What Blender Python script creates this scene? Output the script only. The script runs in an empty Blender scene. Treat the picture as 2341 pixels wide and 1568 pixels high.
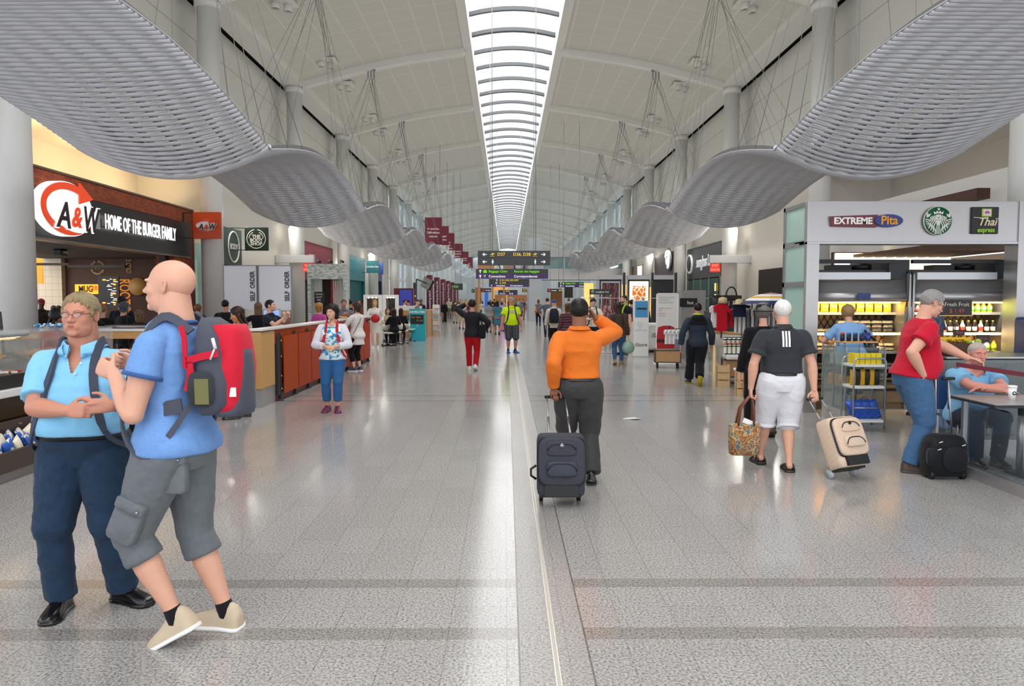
import bpy,math,random
import numpy as np
from mathutils import Vector,Matrix,noise as mn
R_ = math.radians
SC = bpy.context.scene
COL = SC.collection

# ---------------------------------------------------------------- camera
F_PX = 1750.0; CX = 1170.5; CY = 784.0; EYE = 1.72
_th = math.atan(100 / F_PX); _yw = math.atan(12.5 / F_PX)
_ct,_st,_cy,_sy = math.cos(_th),math.sin(_th),math.cos(_yw),math.sin(_yw)
_F = (_sy * _ct,_cy * _ct,-_st); _R = (_cy,-_sy,0.0); _U = (_sy * _st,_cy * _st,_ct)
cd = bpy.data.cameras.new('camera'); cam = bpy.data.objects.new('camera',cd); COL.objects.link(cam)
cam.location = (0,0,EYE)
cam.rotation_euler = (math.pi / 2 - _th,0,-_yw)
cd.sensor_width = 36.0; cd.lens = F_PX / 2341 * 36.0; cd.clip_start = 0.05; cd.clip_end = 500
SC.camera = cam

def at(px,py,X=None,Y=None,Z=None):
 """point of the place seen at photo pixel px,py that lies on the given plane"""
 a = (px - CX) / F_PX; b = (CY - py) / F_PX
 d = [_F[i] + a * _R[i] + b * _U[i] for i in range(3)]
 if Y is not None: t = Y / d[1]
 elif X is not None: t = X / d[0]
 else: t = (Z - EYE) / d[2]
 return Vector((t * d[0],t * d[1],EYE + t * d[2]))
def gnd(px,py): return at(px,py,Z=0.0)

# ---------------------------------------------------------------- sky, exposure, daylight
SC.view_settings.view_transform = 'Standard'; SC.view_settings.look = 'None'
SC.view_settings.gamma = 1.0; SC.view_settings.use_curve_mapping = False
SC.view_settings.exposure = 0.40
SC.cycles.use_denoising = True
SC.cycles.max_bounces = 7; SC.cycles.diffuse_bounces = 4; SC.cycles.glossy_bounces = 3
SC.cycles.transmission_bounces = 4; SC.cycles.transparent_max_bounces = 10
SC.cycles.caustics_reflective = False; SC.cycles.caustics_refractive = False
SC.cycles.sample_clamp_indirect = 6.0
W = bpy.data.worlds.new('overcast_sky'); SC.world = W; W.use_nodes = True
W.node_tree.nodes['Background'].inputs[0].default_value = (0.93,0.95,1.0,1)
W.node_tree.nodes['Background'].inputs[1].default_value = 1.5
def area_light(name,loc,rot,sx,sy,power,color=(1,1,1)):
 l = bpy.data.lights.new(name,'AREA'); l.shape = 'RECTANGLE'; l.size = sx; l.size_y = sy
 l.energy = power; l.color = color
 o = bpy.data.objects.new(name,l); COL.objects.link(o); o.location = loc; o.rotation_euler = rot
 return o
# daylight entering through the long roof light (just above its glass)
SKY = area_light('roof_daylight',(0.29,90,13.0),(0,0,0),3.5,200,7500,(1.0,0.985,0.96))
# fill lights added out of sight above the ribbons to brighten the vault
for _s in (-1,1):
 area_light('vault_fill',(0.29 + _s * 6.07,80,5.3),(math.pi,0,0),2.2,160,620,(1.0,0.97,0.90))

# ---------------------------------------------------------------- materials
def lin(c):
 if isinstance(c,str):
  c = [int(c[i:i + 2],16) / 255 for i in (0,2,4)]
 return tuple(((v / 12.92) if v <= .04045 else ((v + .055) / 1.055) ** 2.4) for v in c[:3]) + (1.0,)
_M = {}
def mat(name,col,rough=.5,metal=0.0,bump=0,bscale=60,var=0,emit=0,alpha=1,stretch=None,spec=None,coat=0,vscale=None):
 """plain procedural surface: colour, small noise variation and bump"""
 if name in _M: return _M[name]
 m = bpy.data.materials.new(name); m.use_nodes = True; nt = m.node_tree
 b = nt.nodes['Principled BSDF']; c = lin(col)
 b.inputs['Base Color'].default_value = c; b.inputs['Roughness'].default_value = rough
 b.inputs['Metallic'].default_value = metal
 if spec is not None: b.inputs['Specular IOR Level'].default_value = spec
 if coat: b.inputs['Coat Weight'].default_value = coat
 if emit:
  b.inputs['Emission Color'].default_value = c; b.inputs['Emission Strength'].default_value = emit
 if alpha < 1: b.inputs['Alpha'].default_value = alpha
 if bump or var:
  tc = nt.nodes.new('ShaderNodeTexCoord'); mp = nt.nodes.new('ShaderNodeMapping')
  nt.links.new(tc.outputs['Object'],mp.inputs[0])
  if stretch: mp.inputs['Scale'].default_value = stretch
  n = nt.nodes.new('ShaderNodeTexNoise'); n.inputs['Scale'].default_value = bscale; n.inputs['Detail'].default_value = 3
  nt.links.new(mp.outputs[0],n.inputs['Vector'])
  if bump:
   bp = nt.nodes.new('ShaderNodeBump'); bp.inputs['Strength'].default_value = 1.0; bp.inputs['Distance'].default_value = bump
   nt.links.new(n.outputs[0],bp.inputs['Height']); nt.links.new(bp.outputs[0],b.inputs['Normal'])
  if var:
   n2 = n
   if vscale:
    n2 = nt.nodes.new('ShaderNodeTexNoise'); n2.inputs['Scale'].default_value = vscale; nt.links.new(mp.outputs[0],n2.inputs['Vector'])
   mx = nt.nodes.new('ShaderNodeMix'); mx.data_type = 'RGBA'
   mx.inputs[6].default_value = tuple(v * (1 - var) for v in c[:3]) + (1,)
   mx.inputs[7].default_value = tuple(min(1,v * (1 + var)) for v in c[:3]) + (1,)
   nt.links.new(n2.outputs[0],mx.inputs[0]); nt.links.new(mx.outputs[2],b.inputs['Base Color'])
 _M[name] = m
 return m
def cloth(name,col,rough=.85,fold=.006,var=.06,fscale=7):
 """fabric: soft large folds plus fine weave"""
 if name in _M: return _M[name]
 m = mat(name,col,rough,0,fold * 2.4,fscale,var,spec=.2,vscale=30)
 nt = m.node_tree; b = nt.nodes['Principled BSDF']
 b.inputs['Sheen Weight'].default_value = .08
 return m
def ramp_mat(name,stops,tex='NOISE',scale=5,rough=.8,stretch=None,detail=2,const=True,coord='Object',bump=0,metal=0):
 """patterned surface from a procedural texture and colour stops"""
 if name in _M: return _M[name]
 m = bpy.data.materials.new(name); m.use_nodes = True; nt = m.node_tree; b = nt.nodes['Principled BSDF']
 b.inputs['Roughness'].default_value = rough; b.inputs['Metallic'].default_value = metal
 tc = nt.nodes.new('ShaderNodeTexCoord'); mp = nt.nodes.new('ShaderNodeMapping'); nt.links.new(tc.outputs[coord],mp.inputs[0])
 if stretch: mp.inputs['Scale'].default_value = stretch
 if tex == 'NOISE':
  n = nt.nodes.new('ShaderNodeTexNoise'); n.inputs['Detail'].default_value = detail; out = n.outputs[0]
 elif tex == 'VOR':
  n = nt.nodes.new('ShaderNodeTexVoronoi'); out = n.outputs['Color']
 elif tex == 'VEDGE':
  n = nt.nodes.new('ShaderNodeTexVoronoi'); n.feature = 'DISTANCE_TO_EDGE'; out = n.outputs[0]
 else:
  n = nt.nodes.new('ShaderNodeTexWave'); n.bands_direction = tex; n.inputs['Distortion'].default_value = detail; out = n.outputs[0]
 n.inputs['Scale'].default_value = scale; nt.links.new(mp.outputs[0],n.inputs['Vector'])
 r = nt.nodes.new('ShaderNodeValToRGB'); r.color_ramp.interpolation = 'CONSTANT' if const else 'LINEAR'
 while len(r.color_ramp.elements) < len(stops): r.color_ramp.elements.new(.5)
 for e,(p,c) in zip(r.color_ramp.elements,stops): e.position = p; e.color = lin(c)
 nt.links.new(out,r.inputs[0]); nt.links.new(r.outputs[0],b.inputs['Base Color'])
 if bump:
  bp = nt.nodes.new('ShaderNodeBump'); bp.inputs['Distance'].default_value = bump
  nt.links.new(out,bp.inputs['Height']); nt.links.new(bp.outputs[0],b.inputs['Normal'])
 _M[name] = m
 return m
def glassy(name,col,opac=.15,rough=.03,tint=1.0):
 """thin architectural glass: mostly clear, with a gloss"""
 if name in _M: return _M[name]
 m = bpy.data.materials.new(name); m.use_nodes = True; nt = m.node_tree; nt.nodes.clear(); N = nt.nodes.new; Lk = nt.links.new
 o = N('ShaderNodeOutputMaterial'); mx = N('ShaderNodeMixShader'); m2 = N('ShaderNodeMixShader'); t = N('ShaderNodeBsdfTransparent'); d = N('ShaderNodeBsdfDiffuse'); g = N('ShaderNodeBsdfGlossy')
 d.inputs[0].default_value = lin(col); g.inputs['Roughness'].default_value = rough; c = lin(col); t.inputs[0].default_value = tuple(1 - (1 - v) * tint for v in c[:3]) + (1,)
 lw = N('ShaderNodeLayerWeight'); lw.inputs[0].default_value = .15; mr = N('ShaderNodeMapRange'); mr.inputs[3].default_value = .03; mr.inputs[4].default_value = .45
 mx.inputs[0].default_value = opac; Lk(t.outputs[0],mx.inputs[1]); Lk(d.outputs[0],mx.inputs[2]); Lk(lw.outputs['Fresnel'],mr.inputs[0]); Lk(mr.outputs[0],m2.inputs[0]); Lk(mx.outputs[0],m2.inputs[1]); Lk(g.outputs[0],m2.inputs[2]); Lk(m2.outputs[0],o.inputs[0])
 _M[name] = m
 return m

# ---------------------------------------------------------------- mesh helpers
TMP = bpy.data.scenes.new('tmp')
def evaluated(ob):
 TMP.collection.objects.link(ob)
 TMP.view_layers[0].update(); dg = TMP.view_layers[0].depsgraph; dg.update()
 me = bpy.data.meshes.new_from_object(ob.evaluated_get(dg),depsgraph=dg)
 TMP.collection.objects.unlink(ob)
 return me
class MB:
 """collects shapes that become ONE mesh object"""
 def __init__(s): s.v = []; s.f = []; s.m = []; s.s = []
 def add(s,v,f,m=0,smooth=False):
  o = len(s.v); s.v.extend([tuple(p) for p in v]); s.f.extend([tuple(i + o for i in q) for q in f])
  s.m.extend([m] * len(f)); s.s.extend([smooth] * len(f)); return s
 def box(s,x0,x1,y0,y1,z0,z1,m=0,M=None):
  v = [(x,y,z) for z in (z0,z1) for y in (y0,y1) for x in (x0,x1)]
  if M is not None: v = [M @ Vector(p) for p in v]
  return s.add(v,[(0,2,3,1),(4,5,7,6),(0,1,5,4),(2,6,7,3),(0,4,6,2),(1,3,7,5)],m)
 def cbox(s,c,d,m=0,M=None):
  return s.box(c[0] - d[0] / 2,c[0] + d[0] / 2,c[1] - d[1] / 2,c[1] + d[1] / 2,c[2] - d[2] / 2,c[2] + d[2] / 2,m,M)
 def loft(s,rings,m=0,smooth=True,caps=(True,True),closed=True):
  n = len(rings[0]); v = [p for r in rings for p in r]; f = []
  for i in range(len(rings) - 1):
   for j in range(n if closed else n - 1):
    k = (j + 1) % n
    f.append((i * n + j,i * n + k,(i + 1) * n + k,(i + 1) * n + j))
  if caps[0]: f.append(tuple(range(n - 1,-1,-1)))
  if caps[1]: f.append(tuple((len(rings) - 1) * n + j for j in range(n)))
  return s.add(v,f,m,smooth)
 def cyl(s,a,b,r,r2=None,n=12,m=0,smooth=True,caps=(True,True)):
  a = Vector(a); b = Vector(b); r2 = r if r2 is None else r2; x,y = frame(b - a)
  rg = [[c + x * (q * math.cos(t)) + y * (q * math.sin(t)) for t in [2 * math.pi * i / n for i in range(n)]] for c,q in ((a,r),(b,r2))]
  return s.loft(rg,m,smooth,caps)
 def tube(s,pts,r,n=8,m=0,closed=False):
  pts = [Vector(p) for p in pts]; rg = []; x = None
  L = len(pts)
  for i,p in enumerate(pts):
   d = (pts[(i + 1) % L] if (closed or i < L - 1) else p) - (pts[i - 1] if (closed or i > 0) else p)
   if x is None: x,y = frame(d)
   else:
    d = d.normalized(); x = (x - d * x.dot(d)).normalized(); y = d.cross(x)
   rr = r[i] if isinstance(r,(list,tuple)) else r
   rg.append([p + x * (rr * math.cos(t)) + y * (rr * math.sin(t)) for t in [2 * math.pi * k / n for k in range(n)]])
  if closed: rg.append(rg[0]); return s.loft(rg,m,True,(False,False))
  return s.loft(rg,m,True)
 def lathe(s,prof,c=(0,0,0),n=20,m=0,axis='z',smooth=True):
  c = Vector(c); rg = []
  for r,z in prof:
   rg.append([c + (Vector((r * math.cos(t),r * math.sin(t),z)) if axis == 'z' else Vector((r * math.cos(t),z,-r * math.sin(t))) if axis == 'y' else Vector((z,r * math.cos(t),r * math.sin(t)))) for t in [2 * math.pi * i / n for i in range(n)]])
  return s.loft(rg,m,smooth)
 def ball(s,c,r,n=12,m=0):
  c = Vector(c); r = (r,r,r) if not isinstance(r,(tuple,list)) else r; rg = []
  for i in range(1,n // 2 + 1):
   a = math.pi * (i - .5) / (n // 2 + .0) - math.pi / 2
   rg.append([c + Vector((r[0] * math.cos(a) * math.cos(t),r[1] * math.cos(a) * math.sin(t),r[2] * math.sin(a))) for t in [2 * math.pi * k / n for k in range(n)]])
  return s.loft(rg,m,True)
 def prism(s,pts,o,ax,ay,d,m=0,mside=None):
  """flat outline pts (u,v) in the plane o+u*ax+v*ay, thickened along d"""
  o = Vector(o); ax = Vector(ax); ay = Vector(ay); d = Vector(d); n = len(pts)
  a = [o + ax * u + ay * v for u,v in pts]; b = [p + d for p in a]
  k = len(s.v); s.v.extend([tuple(p) for p in a + b])
  fs = [tuple(k + i for i in range(n)),tuple(k + n + i for i in range(n - 1,-1,-1))] + [(k + i,k + (i + 1) % n,k + n + (i + 1) % n,k + n + i) for i in range(n)]
  s.f.extend(fs); s.m.extend([m,m] + [m if mside is None else mside] * n); s.s.extend([False] * (n + 2)); return s
 def merge(s,o,M=None,m=None):
  v = o.v if M is None else [tuple(M @ Vector(p)) for p in o.v]
  k = len(s.v); s.v.extend(v); s.f.extend([tuple(i + k for i in q) for q in o.f]); s.m.extend(o.m if m is None else [m] * len(o.m)); s.s.extend(o.s); return s
 def mesh(s,name,off=None):
  me = bpy.data.meshes.new(name)
  v = s.v if off is None else [(p[0] - off[0],p[1] - off[1],p[2] - off[2]) for p in s.v]
  me.from_pydata(v,[],s.f); me.polygons.foreach_set('material_index',s.m); me.polygons.foreach_set('use_smooth',s.s)
  me.update(); return me
def frame(d):
 d = Vector(d).normalized(); u = Vector((0,0,1)) if abs(d.z) < .9 else Vector((1,0,0))
 x = u.cross(d).normalized(); return x,d.cross(x)
WO = {}
def link(name,me,mats,parent=None,loc=None):
 o = bpy.data.objects.new(name,me); COL.objects.link(o)
 for m in (mats if isinstance(mats,(list,tuple)) else [mats]): me.materials.append(m)
 if parent is not None: o.parent = parent; WO[o.name] = WO.get(parent.name,Vector((0,0,0)))
 else: WO[o.name] = Vector((0,0,0))
 if loc is not None: o.location = loc; WO[o.name] = Vector(loc)
 return o
def part(name,mb,mats,parent,world=True,label=None,bevel=0):
 """one mesh under its thing; mesh given in world coordinates (or local when world=False)"""
 o = link(name,mb.mesh(name,WO[parent.name] if world else None),mats,parent)
 if label: o['label'] = label
 if bevel: bv(o,bevel)
 return o
def bv(o,w,seg=2):
 b = o.modifiers.new('bevel','BEVEL'); b.width = w; b.segments = seg; b.limit_method = 'ANGLE'; b.angle_limit = R_(40); return o
def thing(name,label,cat,loc=(0,0,0),rz=0,group=None):
 o = bpy.data.objects.new(name,None); COL.objects.link(o); o.location = loc; o.rotation_euler.z = rz; o.empty_display_size = .1
 WO[o.name] = Vector(loc); o['label'] = label; o['category'] = cat
 if group: o['group'] = group
 return o
def single(name,mb,mats,label,cat,group=None,loc=None,bevel=0,kind=None):
 """a thing that is one mesh, its origin moved to loc"""
 o = link(name,mb.mesh(name,loc),mats)
 if loc is not None: o.location = loc; WO[o.name] = Vector(loc)
 o['label'] = label; o['category'] = cat
 if group: o['group'] = group
 if kind: o['kind'] = kind
 if bevel: bv(o,bevel)
 return o
def struct(name,mb,mats,parent=None,bevel=0):
 o = link(name,mb.mesh(name),mats,parent)
 if parent is None: o['kind'] = 'structure'
 if bevel: bv(o,bevel)
 return o
def copy_tree(o,loc=None,rz=None,parent=None,label=None,group=None):
 c = o.copy(); COL.objects.link(c)
 if parent is not None: c.parent = parent
 if loc is not None: c.location = loc
 if rz is not None: c.rotation_euler.z = rz
 if label: c['label'] = label
 if group: c['group'] = group
 for ch in list(o.children): copy_tree(ch,parent=c)
 WO[c.name] = Vector(c.location) if parent is None else WO.get(parent.name,Vector())
 return c
_T = {}
def text_geo(s,size=1.0,bold=0.0,sx=1.0,ext=0.0,align='CENTER',shear=0.0,ls=1.0):
 """text outline as (verts, faces) in its own x,y plane; z is thickness"""
 k = (s,size,bold,sx,ext,align,shear,ls)
 if k in _T: return _T[k]
 cu = bpy.data.curves.new('t','FONT'); cu.body = s; cu.size = size; cu.extrude = ext / 2; cu.offset = bold; cu.align_x = align
 cu.align_y = 'CENTER'; cu.shear = shear; cu.space_line = ls; cu.resolution_u = 3
 ob = bpy.data.objects.new('t',cu); me = evaluated(ob)
 v = [(p.co.x * sx,p.co.y,p.co.z) for p in me.vertices]; f = [tuple(p.vertices) for p in me.polygons]
 bpy.data.objects.remove(ob); bpy.data.meshes.remove(me); bpy.data.curves.remove(cu)
 _T[k] = (v,f); return v,f
def text(mb,s,o,ax,ay,size,m=0,ext=.004,**kw):
 """write s centred at o, reading along ax with up ay; stands ext proud along ax x ay"""
 v,f = text_geo(s,size,ext=ext,**kw); o = Vector(o); ax = Vector(ax).normalized(); ay = Vector(ay).normalized(); az = ax.cross(ay)
 mb.add([o + ax * p[0] + ay * p[1] + az * p[2] for p in v],f,m); return mb
def V(*a): return Vector(a)
def lerp(a,b,t): return a + (b - a) * t
random.seed(7)
# ================================================================ people
SKIN = {}
def skin(k):
 c = {'tan': 'c48870','fair': 'd9a58c','pink': 'd39080','brown': '8a5a40','asian': 'd6a585','olive': 'b9825f','dark': '4e3227','pale': 'e0b39c'}[k]
 m = mat('skin_' + k,c,.48,0,.0012,60,.07,spec=.35,vscale=9)
 m.node_tree.nodes['Principled BSDF'].inputs['Subsurface Weight'].default_value = .0
 return m
def skin_lip(k):
 c = {'tan': 'a8604f','fair': 'b8695e','pink': 'b3655c','brown': '6f3d31','asian': 'b0655a','olive': '985a4a','dark': '46292a','pale': 'bb6a63'}[k]
 return mat('lips_' + k,c,.45)
def v3(p): return Vector(p)
def ring(c,rx,ry,ax,ay,n=18,p=2.3):
 o = []
 for i in range(n):
  t = 2 * math.pi * i / n; a,b = math.cos(t),math.sin(t)
  o.append(c + ax * (rx * math.copysign(abs(a) ** (2 / p),a)) + ay * (ry * math.copysign(abs(b) ** (2 / p),b)))
 return o
def limb(mb,a,b,prof,n=12,ref=None,flat=1.0,caps=True,m=0):
 """tapering limb from a to b; prof = [(t, radius)]; flat squashes it along ref"""
 a = Vector(a); b = Vector(b); d = (b - a).normalized()
 if ref is not None:
  y = (Vector(ref) - d * d.dot(Vector(ref)))
  y = y.normalized() if y.length > 1e-4 else frame(d)[1]
  x = y.cross(d)
 else: x,y = frame(d)
 L = (b - a).length; st = []
 r0,r1 = prof[0][1],prof[-1][1]
 if caps:
  for k in (.98,.7,.3): st.append((prof[0][0] * L - r0 * k,r0 * math.sqrt(1 - k * k)))
 st += [(t * L,r) for t,r in prof]
 if caps:
  for k in (.3,.7,.98): st.append((prof[-1][0] * L + r1 * k,r1 * math.sqrt(1 - k * k)))
 mb.loft([ring(a + d * t,r,r * flat,x,y,n,2.0) for t,r in st],m)
def ik(a,b,l1,l2,pole):
 a = Vector(a); b = Vector(b); d = b - a; L = d.length; dh = d / max(L,1e-6)
 if L > (l1 + l2) * .998: L = (l1 + l2) * .998; b = a + dh * L
 x = (l1 * l1 - l2 * l2 + L * L) / (2 * L); hh = math.sqrt(max(0,l1 * l1 - x * x))
 p = Vector(pole); p = p - dh * p.dot(dh)
 p = p.normalized() if p.length > 1e-4 else Vector((0,1,0))
 return a + dh * x + p * hh,b
def remesh(mb,vox,smooth=3,name='m',fac=.5):
 me = mb.mesh(name); ob = bpy.data.objects.new('r',me)
 r = ob.modifiers.new('r','REMESH'); r.mode = 'VOXEL'; r.voxel_size = vox; r.use_smooth_shade = True
 if smooth:
  s = ob.modifiers.new('s','SMOOTH'); s.iterations = smooth; s.factor = fac
 out = evaluated(ob); bpy.data.objects.remove(ob); bpy.data.meshes.remove(me)
 return out
def mesh_np(me):
 n = len(me.vertices); v = np.empty(n * 3); me.vertices.foreach_get('co',v)
 nr = np.empty(n * 3); me.vertices.foreach_get('normal',nr)
 return v.reshape(-1,3),nr.reshape(-1,3)
def wrinkle(me,amp,fn):
 """push the cloth in and out along its normals; fn(p)->height array"""
 v,n = mesh_np(me); v = v + n * (1.1 * amp * (fn(v) + 1))[:,None]
 me.vertices.foreach_set('co',v.ravel()); me.update()
_rs = np.random.RandomState(3)
def fold_fn(seed,freq=(9,9,14),warp=3.0):
 r = np.random.RandomState(seed); ws = [(r.normal(size=3) * np.array(freq) * s,r.uniform(0,6.3),1 / s) for s in (.7,1.0,1.3,1.9,2.6) for _ in (0,1)]
 def f(v):
  w = v + .05 * np.sin(v[:,[1,2,0]] * 11 + seed) + .03 * np.sin(v[:,[2,0,1]] * 19 + seed)
  o = np.zeros(len(v)); tot = 0
  for k,ph,a in ws:
   s = np.sin(w @ k + ph); o += a * (1 - np.sqrt(np.abs(s))) ; tot += a
  return o / tot * 2 - 1
 return f
# ---- head from a signed distance field, one radius per direction
def sd_ell(p,c,r):
 q = (p - np.array(c)) / np.array(r); k = np.sqrt((q * q).sum(-1)); return (k - 1) * min(r)
def smin(a,b,k): h = np.clip(.5 + .5 * (b - a) / k,0,1); return b + (a - b) * h - k * h * (1 - h)
def smax(a,b,k): return -smin(-a,-b,k)
def sd_cap(p,a,b,ra,rb):
 a = np.array(a); b = np.array(b); t = np.clip(((p - a) @ (b - a)) / ((b - a) @ (b - a)),0,1)
 return np.sqrt(((p - a - t[:,None] * (b - a)) ** 2).sum(-1)) - (ra + (rb - ra) * t)
def head_sdf(p,o):
 jw = o.get('jaw',1.0); fat = o.get('fat',0)
 d = sd_ell(p,(0,.07,.12),(.345,.43,.385))
 d = smin(d,sd_ell(p,(0,-.11,-.10),(.275 + fat * .4,.285,.36)),.10)
 d = smin(d,sd_ell(p,(0,-.12,-.29),((.215 + fat) * jw,.24 + fat * .3,.205)),.09)
 if fat: d = smin(d,sd_ell(p,(0,-.05,-.40),(.2 + fat,.2,.12 + fat * .3)),.08)
 for s in (-1,1):
  d = smin(d,sd_ell(p,(s * .17,-.245,-.09),(.10,.10,.09)),.08)
  d = smax(d,-sd_ell(p,(s * .145,-.455,.035),(.088,.085,.052)),.05)
  d = smin(d,sd_ell(p,(s * .14,-.345,.105),(.10,.05,.028)),.05)
 d = smin(d,sd_cap(p,(0,-.365,.07),(0,-.475,-.09),.026,.042),.035)
 ns = o.get('nose',1.0)
 d = smin(d,sd_ell(p,(0,-.475,-.105),(.048 * ns,.05 * ns,.042)),.02)
 for s in (-1,1): d = smin(d,sd_ell(p,(s * .052,-.425,-.118),(.034 * ns,.05,.033)),.015)
 d = smin(d,sd_ell(p,(0,-.375,-.245),(.13,.055,.085)),.04)
 d = smin(d,sd_ell(p,(0,-.411,-.228),(.080,.024,.017)),.012)
 d = smin(d,sd_ell(p,(0,-.406,-.268),(.068,.026,.020)),.012)
 d = smax(d,-sd_ell(p,(0,-.440,-.246),(.085,.03,.0055)),.008)
 d = smin(d,sd_ell(p,(0,-.345,-.405),(.095 * jw,.075,.07)),.05)
 return d
def head_dirs(na,ne):
 t = np.linspace(-math.pi,math.pi,na,endpoint=False); az = t - .45 * np.sin(t)
 e = np.linspace(-1,1,ne); el = (e - .12 * np.sin(math.pi * e)) * (math.pi / 2 - .02)
 A,E_ = np.meshgrid(az,el); d = np.stack([np.sin(A) * np.cos(E_),-np.cos(A) * np.cos(E_),np.sin(E_)],-1)
 return d.reshape(-1,3),A.ravel(),E_.ravel()
def head_r(d,o,it=15):
 lo = np.full(len(d),.12); hi = np.full(len(d),.85)
 for _ in range(it):
  m = (lo + hi) / 2; f = head_sdf(d * m[:,None],o); ins = f < 0
  lo = np.where(ins,m,lo); hi = np.where(ins,hi,m)
 return (lo + hi) / 2
def grid_faces(na,ne):
 f = []
 for i in range(ne - 1):
  for j in range(na):
   k = (j + 1) % na; f.append((i * na + j,i * na + k,(i + 1) * na + k,(i + 1) * na + j))
 return f
_HC = {}
def head_grid(lod,o):
 k = (lod,tuple(sorted(o.items())))
 if k not in _HC:
  na,ne = ((132,104),(56,44),(28,22))[lod]
  d,A,E_ = head_dirs(na,ne); _HC[k] = (na,ne,d,A,E_,head_r(d,o))
 return _HC[k]
HAIRLINE = {  # height of the hair edge at forehead, temple, ear, nape (head heights from the middle)
 'short': (.31,.12,.00,-.26),'crew': (.29,.14,.02,-.25),'bob': (.27,.05,-.40,-.44),'long': (.29,.0,-.36,-.48),
 'cap': (.19,.18,.15,.12),'beanie': (.21,.13,.02,-.10),'hood': (.32,.0,-.48,-.5),'pony': (.29,.12,.03,-.2),'fringe': (.62,.2,.02,-.25),'shave': (.33,.18,.03,-.25)}
HTHICK = {'short': .045,'crew': .022,'bob': .085,'long': .06,'cap': .06,'beanie': .05,'hood': .06,'pony': .03,'fringe': .02,'shave': .008}
def build_head(lod,o,ears=True):
 """-> MB in head units: material 0 skin, 1 lips, 2 eye white, 3 iris, 4 brow"""
 na,ne,d,A,E_,r = head_grid(lod,o); p = d * r[:,None]; mb = MB()
 fc = grid_faces(na,ne); mi = []
 lipu = (np.abs(p[:,0]) < .082) & (p[:,1] < -.36) & (np.abs(p[:,2] + .248) < .042 * np.sqrt(np.clip(1 - (p[:,0] / .085) ** 2,0,1)))
 for q in fc: mi.append(1 if lod < 2 and sum(lipu[i] for i in q) >= 3 else 0)
 k = len(mb.v); mb.v.extend(map(tuple,p)); mb.f.extend([tuple(reversed(q)) if False else q for q in fc]); mb.m.extend(mi); mb.s.extend([True] * len(fc))
 mb.add([tuple(p[j]) for j in range(na)],[tuple(range(na - 1,-1,-1))],0,True)
 mb.add([tuple(p[(ne - 1) * na + j]) for j in range(na)],[tuple(range(na))],0,True)
 if ears:
  n = (16,10,6)[lod]
  for s in (-1,1):
   c = Vector((s * .335,.045,-.015)); up = Vector((0,.12,1)).normalized(); bk = Vector((s * .45,.9,0)).normalized(); out = up.cross(bk) * -s
   for R0,r0,of in ((.095,.021,0.),(.055,.02,.0)) if lod < 2 else ((.09,.03,0.),):
    pts = []
    for i in range(n):
     t = 2 * math.pi * i / n; w = .62 if math.sin(t) > 0 else .48
     pts.append(c + bk * (R0 * w * math.cos(t) + .02) + up * (R0 * 1.12 * math.sin(t)))
    mb.tube(pts,r0,6,0,True)
   rg = [c + bk * (.058 * math.cos(t) + .015) + up * (.10 * math.sin(t)) for t in [2 * math.pi * i / n for i in range(n)]]
   q = Vector((s * .02,0,0)); mb.loft([[x - q * .3 for x in rg],[x + q * .2 for x in rg]],0)
 if lod < 2:
  for s in (-1,1):
   ec = Vector((s * .132,-.322,.03)); mb.ball(ec,.052,16 if lod == 0 else 8,2)
   mb.ball(ec + Vector((s * o.get('look',0),-.032,-.002)),.0255,10,3)
   if lod == 0:  # eyelids: slightly larger shells open in the middle
    sq = o.get('squint',.2)
    for top in (1,-1):
     rg = []
     for i in range(7):
      a = lerp(math.pi / 2 * .98,sq if top > 0 else sq + .05,i / 6) * top
      rg.append([ec + Vector((.0585 * math.cos(a) * math.sin(t),-.0585 * math.cos(a) * math.cos(t),.0585 * math.sin(a))) for t in np.linspace(-1.6,1.6,14)])
     if top < 0: rg = rg[::-1]
     mb.loft(rg,0,True,(False,False),False)
   bp = [Vector((s * x,-.405 - .03 * (1 - abs(x - .12) / .1),z)) for x,z in ((.055,.1),(.09,.118),(.14,.128),(.185,.118),(.215,.095))]
   bp = [Vector((b_.x,-abs(_hr(b_,o)),b_.z)) for b_ in bp]
   mb.tube(bp,[.008,.013,.013,.01,.005],6,4)
 return mb
def _hr(b,o):
 x,z = b.x,b.z; lo,hi = .1,.7
 for _ in range(12):
  m = (lo + hi) / 2
  if head_sdf(np.array([[x,-m,z]]),o)[0] < 0: lo = m
  else: hi = m
 return lo
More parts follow.
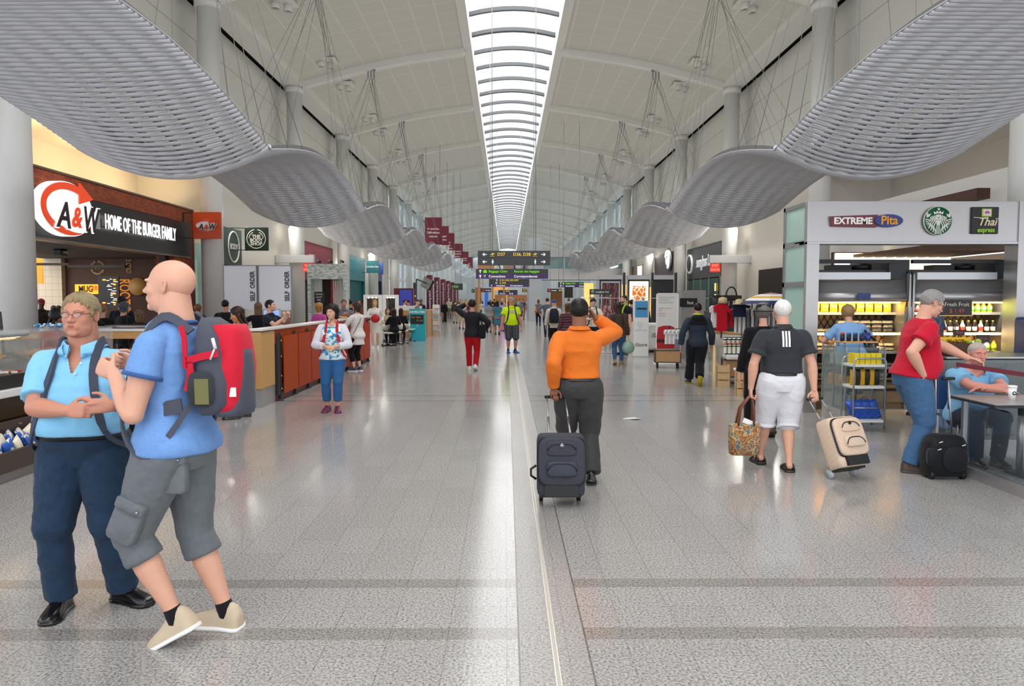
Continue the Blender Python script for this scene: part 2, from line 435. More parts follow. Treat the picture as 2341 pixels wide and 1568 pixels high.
def build_hair(kind,lod,o,seed=0,length=.0,vol=1.0):
 """-> MB in head units"""
 na,ne,d,A,E_,r = head_grid(lod,o); p = d * r[:,None]
 fh,te,ea,na_ = HAIRLINE[kind]; a = np.abs(A)
 L = np.interp(a,[0,.45,.85,1.25,1.75,2.3,3.15],[fh,fh - .01,lerp(fh,te,.6),te,ea,lerp(ea,na_,.7),na_])
 if kind in ('short','crew','fringe','shave','pony'):  # short sideburns, ears free
  L = np.where((a > 1.35) & (a < 1.9),np.maximum(L,.10),L); L = np.where((a > 1.12) & (a <= 1.35),min(-.02,te),L)
 rs = np.random.RandomState(seed); ph = rs.uniform(0,6,6)
 if kind not in ('cap','beanie','hood'):
  L = L + .018 * np.sin(A * 17 + ph[0]) + .012 * np.sin(A * 31 + ph[1])
 m = np.clip((p[:,2] - L) / .05,0,1); th = HTHICK[kind] * vol
 strand = .25 * np.sin(A * 23 + 3 * np.sin(E_ * 5 + ph[2]) + ph[3]) + .25 * np.sin(A * 47 + E_ * 6 + ph[4]) + .2 * np.sin(E_ * 19 + A * 5)
 if kind in ('cap','beanie','hood'): strand = strand * .06
 rr = r + th * np.sqrt(m) * (1 + (.4 if lod < 2 else .3) * strand * (1 if kind not in ('crew','shave') else .3))
 if kind in ('short',): rr = rr + .03 * vol * np.clip(p[:,2] - .25,0,1) * m
 if kind in ('cap',): rr = np.where(m > 0,np.maximum(rr,.40 + .03 * np.clip(-np.cos(A),-1,1)),rr)
 rr = np.where(m > 0,rr,r - .02)
 # drop nose bumps under hair
 q = d * rr[:,None]; mb = MB(); fc = [f for f in grid_faces(na,ne) if any(m[i] > 0 for i in f)]
 if kind == 'fringe': fc = [f for f in fc if p[f[0],2] < .34]
 mb.v.extend(map(tuple,q)); mb.f.extend(fc); mb.m.extend([0] * len(fc)); mb.s.extend([True] * len(fc))
 if kind != 'fringe': mb.add([tuple(q[(ne - 1) * na + j]) for j in range(na)],[tuple(range(na))],0,True)
 nn = (40,18,10)[lod]
 if kind in ('long','hood') or (kind == 'bob' and length):
  rg = []
  K = 12 if lod < 2 else 6
  for i in range(K):
   t = i / (K - 1); z = lerp(.1,-.45 - length,t); wx = lerp(.36,.34,t) * (1 if t < .8 else lerp(1,.7,(t - .8) / .2)) * (1.12 if kind == 'hood' else 1)
   yb = lerp(.46,.36 + .10 * min(length,1),t); wy = lerp(.16,.11,t)
   rg.append([Vector((wx * math.cos(u) * (1 + .03 * math.sin(u * 9 + i)),yb - wy + wy * math.sin(u) * (1 + .05 * math.sin(13 * u + i * .7)),z)) for u in [2 * math.pi * j / nn for j in range(nn)]])
  mb.loft(rg[::-1],0)
  for s in (-1,1):
   rg = []
   for i in range(K):
    t = i / (K - 1); z = lerp(.15,-.40 - min(length,.45) * .7,t); w = lerp(.09,.075,t) * (1 if t < .85 else .6)
    c = Vector((s * lerp(.32,.33,t),lerp(.0,.06,t),z)); rg.append([c + Vector((w * .8 * math.cos(u),w * 1.5 * math.sin(u) * (1 + .06 * math.sin(9 * u)),0)) for u in [2 * math.pi * j / nn for j in range(nn)]])
   mb.loft(rg[::-1],0)
 if kind == 'pony':
  mb.tube([(0,.5,.15),(0,.6,.05),(0,.62,-.2),(0,.56,-.5),(0,.5,-.7)],[.05,.09,.11,.08,.02],nn // 2 + 4)
 if kind == 'cap' or kind == 'visor':
  bs = []
  for i in range(2):
   rg = []
   for u in np.linspace(-1,1,15):
    w = .30; y = -.36 - (.30 * math.sqrt(max(0,1 - (u * .97) ** 2))) * i; rg.append(Vector((w * u,y - (0 if i else -.08),.17 - .05 * i - .07 * u * u)))
   bs.append(rg)
  mb.loft([bs[0],bs[1],[q + Vector((0,0,-.015)) for q in bs[1]],[q + Vector((0,0,-.015)) for q in bs[0]]],1 if True else 0,True,(True,True),False)
 return mb
# ---- hands
def hand(mb,w,f,n,side,h,curl=.5,thumb=.5,lod=0,spread=.06,curls=None,m=0):
 """w wrist, f finger direction, n palm normal, side +1 when the thumb lies on f x n"""
 w = Vector(w); f = Vector(f).normalized(); n = Vector(n); n = (n - f * n.dot(f)).normalized(); s = f.cross(n) * side
 k = h / 1.75; pl = .098 * k; ref = n
 nn = 10 if lod == 0 else 7
 rg = []
 for t,wd,tk in ((-.12,.027,.019),(.05,.03,.018),(.35,.038,.0165),(.7,.042,.0145),(.95,.041,.012),(1.04,.034,.007)):
  c = w + f * (pl * t); rg.append(ring(c,wd * k,tk * k,s,n,nn + 4,2.6))
 mb.loft(rg if side > 0 else [r[::-1] for r in rg],m)
 fr = .0083 * k * (1,1.25,1.4)[lod]
 lens = (.045,.028,.023),(.05,.031,.025),(.046,.029,.024),(.036,.022,.02)
 for i,ls in enumerate(lens):
  u = (1.5 - i) / 1.5; cr = curls[i] if curls else curl * (1 + .12 * i)
  b = w + f * (pl * (.93 - .03 * abs(u - .3))) + s * (.031 * k * u); a = 0; dr = (f + s * (spread * u)).normalized()
  for j,l in enumerate(ls):
   a += cr * (.75,1.0,.7)[j]; dd = dr * math.cos(a) + n * math.sin(a); e = b + dd * (l * k)
   q = fr * (1.08 - .09 * j) * (.9 if i == 3 else 1)
   limb(mb,b,e,[(0,q),(1,q * .92)],nn,m=m); b = e
 b = w + f * (pl * .22) + s * (.026 * k) + n * (.006 * k); dd = (f * .62 + s * .72 + n * (.3 * thumb)).normalized()
 for j,l in enumerate((.042,.032,.026)):
  e = b + dd * (l * k); q = fr * (1.45,1.22,1.1)[j]; limb(mb,b,e,[(0,q),(1,q * .9)],nn,m=m); b = e
  dd = (dd + f * (.35) - s * (.30 * thumb * 2) + n * (.32 * thumb)).normalized()
ARM = [(0,.0285),(.12,.0325),(.3,.033),(.5,.031),(.8,.0265),(1,.0255)]
FOREARM = [(0,.0265),(.22,.0285),(.5,.0245),(.8,.0185),(1,.0165)]
THIGH = [(0,.056),(.25,.054),(.55,.046),(.85,.036),(1,.0345)]
SHIN = [(0,.0335),(.2,.0345),(.38,.035),(.6,.028),(.85,.0205),(1,.020)]
def scaleprof(pf,k,add=0): return [(t,r * k + add) for t,r in pf]
# torso stations: height above hip (of h), half width, half depth, forward shift
TORSO_M = [(-.062,.070,.058,.004),(-.03,.092,.066,.006),(.0,.097,.068,.006),(.05,.090,.060,.0),(.10,.086,.058,-.002),(.15,.091,.062,-.003),(.20,.102,.066,.0),(.235,.106,.060,.004),(.258,.098,.050,.008),(.274,.080,.043,.011),(.290,.058,.038,.012),(.306,.040,.035,.010)]
TORSO_F = [(-.062,.074,.060,.008),(-.03,.100,.072,.010),(.0,.103,.070,.010),(.05,.088,.058,.0),(.10,.074,.052,-.002),(.15,.080,.056,-.006),(.20,.088,.068,-.012),(.235,.091,.056,.0),(.258,.084,.046,.006),(.274,.068,.038,.010),(.290,.048,.034,.012),(.306,.033,.030,.010)]
class Fig: pass
def pose(h=1.75,lean=0,side=0,feet=None,hands=(None,None),sit=None,turn=0,hipz=None,sex='m',g=1.0,sw=1.0,hipshift=(0,0)):
 P = Fig(); P.h = h; P.sex = sex; P.g = g
 P.hip = Vector((hipshift[0],hipshift[1],(hipz if hipz is not None else .525 * h)))
 P.lean = lean; P.turn = turn; P.side = side
 def spine(t):   # t metres above the hip -> centre, right axis, back axis, up axis
  k = min(1,max(0,t / (.3 * h))); a = lean * (.35 + .65 * k) if lean else 0; tw = turn * k; sd = side * k
  # average angle up to t for the centre
  am = lean * (.35 + .33 * k); sm = side * .5 * k
  up = Vector((math.sin(sd),-math.sin(a),math.cos(a))).normalized(); c = P.hip + Vector((math.sin(sm),-math.sin(am),math.cos(am) * math.cos(sm))) * t
  x = Vector((math.cos(tw),math.sin(tw),0)); x = (x - up * x.dot(up)).normalized(); y = up.cross(x)
  return c,x,y,up
 P.spine = spine
 c,x,y,up = spine(.254 * h); shw = (.108 if sex == 'm' else .096) * h * sw * (1 + (g - 1) * .45)
 P.sh = {1: c + x * shw + y * .008 * h,-1: c - x * shw + y * .008 * h}
 c,x,y,up = spine(.30 * h); P.nb = c + y * .012 * h; P.nx,P.ny,P.nu = x,y,up
 P.ank = {}; P.kn = {}; P.foot = {}; P.hj = {}
 feet = feet or ((.085,0,0,6,0),(-.085,0,0,-6,0))
 for sgn,fo in zip((1,-1),feet):
  hj = P.hip + Vector((sgn * .05 * h * (1 + (g - 1) * .5),0,-.01 * h)); ank = Vector((fo[0],fo[1],fo[2] + .045 * h)); pole = Vector((sgn * .12 + (fo[5] if len(fo) > 5 else 0),-1,0 if not sit else .3))
  k,e = ik(hj,ank,.243 * h,.243 * h,pole); P.hj[sgn] = hj; P.kn[sgn] = k; P.ank[sgn] = e; P.foot[sgn] = (math.radians(fo[3]),math.radians(fo[4]))
 P.el = {}; P.wr = {}; P.hd = {}
 for sgn,ha in zip((1,-1),hands):
  ha = ha or {}; sh = P.sh[sgn]
  tgt = ha.get('at'); tgt = Vector(tgt) if tgt is not None else sh + Vector((sgn * .06 * h * (.4 + .6 * g),-.02 * h,-.31 * h))
  e,w = ik(sh,tgt,.168 * h,.150 * h,ha.get('pole',(sgn * .35,1,-.15))); P.el[sgn] = e; P.wr[sgn] = w
  fd = Vector(ha['dir']) if 'dir' in ha else ((w - e).normalized() + (Vector((-sgn * .12,0,-.5)) if not ha else Vector((0,0,0)))).normalized()
  pn = Vector(ha['palm']) if 'palm' in ha else Vector((-sgn,0,0))
  P.hd[sgn] = (fd,pn,ha.get('curl',.35),ha.get('thumb',.3),ha.get('curls'))
 return P
def torso_rings(P,z0,z1,add=0,belly=0,n=24,hemflare=0,topadd=None):
 T = TORSO_M if P.sex == 'm' else TORSO_F; h = P.h; zs = [t[0] for t in T]; out = []
 N = max(4,int((z1 - z0) / (.022)) + 1)
 for i in range(N + 1):
  z = lerp(z0,z1,i / N); rx,ry,sy = [np.interp(z,zs,[t[k] for t in T]) for k in (1,2,3)]
  gx = 1 + (P.g - 1) * (1.0 if z < .2 else lerp(1.0,.45,min(1,(z - .2) / .08)))
  rx = rx * h * gx + add; ry = ry * h * (1 + (P.g - 1) * 1.15 * (1 if z < .2 else .5)) + add
  b = belly * math.exp(-((z - .075) / .075) ** 2) if belly else 0
  if add > .011 and z < .07 and topadd is None: k = .009 * (1 - max(0,z) / .07); rx += k; ry += k
  if topadd is not None: k = (topadd - add) * min(1,max(0,(z + .03) / .06)); rx += k; ry += k
  if hemflare and z < z0 + .08: k = (1 - (z - z0) / .08) * hemflare; rx += k; ry += k
  c,x,y,up = P.spine(z * h)
  out.append(ring(c + y * (sy * h - b * .5),rx + b * .25,ry + b * .55,x,y,n,2.5 if z > -.02 else 2.2))
 return out
def legs(mb,P,k=1.0,add=0,end=1.0,hemr=None,thigh_add=0,n=14):
 """upper legs and shins down to the fraction `end` of the whole leg"""
 h = P.h
 for s in (1,-1):
  pt = scaleprof(THIGH,h * k * (1 + (P.g - 1) * .75),add + thigh_add); ps = scaleprof(SHIN,h * k * (1 + (P.g - 1) * .4),add)
  if end <= .5:
   e = end * 2; r_ = hemr or np.interp(e,[t for t,_ in pt],[r for _,r in pt])
   q = [(t,max(r,lerp(pt[0][1],r_,t / e)) if hemr else r) for t,r in pt if t < e - .02] + [(e - .01,r_),(e,r_)]
   limb_flat(mb,P.hj[s],P.kn[s],q,n)
  else:
   limb(mb,P.hj[s],P.kn[s],pt,n); e = (end - .5) * 2
   if hemr:
    q = [(t,max(r,lerp(ps[0][1],hemr,min(1,t / e * 1.3)))) for t,r in ps if t < e - .02] + [(e - .01,hemr),(e,hemr)]
    limb_flat(mb,P.kn[s],P.ank[s],q,n)
   else: limb_flat(mb,P.kn[s],P.ank[s],[(t,r) for t,r in ps if t < e - .01] + [(e,float(np.interp(e,[t for t,_ in ps],[r for _,r in ps])))],n)
def limb_flat(mb,a,b,prof,n=14,m=0):
 a = Vector(a); b = Vector(b); d = (b - a).normalized(); x,y = frame(d); L = (b - a).length; r0 = prof[0][1]
 st = [(prof[0][0] * L - r0 * k,r0 * math.sqrt(1 - k * k)) for k in (.98,.7,.3)] + [(t * L,r) for t,r in prof]
 mb.loft([ring(a + d * t,r,r,x,y,n,2.0) for t,r in st],m)
def tomesh(P,vox,smooth,mb): return remesh(mb,vox,smooth)
def shoe_geo(P,s,kind='shoe',k=1.0):
 """shoe (material 0 upper, 1 sole) for foot s, in figure coordinates"""
 h = P.h; yaw,pit = P.foot[s]; L = .158 * h * k; w = .029 * h * k; a = P.ank[s]
 M = Matrix.Translation(a) @ Matrix.Rotation(yaw,4,'Z') @ Matrix.Rotation(pit,4,'X') @ Matrix.Translation((0,0,-.045 * h))
 up = MB(); so = MB()
 st = [(-.27,.45,.30),(-.25,.75,.42),(-.18,.92,.56),(-.08,.90,.60),(.05,.84,.57),(.16,.86,.46),(.30,.97,.34),(.45,1.08,.27),(.58,1.02,.22),(.67,.80,.17),(.72,.45,.12),(.735,.2,.08)]
 zb = .014
 def rg(t,wd,hh,z0,grow=0,flatz=None):
  o = []; n = 14
  for i in range(n):
   u = 2 * math.pi * i / n; x = math.cos(u) * (w * wd + grow); z = z0 + max(0,math.sin(u)) ** .8 * (hh * .115 * h) if math.sin(u) > 0 else z0 + math.sin(u) * .004
   o.append(M @ Vector((x + s * .004 * math.sin(t * 3),-t * L,z)))
  return o
 if kind != 'sandal': up.loft([rg(t,wd,hh,zb) for t,wd,hh in st],0)
 sl = [];
 for zz in (0.0,zb + .006):
  sl.append([M @ Vector((x,-y,zz)) for x,y in [(math.copysign(1,q) * (w * float(np.interp(abs(t_),[t[0] for t in st],[t[1] for t in st])) if False else 0),0) for q,t_ in ()]])
 pts = [(w * wd + .004,t * L) for t,wd,_ in st]; out = pts + [(-x,y) for x,y in pts[::-1]]
 so.loft([[M @ Vector((x,-y,0)) for x,y in out],[M @ Vector((x * 1.02,-y * 1.01,zb * .6)) for x,y in out],[M @ Vector((x,-y,zb + .006)) for x,y in out]],0)
 return up,so,M,L,w
def sub(mb,M):
 for i,p in enumerate(mb.v): mb.v[i] = tuple(M @ Vector(p))
 return mb
def person(label,loc,yaw=0,P=None,skn='fair',hair=('short','4a3526'),hd=(0,0,0),fo=None,top=None,bot=None,shoe=None,lod=1,belly=0,group=None,hlen=.0,hvol=1.0,name='person',collar=None,eye='5b4a3c',brow=None,hat2=None,neckk=1.0):
 """one standing, walking or sitting person; yaw turns them (0 faces the camera side, -Y)"""
 h = P.h; root = thing(name,label,'person',loc,R_(yaw),group); fo = fo or {}
 vox = (.0065,.009,.016)[lod]; sm = (3,2,1)[lod]; nn = (24,18,12)[lod]
 # ---- body: one continuous surface from neck to feet and fingers
 b = MB(); b.loft(torso_rings(P,-.062,.306,0,belly * .85,nn),0)
 c0,x,y,up = P.spine(.30 * h); hr,hp,hl = [R_(a) for a in hd]
 hc = P.nb + P.nu * (.099 * h) - y * (.016 * h)
 HM = Matrix.Translation(hc) @ Matrix.Rotation(math.atan2(P.nx.y,P.nx.x) + hr,4,'Z') @ Matrix.Rotation(hp + P.lean * .25,4,'X') @ Matrix.Rotation(hl,4,'Y') @ Matrix.Scale(.133 * h,4)
 nr = (.034 if P.sex == 'm' else .027) * h * neckk * (1 + (P.g - 1) * .4)
 limb(b,P.nb - P.nu * .05 * h + y * .008 * h,HM @ Vector((0,.08,-.2)),[(0,nr * 1.12),(.35,nr * 1.08),(.7,nr),(1,nr)],nn)
 for s in (1,-1):
  ga = 1 + (P.g - 1) * .6
  limb(b,P.nb - P.nu * .022 * h,P.sh[s] - P.nu * .006 * h,[(0,.022 * h),(.6,.026 * h),(1,.028 * h)],10)
  limb(b,P.sh[s],P.el[s],scaleprof(ARM,h * ga * (1 if P.sex == 'm' else .86)),14); limb(b,P.el[s],P.wr[s],scaleprof(FOREARM,h * ga * (1 if P.sex == 'm' else .86)),14)
  f,n_,cu,tb,cs = P.hd[s]; sv = Vector(f).normalized().cross(Vector(n_)); front = Vector((0,-1,0)) * 1 + Vector((0,0,.6)) + Vector((-s,0,0)) * .2
  sg = 1 if sv.dot(front) > 0 else -1
  if 'tside' in P.__dict__: sg = P.tside.get(s,sg)
  if lod < 2 or True: hand(b,P.wr[s],f,n_,sg,h * (1 if P.sex == 'm' else .92),cu,tb,lod,curls=cs)
 legs(b,P,1.0 if P.sex == 'm' else .95,0,1.0,None)
 for s in (1,-1):
  yw,pt = P.foot[s]; a = P.ank[s]; t = Matrix.Rotation(yw,3,'Z') @ Matrix.Rotation(pt,3,'X') @ Vector((0,-1,0)); dn = Matrix.Rotation(yw,3,'Z') @ Matrix.Rotation(pt,3,'X') @ Vector((0,0,-1))
  limb(b,a + dn * (.012 * h) - t * .012 * h,a + t * (.085 * h) + dn * (.028 * h),[(0,.020 * h),(.5,.019 * h),(1,.013 * h)],10)
 bm_ = remesh(b,vox,sm,'body',.45); hb = build_head(lod,fo); sub(hb,HM)
 v,_ = mesh_np(bm_); full = MB(); full.v = [tuple(q) for q in v]; full.f = [tuple(p.vertices) for p in bm_.polygons]; full.m = [0] * len(full.f); full.s = [True] * len(full.f); full.merge(hb); bpy.data.meshes.remove(bm_)
 hk,hcx = hair[0],hair[1]
 hm = hcx if not isinstance(hcx,str) else mat('hair_' + hcx,hcx,.5,0,.002,90,.35,stretch=(1,1,.25),spec=.3) if hk not in ('cap','beanie','hood') else cloth('hat_' + hcx,hcx)
 bo = link('body',full.mesh('body'),[skin(skn),skin_lip(skn),mat('eye_white','e6e0da',.25),mat('eye_' + eye,eye,.2),mat('brow_' + (brow or '4a3a2c'),brow or '4a3a2c',.8)],root)
 if hk != 'bald':
  hh = build_hair(hk,lod,fo,hash(label) % 97 if False else len(label),hlen,hvol); sub(hh,HM); o = link('hat' if hk in ('cap','beanie') else 'headscarf' if hk == 'hood' else 'hair',hh.mesh('hair'),[hm,hat2 or hm],root)
  if hk == 'cap' or hk == 'beanie':
   pass
 P.belly = belly; P.HM = HM; P.root = root; P.body = bo
 # ---- clothes
 sd = len(label) * 7 + 1
 if top:
  m = top['m']; z0 = top.get('hem',-.02); add = top.get('add',.012); t = MB()
  t.loft(torso_rings(P,z0,top.get('neck',.297),add,belly,nn + 4,hemflare=top.get('flare',.012 if z0 < .01 else 0)),0)
  limb(t,P.nb - P.nu * .034 * h - y * .010 * h,P.nb + P.nu * .006 * h + y * .002 * h,[(0,nr * 1.5 + add),(.5,nr * 1.4 + add),(1,nr * 1.12 + add * .6)],nn,caps=False)
  sl = top.get('sleeve',.5); sadd = top.get('sadd',.012); fl = top.get('sflare',.008); ga = h * (1 + (P.g - 1) * .6) * (1 if P.sex == 'm' else .88)
  for s in (1,-1):
   if top.get('cover'): limb(t,P.hj[s] + Vector((0,0,.16)),P.hj[s] + Vector((0,-.012,-.015)),[(0,.10),(.5,top['cover'] * .94),(1,top['cover'])],24,caps=False)
   limb(t,P.nb - P.nu * .014 * h + (P.sh[s] - P.nb) * .22,P.sh[s],[(0,.027 * h),(.5,.029 * h),(1,.0285 * h + add)],12)
   if sl > 0:
    pa = scaleprof(ARM,ga,sadd)
    if sl < 1: e = sl; r_ = float(np.interp(e,[q[0] for q in pa],[q[1] for q in pa])) + fl; limb_flat(t,P.sh[s],P.el[s],[q for q in pa if q[0] < e - .1] + [(e - .01,r_),(e,r_)],16)
    else:
     limb(t,P.sh[s],P.el[s],pa,16); pf = scaleprof(FOREARM,ga,sadd); e = min(sl - 1,1.0); r_ = float(np.interp(e,[q[0] for q in pf],[q[1] for q in pf])) + fl
     limb_flat(t,P.el[s],P.wr[s],[q for q in pf if q[0] < e - .05] + [(e - .01,r_),(e,r_)],16)
  me = remesh(t,vox * 1.15,(6,3,1)[lod],'top',.45)
  if lod < 2: wrinkle(me,top.get('wr',.008),fold_fn(sd,top.get('wf',(7,7,10))))
  if top.get('vneck'):   # open the neckline down to a point
   import bmesh
   bm = bmesh.new(); bm.from_mesh(me); dp,sl_ = top['vneck']; kill = []
   for f in bm.faces:
    q = f.calc_center_median() - P.nb; zz = q.dot(P.nu); xx = q.dot(P.nx); yy = q.dot(P.ny)
    if yy < 0 and zz > -dp and abs(xx - top.get('vx',0)) < (zz + dp) * sl_ and abs(xx) < nr * 1.35: kill.append(f)
   bmesh.ops.delete(bm,geom=kill,context='FACES'); bvs = [v_ for v_ in bm.verts if v_.is_boundary]
   for _ in range(10): bmesh.ops.smooth_vert(bm,verts=bvs,factor=.5,use_axis_x=True,use_axis_y=True,use_axis_z=True)
   bm.to_mesh(me); bm.free()
  o = link(top.get('name','shirt'),me,m,root); P.top = o
  if top.get('label'): o['label'] = top['label']
  if collar: # stand-and-fall collar around the neck
   c = MB(); cm = collar if not isinstance(collar,bool) else m; n = 28; rg = []
   for (r_,zz,yy) in ((1.22,.000,0),(1.18,.028,.0),(1.28,.030,0),(1.62,-.004,0),(1.60,-.008,0),(1.2,.016,0)):
    q = []
    for i in range(n + 1):
     u = lerp(-math.pi / 2 + .30,1.5 * math.pi - .30,i / n); fr = max(0,-math.sin(u)) ** 3
     q.append(P.nb + P.nu * ((.004 + zz * (h / 1.75) - .030 * fr - (.035 * fr if r_ > 1.5 else 0)) + .008) + P.nx * (nr * r_ * math.cos(u)) + P.ny * (nr * r_ * 1.05 * math.sin(u) - fr * .012))
    rg.append(q)
   c.loft(rg,0,True,(False,False),False); part('collar',c,cm,root,False)
 if bot:
  kind = bot.get('kind','trousers'); m = bot['m']; t = MB(); add = bot.get('add',.010)
  t.loft(torso_rings(P,-.064,bot.get('waist',.045),add * .9,belly * .92,nn + 4,topadd=.004),0)
  if kind == 'trousers': legs(t,P,1.0 if P.sex == 'm' else .95,add,bot.get('end',.985),bot.get('hemr',.058 * h / 1.75),bot.get('ta',.006),18)
  elif kind == 'shorts': legs(t,P,1.0,add,bot.get('end',.5),bot.get('hemr',.085 * h / 1.75),.008,18)
  elif kind == 'skirt':
   t = MB(); e = bot.get('end',.45); rg = []
   for i in range(14):
    u = i / 13; z = lerp(.06,-.52 * e * 1.05,u); c,x,yy,up_ = P.spine(0); rx = float(np.interp(z,[-.5,-.03,.06],[.11 + bot.get('fl',.0),.112,.092])) * h; ry = float(np.interp(z,[-.5,-.03,.06],[.10 + bot.get('fl',0),.085,.07])) * h
    rg.append(ring(P.hip + Vector((0,0,z * h)),rx,ry,x,yy,24,2.1))
   t.loft(rg[::-1],0)
  me = remesh(t,vox * 1.15,2,'bottom',.4)
  if lod < 2: wrinkle(me,bot.get('wr',.008),fold_fn(sd + 5,bot.get('wf',(6,6,8))))
  P.bot = link({'skirt': bot.get('name','skirt')}.get(kind,kind),me,m,root)
  if bot.get('belt') is not None:
   bl = MB(); rg = torso_rings(P,bot.get('waist',.045) - .016,bot.get('waist',.045) + .004,.016,belly * .92,40,topadd=.016); bl.loft(rg,0); part('belt',bl,bot['belt'],root,False)
 if shoe:
  for s in (1,-1):
   u,so,M,L,w_ = shoe_geo(P,s,shoe.get('kind','shoe'),shoe.get('k',1.0))
   if shoe.get('kind') == 'sandal':
    for yy,rr,zz in ((.40 * L,w_ * 1.08,.036),(.02 * L,w_ * .95,.075),(-.1 * L,w_ * .9,.05)):
     u.tube([M @ Vector((rr * math.cos(a),-yy,.014 + zz * max(0,math.sin(a)) ** .7)) for a in np.linspace(-.1,math.pi + .1,12)],.011,6)
   o = part('shoe',u,shoe['m'],root,False); part('sole',so,shoe.get('sole',shoe['m']),o,False)
   if lod < 2 and shoe.get('kind') != 'sandal': ss = o.modifiers.new('subsurf','SUBSURF'); ss.levels = 1; ss.render_levels = 1
   if shoe.get('sock'):
    k_ = MB(); limb_flat(k_,P.ank[s] + Vector((0,0,-.01)),lerp(P.ank[s],P.kn[s],shoe.get('sockh',.18)),[(0,.024 * h),(1,.0215 * h)],12); part('sock',k_,shoe['sock'],root,False)
 return P
# ================================================================ the hall
MIDX = .29; BAY = 9.05; Y0 = 13.55
def colY(k): return Y0 + BAY * k
ORD = ['nearest','second','third','fourth','fifth','sixth','seventh','eighth','ninth','tenth','eleventh','twelfth','thirteenth','fourteenth','fifteenth','sixteenth','seventeenth','eighteenth']
m_white = mat('white_paint','e4e3de',.55); m_cream = mat('cream_wall','dcd8cf',.7); m_steel = mat('brushed_steel','b0afb0',.25,.6,.0004,40,.05,stretch=(1,1,30))
m_black = mat('black_paint','131315',.45); m_char = mat('charcoal','2b2d31',.5); m_grey = mat('mid_grey','8d8f92',.55); m_dkgap = mat('dark_gap','1c1c1c',.9)
m_ltgrey = mat('light_grey','c3c5c7',.5); m_colw = mat('column_white','e2e3e1',.42,0,0,4,.02)
def floor_mat():
 m = bpy.data.materials.new('granite_floor'); m.use_nodes = True; nt = m.node_tree; b = nt.nodes['Principled BSDF']; N = nt.nodes.new; Lk = nt.links.new
 tc = N('ShaderNodeTexCoord'); sep = N('ShaderNodeSeparateXYZ'); Lk(tc.outputs['Object'],sep.inputs[0])
 def math_(op,a,c=None,d=None):
  n = N('ShaderNodeMath'); n.operation = op
  for i,q in enumerate((a,c,d)):
   if q is None: continue
   if isinstance(q,(int,float)): n.inputs[i].default_value = q
   else: Lk(q,n.inputs[i])
  return n.outputs[0]
 X,Y = sep.outputs[0],sep.outputs[1]
 n1 = N('ShaderNodeTexNoise'); n1.inputs['Scale'].default_value = 74; n1.inputs['Detail'].default_value = 4; n1.inputs['Roughness'].default_value = .7; Lk(tc.outputs['Object'],n1.inputs['Vector'])
 r1 = N('ShaderNodeValToRGB'); cr = r1.color_ramp; cr.elements[0].position = .36; cr.elements[0].color = lin('626060'); cr.elements[1].position = .64; cr.elements[1].color = lin('c0bcb8')
 e = cr.elements.new(.46); e.color = lin('959391'); e = cr.elements.new(.52); e.color = lin('aba8a5'); Lk(n1.outputs[0],r1.inputs[0])
 n2 = N('ShaderNodeTexNoise'); n2.inputs['Scale'].default_value = 1.3; n2.inputs['Detail'].default_value = 5; Lk(tc.outputs['Object'],n2.inputs['Vector'])
 mp = N('ShaderNodeMapping'); mp.inputs['Rotation'].default_value = (0,0,math.pi / 2); Lk(tc.outputs['Object'],mp.inputs[0])
 br = N('ShaderNodeTexBrick'); br.offset = .5; br.inputs['Scale'].default_value = 1; br.inputs['Brick Width'].default_value = .6; br.inputs['Row Height'].default_value = .3; br.inputs['Mortar Size'].default_value = .0022; br.inputs['Mortar Smooth'].default_value = .3
 br.inputs['Color1'].default_value = (.95,.95,.95,1); br.inputs['Color2'].default_value = (1.03,1.03,1.03,1); br.inputs['Mortar'].default_value = (.62,.6,.58,1); Lk(mp.outputs[0],br.inputs['Vector'])
 def mul(a,c,f=1.0):
  n = N('ShaderNodeMix'); n.data_type = 'RGBA'; n.blend_type = 'MULTIPLY';
  if isinstance(f,bpy.types.NodeSocket): Lk(f,n.inputs[0])
  else: n.inputs[0].default_value = f
  Lk(a,n.inputs[6])
  if isinstance(c,tuple): n.inputs[7].default_value = c
  else: Lk(c,n.inputs[7])
  return n.outputs[2]
 c = mul(r1.outputs[0],br.outputs[0])
 # cross bands (two per bay) and the darker strip down the middle
 yy = math_('PINGPONG',math_('SUBTRACT',Y,4.205),BAY / 2)
 band = math_('LESS_THAN',math_('ABSOLUTE',math_('SUBTRACT',yy,.35)),.07)
 mid = math_('LESS_THAN',math_('ABSOLUTE',math_('SUBTRACT',X,.23)),.17)
 c = mul(c,(.76,.735,.71,1),math_('MULTIPLY',math_('MULTIPLY',band,math_('SUBTRACT',1.0,mid)),1.0)); c = mul(c,(.86,.84,.82,1),mid)
 ed = math_('LESS_THAN',math_('ABSOLUTE',math_('SUBTRACT',math_('ABSOLUTE',math_('SUBTRACT',X,.23)),.17)),.0045); c = mul(c,(.4,.38,.36,1),ed)
 Lk(c,b.inputs['Base Color'])
 rr = N('ShaderNodeMapRange'); rr.inputs[3].default_value = .10; rr.inputs[4].default_value = .19; Lk(n2.outputs[0],rr.inputs[0]); Lk(math_('ADD',rr.outputs[0],math_('MULTIPLY',mid,.16)),b.inputs['Roughness'])
 b.inputs['Specular IOR Level'].default_value = .6
 bp = N('ShaderNodeBump'); bp.inputs['Distance'].default_value = .0006; bp.inputs['Strength'].default_value = .35; Lk(n2.outputs[0],bp.inputs['Height']); Lk(bp.outputs[0],b.inputs['Normal'])
 return m
fl = MB(); fl.add([(-17,-3,0),(18,-3,0),(18,190,0),(-17,190,0)],[(0,1,2,3)]); struct('floor',fl,floor_mat())
jt = MB(); jt.box(.222,.228,-3,150,.0,.003,1); jt.box(.228,.244,-3,150,.0,.002,0); jt.box(.244,.250,-3,150,0,.003,1)
